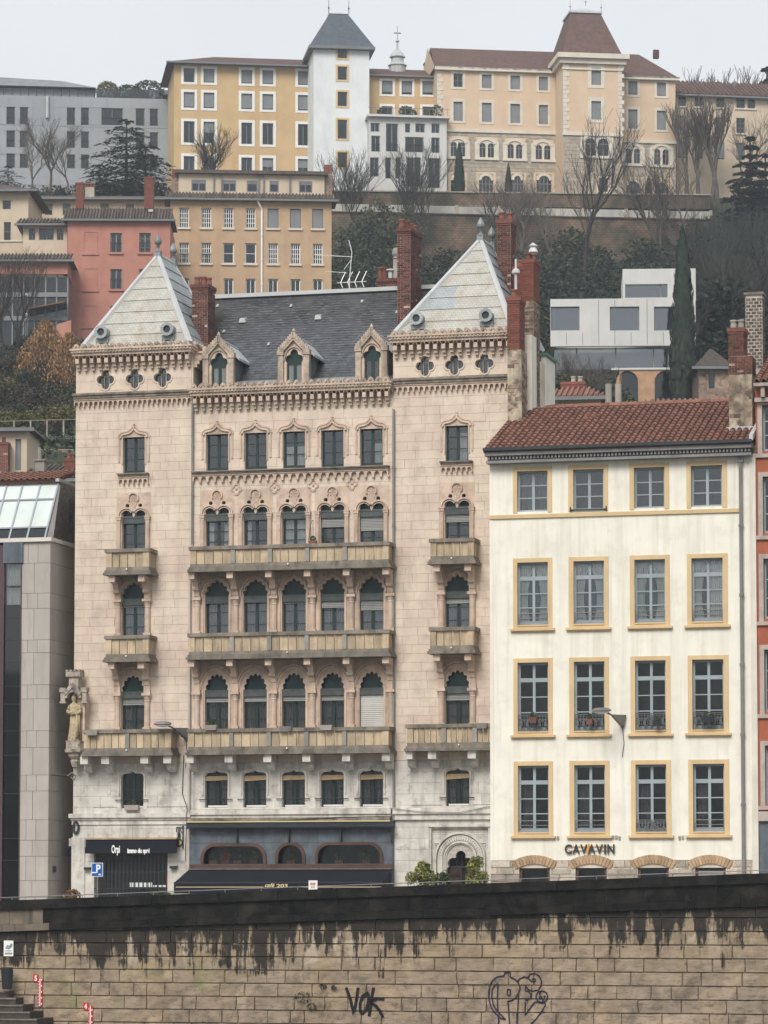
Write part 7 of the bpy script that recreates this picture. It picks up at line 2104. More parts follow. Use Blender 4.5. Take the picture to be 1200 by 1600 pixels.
for u,s in ((0.02,1),(b.w-.4,1)): quoins(b, u, b.F.z(600,200), b.zt-.5, s)
obj('cornice', MB().box(-.3,b.w,-.45,.0,b.zt-.35,b.zt), M['fartrim'], b.t)
b.hip(75, ov=.3, inset=0)
obj('gable', MB().prism([(0,b.zt),(0,b.zt+.01),(0,b.zt)],0,.1) if False else MB().poly([(-.31,-.3,b.zt),(-.31,11.3,b.zt),(-.31,5.5,zat(75, b.F.o.y+5.5))]), M['farpeach'], b.t)
# tower, part of the institution
T = Frame(880, 250, 376, -7.5)
def sub(px0, px1, pyt, Y, D):
    q = Far.__new__(Far); q.F = Frame(px0, 250, Y, -7.5); q.t = bl_w.t; q.ops = []; q.w = q.F.u(px1, 250); q.zt = q.F.z(px0, pyt); q.zb = q.F.z(px0, 305)-3; q.D = D; q.wall = 'farpeach'; q.tt = None
    e = bpy.data.objects.new('tower_block', None); link(e, bl_w.t)
    d = q.F.o - bl_w.F.o; e.location = (d.dot(bl_w.F.ex), d.dot(bl_w.F.ey), 0); q.t = e
    return q
q = sub(880, 973, 84, 376, 12); q.t.name = 'tower'
q.win(924,939,106,133,sur='fartrim',sw=.4,fm='farzinc',cols=2,rows=1,blind=.98); q.win(924,939,158,187,sur='fartrim',sw=.4,fm='farzinc',cols=2,rows=1,blind=.98)
twin(q,914,951,213,244); q.win(936,950,278,300,sur='fartrim',sw=.2,fm='farzinc',cols=2,rows=2)
q.walls(); lower_stone(q, 203, 300)
for u in (.02, q.w-.5): quoins(q, u, q.F.z(600,200), q.zt-.8, 1)
obj('string_course', MB().box(-.1,q.w+.1,-.15,.0,q.F.z(900,109),q.F.z(900,106.5)), M['fartrim'], q.t)
obj('cornice', MB().box(-.7,q.w+.7,-.8,12.6,q.zt-.55,q.zt+.0).box(-.4,q.w+.4,-.4,12.3,q.zt-1.1,q.zt-.553), M['fartrim'], q.t)
zt_ = q.F.z(925,21,4); wc = q.w/2
rr2 = obj('tower_roof', MB().hexa([(-.0,-.1,q.zt),(q.w+.0,-.1,q.zt),(q.w+.0,11.9,q.zt),(-.0,11.9,q.zt)],[(wc-1.75,4,zt_),(wc+1.75,4,zt_),(wc+1.75,8,zt_),(wc-1.75,8,zt_)]), M['fartile'], q.t)
obj('roof_cap', MB().box(wc-1.9,wc+1.9,3.8,8.2,zt_,zt_+.22).hexa([(wc-1.8,3.9,zt_+.223),(wc+1.8,3.9,zt_+.223),(wc+1.8,8.1,zt_+.223),(wc-1.8,8.1,zt_+.223)],[(wc-.3,5.8,zt_+1.0),(wc+.3,5.8,zt_+1.0),(wc+.3,6.2,zt_+1.0),(wc-.3,6.2,zt_+1.0)]), M['zinc'], q.t)
for x in (wc-1.8,wc+1.8,wc): obj('finial', MB().lathe([(.05,0),(.05,.4),(.14,.5),(.04,.7),(.02,1.3),(0,1.3)], x, 3.9, 6, cz=zt_+.2+(.6 if x == wc else 0)), M['zinc'], q.t)
q = sub(973, 1056, 119.5, 380, 10); q.t.name = 'right_wing'
for i,(a,c) in enumerate(((981.5,996),(1026.5,1040.5))):
    q.win(a,c,127+i*2,148+i*2,sur='fartrim',sw=.3,fm='farzinc',cols=2,rows=2,blind=.9); q.win(a,c,171+i*2,201+i*2,sur='fartrim',sw=.3,fm='farzinc',cols=2,rows=1,blind=.98)
twin(q,977.5,1000,229,256); twin(q,1022,1045,230,258,lit=True); archwin(q,978,1001,279,302); archwin(q,1023,1045,281,302)
q.walls(); lower_stone(q, 212, 300)
obj('cornice', MB().box(-.0,q.w+.3,-.45,.0,q.zt-.35,q.zt), M['fartrim'], q.t)
q.hip(84, ov=.3, insl=0, insr=3.2)
obj('chimney', MB().box(q.F.u(1022,85,5),q.F.u(1030,85,5),5,5.7,q.F.z(1025,90,5),q.F.z(1025,80,5)).tube((q.F.u(1024,85,5),5.3,q.F.z(1025,80,5)),(q.F.u(1024,85,5),5.3,q.F.z(1025,77,5)),.2).tube((q.F.u(1028,85,5),5.3,q.F.z(1025,80,5)),(q.F.u(1028,85,5),5.3,q.F.z(1025,77,5)),.2), M['brick'], q.t)
# tan building at the right end
b = Far('tan_long_building', 'tan three storey building with brown roof behind bare trees at far right', 1057, 383, -9, 149, 310, 1290, D=11, cat='building', wall='farcream')
for i,(a,c) in enumerate(((1059.5,1072),(1085.5,1098),(1119.5,1132),(1150.5,1164),(1168,1180),(1215,1228))):
    d = (a-1059)*.035
    b.win(a,c,150.5+d,166+d,fm='farzinc',cols=2,rows=2,sill='fartrim'); 
    if a < 1165 : b.win(a,c,181+d,205+d,fm='farzinc',cols=2,rows=3 if i%2 else 1,sill='fartrim',blind=None if i%2 else .98); b.win(a,c,220+d,247+d,fm='farzinc',cols=2,rows=2,blind=.9)
b.walls(); b.hip(127, ov=.6, insl=0, insr=0, ribs=.5)
obj('chimney', MB().box(b.F.u(1146,130,4),b.F.u(1151,130,4),4,4.6,b.F.z(1148,136,4),b.F.z(1148,127,4)), M['farzinc'], b.t)
# grey modern block, left
b = Far('grey_panel_block', 'grey panelled modern block with roof terrace at top left', -60, 392, -6, 147, 300, 268, D=14, cat='building', wall='fargrey')
for row in ((167,194),(204,230),(240,262)):
    for (a,c) in ((-42,-30),(-22,-10),(10,23.5),(31,44),(104.5,117.5),(126.5,139),(158.5,192),(212,226),(234,247)):
        if row[0] > 200 and 140 < a < 200: continue
        d = a*.012; b.win(a,c,row[0]+d,row[1]+d,fm='farzinc',cols=1 if c-a < 15 else 2,rows=1,bal=True)
b.walls()
zz = b.F.z(0,147); 
for i in range(34):                                   # big facade panels standing proud
    for k in range(5):
        pass
pan = MB()
bks = Blocks(b.t, 'facade_panel', mat('grey_facade_panel', (.28,.295,.315), rough=.6, var=.05, isl=.07), 170)
bks.courses(0, b.w, b.zb+4, b.zt-.05, b.ops, -.03, h=3.1, lmin=2.4, lmax=3.4, joint=.08, depth=.03, jig=.01)
bks.done()
obj('penthouse', MB().box(0,b.F.u(148,145,3),3,12,b.zt,b.F.z(70,137.5,3)), M['farglass'], b.t)
for i in range(16):
    x = b.F.u(148,145,3)*i/16; obj('window_bay', MB().box(x,x+.9,2.9,2.998,b.zt,b.F.z(70,139,3)), M['fargrey'], b.t)
x1_ = b.F.u(150,145,2)
obj('zinc_roof', MB().hexa([(-1,2,b.F.z(70,138,3)),(x1_,2,b.F.z(70,138,3)),(x1_,13,b.F.z(70,138,3)),(-1,13,b.F.z(70,138,3))],[(-1,5,b.F.z(70,123,6)),(x1_-4,5,b.F.z(70,129,6)),(x1_-4,10,b.F.z(70,129,6)),(-1,10,b.F.z(70,123,6))]), M['zincdark'], b.t)
obj('glass_balustrade', MB().box(x1_,b.w,.1,.14,b.zt,b.zt+1.1), M['farglass'], b.t)
obj('flue', MB().tube((b.F.u(74,165,-.2),-.2,b.F.z(74,185)),(b.F.u(74,165,-.2),-.2,b.F.z(74,151)),.2), M['zinc'], b.t)
for k,(px_,hh_,ww,m_) in enumerate(((168,2.2,2.4,'olive'),(200,1.9,3.2,'ivy'),(232,2.4,3.6,'ivy'),(262,.9,1.0,'ivy'),(216,1.3,2.6,'brownleaf'))):
    t = thing('terrace_shrub', ('round olive green shrub on the grey block roof terrace','dark green shrub right of the olive one on the grey block terrace','widest dark green shrub on the grey block terrace','small shrub at the right end of the grey block terrace','low brown bush between the dark shrubs on the grey block terrace')[k], 'shrub', b.F.world(b.F.u(px_,145,2.5),2.5,b.zt), 0, 'shrubs on the grey block terrace')
    obj('foliage', leaf_cloud(ww/2*1.1,1.2,hh_*.6,1100,.32,seed=k+20), M[m_], t, (0,0,hh_*.6))
# retaining walls
rt_ = Frame(516, 320, 371, -3)
w1 = thing('terrace_wall', 'long retaining wall below the institution, brown brick above a pale rendered band', 'wall', rt_.o, -rt_.yaw)
xe = rt_.u(1110, 320)
obj('brick_band', MB().box(0, xe, 0, 1.2, rt_.z(600,321), rt_.z(600,300)), M['dimbrick'], w1)
obj('coping', MB().box(-.1, xe+.1, -.15, 1.4, rt_.z(600,300)+.003, rt_.z(600,298)), M['farstone'], w1)
nn = 9
for k in range(nn):
    x0_, x1_ = xe*k/nn, xe*(k+1)/nn
    dz = -.25*k/nn*0
    obj('rendered_panel', MB().box(x0_+.06, x1_-.06, -.9, -.003, rt_.z(600,337+k*.7), rt_.z(600,322+k*.7)), mat('stained_white_render', (.42,.41,.38), var=.15, scale=.5, streak=(.12,.12,.11), samt=.7, stretch=(.8,.8,.15)) if k == 0 else bpy.data.materials['stained_white_render'], w1)
    obj('panel_pier', MB().box(x1_-.35, x1_+.05, -1.0, -.903, rt_.z(600,337+k*.7), rt_.z(600,322+k*.7)+.1), M['farstone'], w1)
w2 = thing('old_brick_retaining_wall', 'tall dark brick retaining wall overgrown with ivy on the slope', 'wall', rt_.o, -rt_.yaw)
obj('wall', MB().hexa([(-2,-3.2,60),(xe,-3.2,60),(xe,-.91,60),(-2,-.91,60)],[(-2,-1.6,rt_.z(600,337)),(xe,-1.6,rt_.z(600,344)),(xe,-.91,rt_.z(600,344)),(-2,-.91,rt_.z(600,337))]), M['dimbrick'], w2)
obj('coping', MB().hexa([(-2,-1.8,rt_.z(600,337)+.003),(xe,-1.8,rt_.z(600,344)+.003),(xe,-.91,rt_.z(600,344)+.003),(-2,-.91,rt_.z(600,337)+.003)],[(-2,-1.8,rt_.z(600,335)),(xe,-1.8,rt_.z(600,342)),(xe,-.91,rt_.z(600,342)),(-2,-.91,rt_.z(600,335))]), M['dimbrick'], w2)
M['farsill'] = mat('pale_sill', (.60,.55,.47), var=.05)

# tan house with seven window columns and an attic
b = Far('tan_seven_bay_house', 'tan ochre house with seven window columns and a set back attic floor', 266, 300, -4, 311, 470, 518, D=11, wall='farmid')
cxs = (287.5,322.3,357,391.6,426.6,461.6,496.4)
for i, x in enumerate(cxs):
    for j,(yt,yb) in enumerate(((324.5,355.5),(379,411),(434.5,466))):
        d = i*.3
        if j == 0 and i > 3: b.win(x-8.6,x+8.6,yt+d,yb+d,fm='farblind',cols=1,rows=1,blind=1.0,sill='farsill')
        elif j == 1 and i in (2,3): b.win(x-8.6,x+8.6,yt+d,yb+d,fm='white',cols=1,rows=2,sill='farsill')
        else: b.win(x-7.6,x+7.6,yt+d,yb+d,fm='white',cols=4 if j < 2 else 2,rows=4 if j < 2 else 1,sill='farsill',mid=.05,bal=(j == 1 and i < 2),curt=.8 if (i+j) % 3 == 0 else None)
b.walls()
r_ = b.hip(301.5, m='darktile', ov=.5, inset=0, D=3.0, ribs=.30)
pz0 = zat(301.5,301.5); pzt = b.F.z(390,273,1.6)
pu0, pu1 = b.F.u(279,290,1.6), b.F.u(507,290,1.6)
sv = b.ops; b.ops = []
pt_ops = []
att_ = bpy.data.objects.new('attic', None); link(att_, b.t)
for (a,c) in ((299,322),(348,369),(385.5,402.5),(421,435.5),(467,488)):
    pt_ops.append((b.F.u(a,290,1.6), b.F.u(c,290,1.6), b.F.z(390,300,1.6), b.F.z(390,282,1.6)))
obj('attic_wall', wall_grid(MB(), pu0, pu1, pz0-1, pzt, pt_ops, 1.6, 1.9), M['farcream'], att_)
for o in pt_ops:
    w_=o[1]-o[0]; h_=o[3]-o[2]; fr = frame_mb(w_,h_,splits(-w_/2+.1,w_/2-.1,2 if w_ > 1 else 1,.1),[(.1,h_-.35)],.1)
    z_ = obj('attic_window', fr, M['farzinc'], att_, ((o[0]+o[1])/2,1.6,o[2])); obj('pane', MB().box(-w_/2,w_/2,.06,.07,0,h_), M['farglass'], z_); obj('interior', MB().box(-w_/2,w_/2,.32,.35,0,h_), M['fardark'], z_)
obj('attic_roof', MB().box(pu0-.3,pu1+.3,1.1,9,pzt,pzt+.3), M['darktile'], att_)
for px_ in (333,345,403,411,452): u = b.F.u(px_,290,1.5); obj('post', MB().box(u,u+.12,1.4,1.598,pz0-.5,pzt), M['farzinc'], att_)
pipe(b.t, [(b.F.u(401,315),-.5,b.zt),(b.F.u(409,326),-.12,b.F.z(409,328)),(b.F.u(409,400),-.12,b.zb)], .09, 'white')
for (a,c,yt) in ((268,280,264),(506,519,257)):
    obj('chimney', MB().box(b.F.u(a,280,2),b.F.u(c,280,2),2,3.4,b.zt-.5,b.F.z(a,yt+14,2)), M['rubble'], b.t)
    obj('chimney', MB().box(b.F.u(a,280,2)+.05,b.F.u(c,280,2)-.05,2.05,3.3,b.F.z(a,yt+14,2)+.003,b.F.z(a,yt,2)), M['newbrick'], b.t)
# terracotta pink house
b = Far('terracotta_pink_house', 'terracotta pink house with bricked up windows and dark tile roof', 105, 290, -1, 344, 540, 265.5, D=9, wall='farpink')
for x0_,x1_ in ((172.5,190.5),(217.5,235.5)):
    for yt,yb in ((364,394.5),(420.5,452),(478,510)): b.win(x0_,x1_,yt,yb,fm='farblind',cols=2,rows=1 if x0_ < 200 else 4,sill='farpink',bal=True,curt=.8 if x0_ > 200 else None,mid=.12)
b.walls()
for yt,yb in ((363,396),(420,453.5),(478,511)):      # blind windows: framed recess
    u0,u1,z0,z1 = b.F.u(132,yt),b.F.u(151,yt),b.F.z(140,yb),b.F.z(140,yt)
    obj('blind_window', MB().box(u0-.08,u0,-.04,0,z0,z1).box(u1,u1+.08,-.04,0,z0,z1).box(u0-.08,u1+.08,-.04,0,z1,z1+.08).box(u0-.2,u1+.2,-.1,0,z0-.14,z0), M['farpink'], b.t)
b.hip(326, m='darktile', ov=.4, inset=0, D=5, ribs=.27)
for (a,c,yt) in ((118.5,130.5,286),(225.5,240,277)):
    cc = chimney(b.t, b.F.u(a,300,2), 2, b.F.z(a,326,2), b.F.z(a,yt,2), b.F.u(c,300,2)-b.F.u(a,300,2), .8, bm='newbrick', mortar='newbrick', cap=True)
obj('roof_window', MB().box(b.F.u(232,330,1.2),b.F.u(239,330,1.2),.9,1.3,b.F.z(235,330,1.2)-.1,b.F.z(235,328,1.2)), M['zinc'], b.t)
# cream house behind it
b = Far('cream_back_house', 'cream house half hidden behind the pink house with a low dark eave', 52, 306, -1, 311, 345, 268, D=8, wall='farcream')
for (a,c) in ((70,82),(98,110),(157,170),(197,209)): b.win(a,c,318,336,fm='farblind',cols=2,rows=1,blind=.6)
b.walls(); b.hip(306, m='darktile', ov=.6, inset=0, D=6)
cc = obj('chimney', MB().box(b.F.u(133,300,1),b.F.u(147,300,1),1,1.8,b.zt,b.F.z(140,292,1)), M['farstone'], b.t); obj('cap', MB().box(b.F.u(131,300,1),b.F.u(149,300,1),.9,1.9,b.F.z(140,288,1),b.F.z(140,286,1)), M['pot'], cc)
for i in range(4): obj('brick_pier', MB().box(b.F.u(132+i*4.4,300,1),b.F.u(134.5+i*4.4,300,1),.95,1.85,b.F.z(140,292,1)+.003,b.F.z(140,288,1)-.003), M['pot'], cc)
# round-cornered beige house far left
b = Far('beige_villa', 'beige villa with low dark roof behind the bare tree at the far left', -60, 296, 2, 300, 400, 44, D=9, wall='farcream')
b.win(4,17,313,327,fm='farblind',cols=1,rows=1); b.win(6,17,347,376,fm='farblind',cols=1,rows=2)
b.walls(); b.hip(289, m='darktile', ov=.8, inset=3)
obj('string_course', MB().box(0,b.w,-.1,0,b.F.z(0,378),b.F.z(0,375.5)), M['fartrim'], b.t)
b = Far('beige_low_wing', 'low beige wing with a row of grey windows left of the pink house', 36, 292, 0, 352, 400, 105, D=8, wall='farcream')
for (a,c) in ((45,55),(61,84),(89,99)): b.win(a,c,357,375,fm='farblind',cols=2,rows=1)
b.walls(); b.hip(343, m='darktile', ov=.6, inset=0, D=5, ribs=.3)
b = Far('red_band_annex', 'annex with red rendered band above a grey glazed front, beside the pink house', -50, 286, 0, 408, 560, 105, D=7, wall='farpink')
b.zb = b.F.z(0,428); b.ops = []
b.walls(); b.hip(398, m='darktile', ov=.5, inset=0, D=4, ribs=.3)
gl_ = obj('glazed_front', MB().box(0,b.w,.5,.55,b.F.z(0,540),b.zb-.003), M['farglass'], b.t)
for i in range(10):
    x = i*b.w/9; obj('mullion', MB().box(x-.06,x+.06,.3,.498,b.F.z(0,540),b.zb-.003), M['farblind'], gl_)
for py_ in (463,500): obj('transom', MB().box(0,b.w,.25,.299,b.F.z(0,py_),b.F.z(0,py_-7)), M['farblind'], gl_)
obj('interior', MB().box(0,b.w,1.5,1.6,b.F.z(0,540),b.zb), M['farblind'], gl_)
obj('lean_to_roof', MB().hexa([(b.w-3.6,-1.2,b.F.z(90,488)),(b.w-.1,-1.2,b.F.z(90,476)),(b.w-.1,.3,b.F.z(90,474)),(b.w-3.6,.3,b.F.z(90,486))],[(b.w-3.6,-1.2,b.F.z(90,486)),(b.w-.1,-1.2,b.F.z(90,474)),(b.w-.1,.3,b.F.z(90,471)),(b.w-3.6,.3,b.F.z(90,483))]), M['tile'], b.t)
gw_ = thing('garden_wall', 'short pink garden wall at the foot of the pink house', 'wall', gp(80,284), 0)
obj('wall', MB().hexa([(.2,0,-1),(1.4,0,-1),(1.4,.3,-1),(.2,.3,-1)],[(.2,0,zat(507,284)-gp(80,284).z),(1.4,0,zat(500,284)-gp(80,284).z),(1.4,.3,zat(500,284)-gp(80,284).z),(.2,.3,zat(507,284)-gp(80,284).z)]), M['farpink'], gw_)

# white modern villa
MH = Far('white_modern_villa', 'white concrete modern villa with large glass windows stacked on the wooded slope', 860, 246, 3, 467, 577, 1087, D=9, cat='villa', wall='farconc')
b = MH; Fm = b.F
b.zb = Fm.z(900, 541); b.zt = Fm.z(900, 467)
for (a,c) in ((860.7,905.5),(953,999),(1022,1063)): b.win(a,c,479,516.5,fm='farzinc',cols=1,rows=1,gl='villa')
for o in b.ops: pass
b.walls()
b.ops = []
u0, u1 = Fm.u(973,440,1.2), Fm.u(1087,440,1.2); zt1, zb1 = Fm.z(1020,420,1.2), b.zt+.003
o_ = (Fm.u(973.5,455,1.2)+.15, Fm.u(1043,455,1.2), Fm.z(1000,465,1.2), Fm.z(1000,444,1.2))
up = obj('upper_volume', wall_grid(MB(),u0,u1,zb1,zt1,[o_],1.2,1.6).box(u0,u0+.15,1.6,8,zb1,zt1).box(u1-.2,u1,1.6,8,zb1,zt1).box(u0,u1,1.6,8,zt1-.2,zt1), M['farconc'], b.t)
obj('pane', MB().box(o_[0],o_[1],1.45,1.47,o_[2],o_[3]), M['villa'] if 'villa' in M else M['farglass'], up); obj('interior', MB().box(o_[0],o_[1],3,3.1,o_[2],o_[3]), M['fardark'], up)
obj('glazing_bar', MB().box(Fm.u(1031,455,1.2),Fm.u(1031,455,1.2)+.1,1.4,1.448,o_[2],o_[3]), M['farzinc'], up)
for k in range(15):
    x = u0+(k+.5)*(u1-u0)/15; obj('concrete_rib', MB().box(x,x+.05,1.17,1.2,o_[3]+.1,zt1-.05), M['farconc'], up)
# lower glazing under the slanting slab
zl0, zl1 = Fm.z(950,577,.8), b.zb
obj('slab', MB().hexa([(-.05,-.05,Fm.z(860,541)),(b.w+.02,-.05,Fm.z(1087,533)),(b.w+.02,9,Fm.z(1087,533)),(-.05,9,Fm.z(860,541))],[(-.05,-.05,b.zb+.35),(b.w+.02,-.05,b.zb+.35),(b.w+.02,9,b.zb+.35),(-.05,9,b.zb+.35)]), M['farconc'], b.t) if False else None
lg = obj('lower_glazing', MB().box(Fm.u(866,560,.8),Fm.u(1062,560,.8),.8,.84,zl0,zl1-.003), M['villa'] if 'villa' in M else M['farglass'], b.t)
obj('interior', MB().box(Fm.u(866,560,.8),Fm.u(1062,560,.8),3,3.1,zl0,zl1), M['farblind'], lg)
for px_ in (900,961,1020,1043,1058): u = Fm.u(px_,560,.8); obj('mullion', MB().box(u,u+.1,.7,.798,zl0,zl1), M['farzinc'], lg)
obj('side_wall', MB().box(b.w-.4,b.w,.8,9,Fm.z(1087,640),b.zb-.003), M['farconc'], b.t)
ar_u0, ar_u1 = Fm.u(968,600,.3), Fm.u(1060,600,.3); az0, az1 = Fm.z(1010,650,.3), Fm.z(1010,578,.3)
hz_ = Fm.z(1010,594,.3); hr_ = .85
h1, h2 = Fm.u(980,600,.3), Fm.u(1041,600,.3)
base = obj('brick_base', MB().prism([(ar_u0,az0),(h1-.8,az0),(h1-.8,hz_-.9)] + [(h1+.8*math.cos(R(a)), hz_-.1+.8*math.sin(R(a))) for a in range(180,-1,-20)] + [(h1+.8,az0),(h2-.85,az0)] + [(h2+.85*math.cos(R(a)), hz_-.1+.8*math.sin(R(a))) for a in range(180,-1,-20)] + [(h2+.85,az0),(ar_u1,az0),(ar_u1,az1),(ar_u0,az1)], .3, .7), mat('sandy_brick', (.42,.26,.16), var=.15, scale=2), b.t)
obj('arch_glazing', MB().box(ar_u0+.1,ar_u1-.1,.72,.75,az0,az1-.1), M['farglass'], base); obj('interior', MB().box(ar_u0,ar_u1,2,2.1,az0,az1), M['fardark'], base)
obj('ledge', MB().box(Fm.u(955,577,.2),ar_u1+.1,.2,.8,az1+.003,az1+.15), M['farconc'], base)
for i_ in range(1,9): obj('panel_joint', MB().box(i_*b.w/9-.02,i_*b.w/9+.02,-.006,-.001,b.zb+.1,b.zb+(b.zt-b.zb)*.28 if i_ in (1,2,5,7,8) else b.zt-.1), M['farzinc'], b.t)
for (a,yy) in ((866,0),(990,0)): 
    obj('sofa', MB().box(Fm.u(870+(a-866)*.86,510,1),Fm.u(890+(a-866)*.9,510,1),1,1.6,Fm.z(900,516,1),Fm.z(900,509,1)), M['white'], b.t)
# small roofs at the foot of the slope
b = Far('small_tiled_house', 'low house with red tile roof and brick chimney below the modern villa', 852, 176, 8, 624, 650, 936, D=6, wall='farcream')
b.walls(); b.hip(603, m='tile', ov=.5, inset=1.2, ribs=.28)
chimney(b.t, b.F.u(877,610,2), 2, b.F.z(890,618,2), b.F.z(890,598,2), b.F.u(913,610,2)-b.F.u(877,610,2), .7, bm='newbrick', mortar='newbrick', pots=((.5,.5,.32),(.8,.5,.32)), potm='zincpot' if 'zincpot' in M else 'greypot')
b = Far('low_roof_strip', 'dark red roof ridge showing just above the cream house roof', 1027, 172, 5, 634, 650, 1139, D=5, wall='farcream')
b.walls(); b.hip(626.5, m='tile', ov=.4, inset=0, ribs=.28)
t = thing('twin_flue', 'pair of grey cement flues on a brick base left of the arched villa base', 'flue', at(958,640,170), 0)
obj('flue_pipe', MB().tube((-.22,0,-.4),(-.22,0,1.3),.17,n=10), M['greypot'], t); obj('flue_pipe', MB().tube((.26,0,-.4),(.26,0,1.3),.17,n=10), M['greypot'], t); obj('brick_base', MB().box(-.6,.6,-.3,.3,-1.5,-.41), M['brick'], t)
b = Far('ruined_stone_house', 'ruined rubble stone house with broken roof among trees right of the villa', 1092, 232, 0, 585, 640, 1140, D=5, wall='rubble')
b.win(1107,1117,583,607,fm='farzinc',cols=1,rows=1); b.zt = b.F.z(1100,575); b.walls(); b.hip(545, m='darktile', ov=.4, inset=1)
# left foot of the slope
b = Far('cream_garden_house', 'small cream house with tall shuttered window above the office roof at left', -25, 205, 3, 672, 760, 42, D=5, wall='farcream')
b.win(24,33,686,735,fm='farblind',cols=1,rows=1,blind=1.0); b.walls(); b.hip(668, m='darktile', ov=.4, inset=0)
chimney(b.t, b.F.u(-8,700,-1), -1, b.F.z(0,745,-1), b.F.z(0,692,-1), b.F.u(12,700,-1)-b.F.u(-8,700,-1), .8, bm='newbrick', mortar='brickmortar', pots=((.6,.5,.35),))
b = Far('dark_tiled_outbuilding', 'low outbuilding with dark tile roof squeezed beside the pink stone house', 28, 190, 8, 752, 790, 170, D=7, wall='farcream')
b.walls(); b.hip(729, m='darktile', ov=.5, inset=.5, ribs=.28)
cc = obj('chimney', MB().box(b.F.u(55,720,1),b.F.u(69,720,1),1,1.7,b.F.z(60,750,1),b.F.z(60,720,1)).box(b.F.u(53,720,1),b.F.u(71,720,1),.9,1.8,b.F.z(60,720,1)+.003,b.F.z(60,718,1)), M['greypot'], b.t)
obj('chimney_pot', MB().tube((b.F.u(60,720,1),1.3,b.F.z(60,718,1)),(b.F.u(59.5,720,1),1.3,b.F.z(60,698,1)),.12,.09), M['greypot'], cc)
chimney(b.t, b.F.u(101,720,2), 2, b.F.z(108,738,2), b.F.z(108,718,2), b.F.u(117,720,2)-b.F.u(101,720,2), .6, bm='newbrick', mortar='newbrick', pots=((.3,.5,.3),(.7,.5,.3)))
# ================================================================ trees
def hgt(px, Y, pyt):
    g = gp(px, Y); return zat(pyt, Y) - g.z
def bt(px, Y, pyt, label, **k):
    g = gp(px, Y); return bare_tree(g - Vector((0,0,.3)), hgt(px,Y,pyt), label, rz=random.uniform(0,6), **k)
BT = dict(levels=6, spread=.36, up=.9, first=.46)
bt(915, 352, 172, 'tallest bare tree standing in front of the institution tower', seed=11, **BT)
for px, Y, pyt, lb, sd, m in ((655,368,196,'bare tree in front of the white loggia block, right of two',12,'bark'),(640,366,226,'thinner bare tree left of the one before the loggia block',13,'bark'),
    (1078,378,150,'leftmost pollarded bare tree before the tan long building',14,'palebark'),(1097,378,146,'second pollarded bare tree before the tan long building',15,'palebark'),(1117,378,140,'third tall bare tree before the tan long building',14,'palebark'),(1128,378,150,'fourth slender bare tree before the tan long building',12,'palebark'),(1162,378,160,'bare tree behind the dark conifer at far right',15,'palebark'),
    (1060,368,232,'low spreading bare tree at the right wing corner',13,'palebark'),(1045,366,252,'small shrubby bare tree below the right wing',12,'palebark'),
    (518,372,222,'bare tree left of the white tower foot',12,'bark'),(541,371,228,'small bare tree in front of the white tower foot',13,'bark'),
    (822,364,262,'small bare tree below the institution middle',13,'palebark'),(870,362,270,'thin bare tree below the institution left of the tallest',15,'palebark'),(770,369,268,'small leafless tree beside the little cypress on the terrace',12,'palebark'),(1108,405,98,'bare crown showing above the tan long building',12,'palebark'),(1085,408,103,'left bare crown above the tan long building',13,'palebark'),(1130,406,108,'right bare crown above the tan long building',15,'palebark'),
    (330,345,192,'round bare tree in front of the orange block, right one',16,'bark'),(312,347,205,'round bare tree in front of the orange block, left one',17,'bark'),
    (70,352,172,'large bare tree in front of the grey block, middle of three',16,'palebark'),(45,350,195,'bare tree at left in front of the grey block',17,'palebark'),(100,351,200,'bare tree beside the cedar in front of the grey block',15,'palebark'),
    (905,240,536,'bare bushy tree in front of the villa glass',13,'palebark'),(935,241,545,'second bare bushy tree in front of the villa glass',12,'palebark'),(880,240,540,'third low bare tree in front of the villa at left',15,'palebark'),
    ):
    bt(px, Y, pyt, lb, seed=sd, m=m, **(dict(levels=6, spread=.26, up=1.1, first=.22) if 'pollarded' in lb or 'tan long' in lb else BT if ('tallest' in lb or 'loggia' in lb or 'white tower' in lb) else dict(levels=6, spread=.45, up=.7, first=.3)))
# foreground-left bare tree in front of the annex
for px, Y, pyt, lb, sd in ((22,270,375,'dark bare tree in front of the beige villa, right stem',18),(2,268,392,'dark bare tree at the left picture edge',19)):
    bt(px, Y, pyt, lb, seed=sd, m='bark', **BT)
# wood on the right slope: the front row one by one, the depth of it as one mass
def joined(name, items, m, label, cat):
    """items: (mesh, location, (sx,sy,sz), rotation) merged into one object."""
    V_, F_, n = [], [], 0
    for me, loc, sc, rz in items:
        a = np.empty(len(me.vertices)*3); me.vertices.foreach_get('co', a); a = a.reshape(-1,3)*np.array(sc)
        c, s = math.cos(rz), math.sin(rz)
        a = np.stack([a[:,0]*c-a[:,1]*s, a[:,0]*s+a[:,1]*c, a[:,2]], 1) + np.array(loc)
        V_.append(a); q = np.empty(len(me.loops), dtype=np.int64); me.loops.foreach_get('vertex_index', q); F_.append(q.reshape(-1,4)+n); n += len(a)
    me = bpy.data.meshes.new(name); V = np.concatenate(V_); Fq = np.concatenate(F_)
    me.from_pydata(V.tolist(), [], Fq.tolist()); me.materials.append(m)
    return tag(obj(name, me, stuff=True), label, cat)
rw_ = random.Random(12)
def tmpl(seed, **k):
    mb = bare_tree_mb(10, seed=seed, **k); zm = max(v[2] for v in mb.v); mb.f = [f for f in mb.f if len(f) == 4]
    return mb.mesh('t', None), zm
WT_ = [tmpl(s, levels=5, spread=.42, up=.8, first=.3) for s in (20,21,22)]
items = []
for i in range(26):
    px = rw_.uniform(1085, 1250); Y = rw_.choice((272,286,300,315,330,345,356)); h = rw_.uniform(8, 12.5); g = gp(px, Y); me, zm = rw_.choice(WT_)
    items.append((me, g, (h/zm,)*3, rw_.uniform(0,6)))
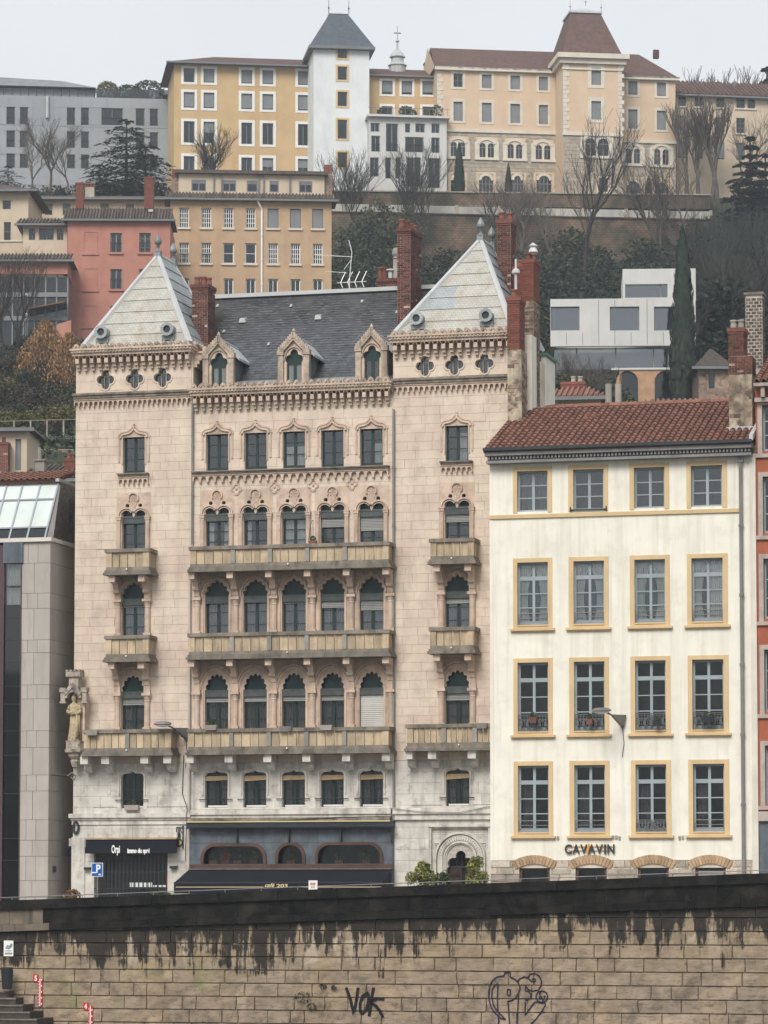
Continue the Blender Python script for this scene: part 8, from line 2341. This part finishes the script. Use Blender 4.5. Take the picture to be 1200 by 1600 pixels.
joined('bare_wood', items, mat('ivy_clad_bark', (.03,.036,.031), var=.4, scale=.4), 'mass of bare ivy-clad trees filling the right hand slope', 'wood')
ords = ('first','second','third','fourth','fifth','sixth','seventh','eighth','ninth','tenth')
for i in range(10):
    px = 1078 + i*15; Y = 262 + (i*37 % 20); g = gp(px, Y)
    bare_tree(g - Vector((0,0,.3)), rw_.uniform(8,12), ords[i]+' bare tree from the left along the front edge of the right hand wood', seed=20+i%3, m='bark', group='bare trees at the front of the right hand wood', rz=rw_.uniform(0,6), levels=5, spread=.42, up=.8, first=.3)
LC = [leaf_cloud(1,1,1,1700,.13,clumps=22,seed=s,low=-.8).mesh('c', None) for s in (31,32,33)]
def scrub(name, label, boxes, m):
    it = []
    for (n, x0, x1, y0, y1, h0, h1) in boxes:
        for i in range(n):
            px = rw_.uniform(x0,x1); Y = rw_.uniform(y0,y1); h = rw_.uniform(h0,h1); g = gp(px,Y)
            it.append((rw_.choice(LC), g+Vector((0,0,h*.42)), (h*.6,h*.6,h*.55), rw_.uniform(0,6)))
    joined(name, it, M[m], label, 'scrub')
scrub('evergreen_scrub', 'dark evergreen scrub on the slope around and above the white villa', [(34,790,1080,268,355,3,6.5),(60,1066,1245,262,356,4,9),(5,845,985,224,238,2.5,4),(14,530,1050,355,366,3,6),(9,530,800,320,358,3.5,7),(7,-20,250,336,344,1.5,3),(8,-30,60,250,280,2,4)], 'darkleaf')
scrub('ivy_scrub', 'mid green ivy and laurel scrub scattered over the slope', [(22,530,1060,340,367,3,6.5),(12,530,800,318,358,3.5,7),(16,790,1080,268,355,3,5),(12,845,985,222,240,2.5,4.2),(8,1070,1145,238,254,2,3.5),(9,-30,125,225,275,1.5,3.2),(14,1070,1240,262,356,4,8)], 'ivy')
scrub('brown_scrub', 'brown winter brambles and bushes on the left slope and under the walls', [(26,-30,130,225,282,1.5,3.4),(20,-260,-30,225,345,2,5),(8,790,1075,290,355,2.5,5),(6,525,800,318,355,3,5),(6,1070,1145,238,254,2,3)], 'brownleaf')
scrub('olive_scrub', 'yellow-green shrubs on the slope left of the cypress above the villa', [(6,960,1075,275,300,3,6),(3,-10,100,240,262,1.5,2.5)], 'olive')
for px, pyt, w_, lb in ((590,318,7,'tall ivy-covered tree trunk mass right of the tan house'),(556,352,8,'broad ivy mass against the old brick wall at left'),(634,330,6,'narrow ivy column left of the tall brick chimney'),(700,392,8,'dark ivy mass between the chimney and the right pyramid')):
    Y = 352; leafy_tree(gp(px,Y), hgt(px,Y,pyt), w_, lb, m='ivy', seed=7, leaf=.09, n=5200, clumps=40, group='ivy-covered trees by the brick wall')
# cypresses
g = gp(1072, 238); cypress(g, hgt(1072,238,362), 1.9, 'very tall slim dark cypress in front of the white villa')
for px, Y, pyt, w_, lb in ((719,376,226,1.2,'largest small cypress on the institution terrace'),(797,376,258,.8,'middle small cypress on the institution terrace'),(1019,376,277,.8,'right small cypress on the institution terrace')):
    cypress(gp(px,Y), hgt(px,Y,pyt), w_, lb, 'small cypresses on the institution terrace')
# conifers
g = gp(192, 338); conifer(g, hgt(192,338,180), 10.5, 'big dark cedar with flat boughs in front of the grey block', layers=10, seed=5)
g = gp(222, 340); conifer(g, hgt(222,340,222), 8.5, 'second cedar leaning right of the big one', layers=7, seed=8)
g = gp(150, 336); conifer(g, hgt(150,336,252), 6, 'small dark conifer left of the big cedar', layers=7, seed=9)
g = gp(1180, 368); conifer(g, hgt(1180,368,205), 7.5, 'dark conifer at the right edge before the tan building', layers=15, seed=6)
g = gp(1204, 366); conifer(g, hgt(1204,366,232), 8, 'second dark conifer cut by the right picture edge', layers=13, seed=16)
g = gp(1150, 352); conifer(g, hgt(1150,352,292), 13, 'wide low cedar below the tan building', layers=5, seed=7)
g = gp(1208, 410); conifer(g, hgt(1208,410,92), 7, 'dark pine showing above the tan building roof', layers=11, seed=10)
g = gp(5, 345); conifer(g, hgt(5,345,255), 5, 'dark conifer at the left edge below the grey block', layers=7, seed=12)
# birch with orange leaves
def birch(px, Y, pyt, w_, lb, n, seed):
    g = gp(px, Y); h = hgt(px, Y, pyt); t = thing('birch_tree', lb, 'tree', g, 0, 'orange birches on the left slope')
    rnd = random.Random(seed); mb = MB()
    for i in range(n):
        f = rnd.random()**.8; z = h*(.12+.88*f); r = w_/2*math.sin(min(1,(1-f)*1.25+.08)*PI/2)*rnd.random()**.5; a = rnd.uniform(0,6.28)
        p = Vector((r*math.cos(a), r*math.sin(a), z - r*.25)); l = .20*rnd.uniform(.6,1.4); m_ = len(mb.v)
        v1 = Vector((rnd.gauss(0,.3),rnd.gauss(0,.3),-1)).normalized(); v2 = Vector((rnd.gauss(0,1),rnd.gauss(0,1),0)).normalized()
        mb.v += [tuple(p-v1*l*.6), tuple(p+v2*l*.25), tuple(p+v1*l*.6), tuple(p-v2*l*.25)]; mb.f.append((m_,m_+1,m_+2,m_+3))
    obj('foliage', mb, M['autumn'], t)
    tb = bare_tree_mb(h*.95, seed=seed, levels=4, spread=.4, up=.7); obj('trunk', tb, M['palebark'], t)
birch(66, 255, 500, 5.2, 'largest orange leaved birch below the pink house', 3800, 3)
birch(104, 252, 520, 4.4, 'orange birch touching the pink stone house corner', 2600, 4)
birch(48, 257, 545, 3.2, 'small orange birch at left of the largest', 1400, 5)
# fence with posts and vines, hedge, path, terrace wall on the left slope
fy = 222
f0, f1 = at(-30, 690, fy), at(125, 683, fy)
fe = thing('garden_fence', 'long pale garden fence with tall posts and wires on the left slope', 'fence', (f0.x, fy, f0.z-1))
Lf = f1.x-f0.x
obj('top_wire', MB().tube((0,0,at(0,659,fy).z-f0.z+1),(Lf,0,at(0,655,fy).z-f0.z+1),.03,n=4), M['greypot'], fe)
for i in range(7):
    x = i*Lf/6*1.0; obj('post', cached('gfp', lambda: MB().box(-.05,.05,-.05,.05,-.5,2.2).mesh('post', M['greypot'])), None, fe, (x,0,.2))
pk_ = MB()
for i in range(60): x = i*Lf/60; pk_.box(x-.015,x+.015,-.09,-.06,.6,1.35)
pk_.box(0,Lf,-.1,-.05,1.3,1.34).box(0,Lf,-.1,-.05,.7,.74)
obj('lower_pickets', pk_, M['greypot'], fe, stuff=True)
vn = thing('vine_hedge', 'band of yellow and brown vines trained along the garden fence', 'hedge', (f0.x, fy+1.2, at(0,668,fy).z))
vb = MB()
for i in range(12):
    vb.add(leaf_cloud(1.1,.6,.55+.2*math.sin(i),260,.18,seed=i), dx=i*Lf/11, dz=.55+.06*i)
obj('foliage', vb, M['olive'], vn)
hd = thing('dark_hedge', 'clipped dark green hedge below the garden fence', 'hedge', (f0.x, fy-2, at(0,697,fy-2).z))
vb = MB().box(0,Lf,-.3,.3,-1,.35)
for i in range(14): vb.add(leaf_cloud(.9,.45,.5,330,.13,seed=i+50), dx=i*Lf/13)
obj('foliage', vb, M['darkleaf'], hd)
tw = thing('rubble_terrace_wall', 'old rubble retaining wall below the dark hedge', 'wall', (f0.x, fy-4, 0))
obj('core', MB().box(0,Lf,0,.6,15,at(0,702,fy-4).z), M['mortar'], tw)
rbk = Blocks(tw, 'rubble_stone', M['rubble'], 200)
rbk.courses(0, Lf, at(0,742,fy-4).z, at(0,702,fy-4).z, [], -.02, h=.3, lmin=.3, lmax=.7, joint=.05, depth=.06, jig=.05); rbk.done()
struct(obj('hill_path', MB().hexa([tuple(at(-40,606,262)),tuple(at(130,600,262)),tuple(at(130,600,262)+Vector((0,1.5,.1))),tuple(at(-40,606,262)+Vector((0,1.5,.1)))],[tuple(at(-40,604.5,262)),tuple(at(130,598.5,262)),tuple(at(130,598.5,262)+Vector((0,1.5,.2))),tuple(at(-40,604.5,262)+Vector((0,1.5,.2)))]), M['farstone']))
# garden lamps on the slope
for px, py, lb in ((43,461,'white globe lamp among bare branches in front of the glazed annex'),(40,492,'small white post lamp below the globe lamp')):
    p = at(px,py,272); t = thing('garden_lamp', lb, 'lamp', (p.x,p.y,p.z-3))
    obj('pole', MB().tube((0,0,-2),(0,0,2.9),.05), M['farblind'], t); obj('globe', MB().lathe([(0,-.2),(.16,-.12),(.2,0),(.16,.12),(0,.2)],n=10,cz=3), M['white'], t, smooth=True)
# undergrowth carpet on the slope: leaf litter, brambles, ivy
rng_ = random.Random(5)
for nm, m, n, lo, hi, s in (('ivy_ground_cover','ivy',52000,0,1,.5),('bramble_undergrowth','brownleaf',52000,0,1,.55)):
    mb = MB()
    for i in range(n):
        Y = rng_.uniform(186, 366); px = rng_.uniform(-220, 1400); x = (px-600)/FOC*Y; z = ground(x, Y)
        if 500 < px and Y > 362: continue
        nz_ = math.sin(x*.23+Y*.17)+math.sin(x*.07-Y*.11+2)
        if (m == 'ivy') == (nz_ < 0): continue
        p = Vector((x, Y, z+rng_.uniform(.0,.9))); l = s*rng_.uniform(.5,1.2)
        v1 = Vector((rng_.gauss(0,1),rng_.gauss(0,1),rng_.gauss(0,.8))).normalized(); v2 = v1.cross(Vector((rng_.gauss(0,1),rng_.gauss(0,1),rng_.gauss(0,1)))).normalized(); m_ = len(mb.v)
        mb.v += [tuple(p-v1*l*.5),tuple(p+v2*l*.3),tuple(p+v1*l*.5),tuple(p-v2*l*.3)]; mb.f.append((m_,m_+1,m_+2,m_+3))
    o = obj(nm, mb, M[m], stuff=True); tag(o, 'ivy covering patches of the hillside' if m == 'ivy' else 'brown brambles covering patches of the hillside', 'ground cover')
# TV antennas
t = thing('tv_antenna', 'double aluminium television antenna on the slate roof ridge', 'antenna', F.world(U(545,455,5.2),5.2,Z(545,458,5.2)), -F.yaw)
an = MB(); an.path([(0,0,-.3),(.05,0,.8),(.13,0,1.7),(.0,0,2.2)],.02,4)
obj('mast', an, M['antenna'], t)
an = MB(); an.tube((-.5,0,.9-.45),(.75,0,.45),.018,n=4)
for i in range(4): 
    for s in (-1,1): an.tube((-.35+i*.3,0,.45),(-.2+i*.3+.03*s,s*.1,.45+.35*s+.1),.015,n=4)
obj('lower_yagi', an, M['antenna'], t)
an = MB(); an.tube((-1.4,0,1.65),(.15,0,1.5),.018,n=4).tube((-.2,0,1.0),(.12,0,1.4),.014,n=4).tube((-1.0,0,.95),(-.1,0,.85),.014,n=4)
for i in range(5): an.tube((-1.3+i*.25,-.12,1.64-i*.025),(-1.3+i*.25,.12,1.64-i*.025),.008,n=3)
obj('upper_yagi', an, M['antenna'], t)
cb = thing('roof_cable', 'thin black cable from the tall brick chimney to the right pyramid roof', 'cable', F.world(U(650,428,3.5),3.5,Z(650,428,3.5)), -F.yaw)
obj('cable', MB().path([(0,0,0),(.6,0,-.02),(1.5,0,-.04)],.025,4), M['iron'], cb)

# ================================================================ haze
hm = bpy.data.materials.new('haze'); hm.use_nodes = True
t_ = hm.node_tree; t_.nodes.remove(t_.nodes['Principled BSDF'])
pv = t_.nodes.new('ShaderNodeVolumePrincipled'); pv.inputs['Color'].default_value = (.86,.92,1.0,1); pv.inputs['Density'].default_value = .0003; pv.inputs['Anisotropy'].default_value = .2
t_.links.new(pv.outputs[0], t_.nodes['Material Output'].inputs['Volume'])
hz_o = obj('haze', MB().box(-400, 400, -40, 1200, -8.0, 135), hm)
hz_o['kind'] = 'stuff'
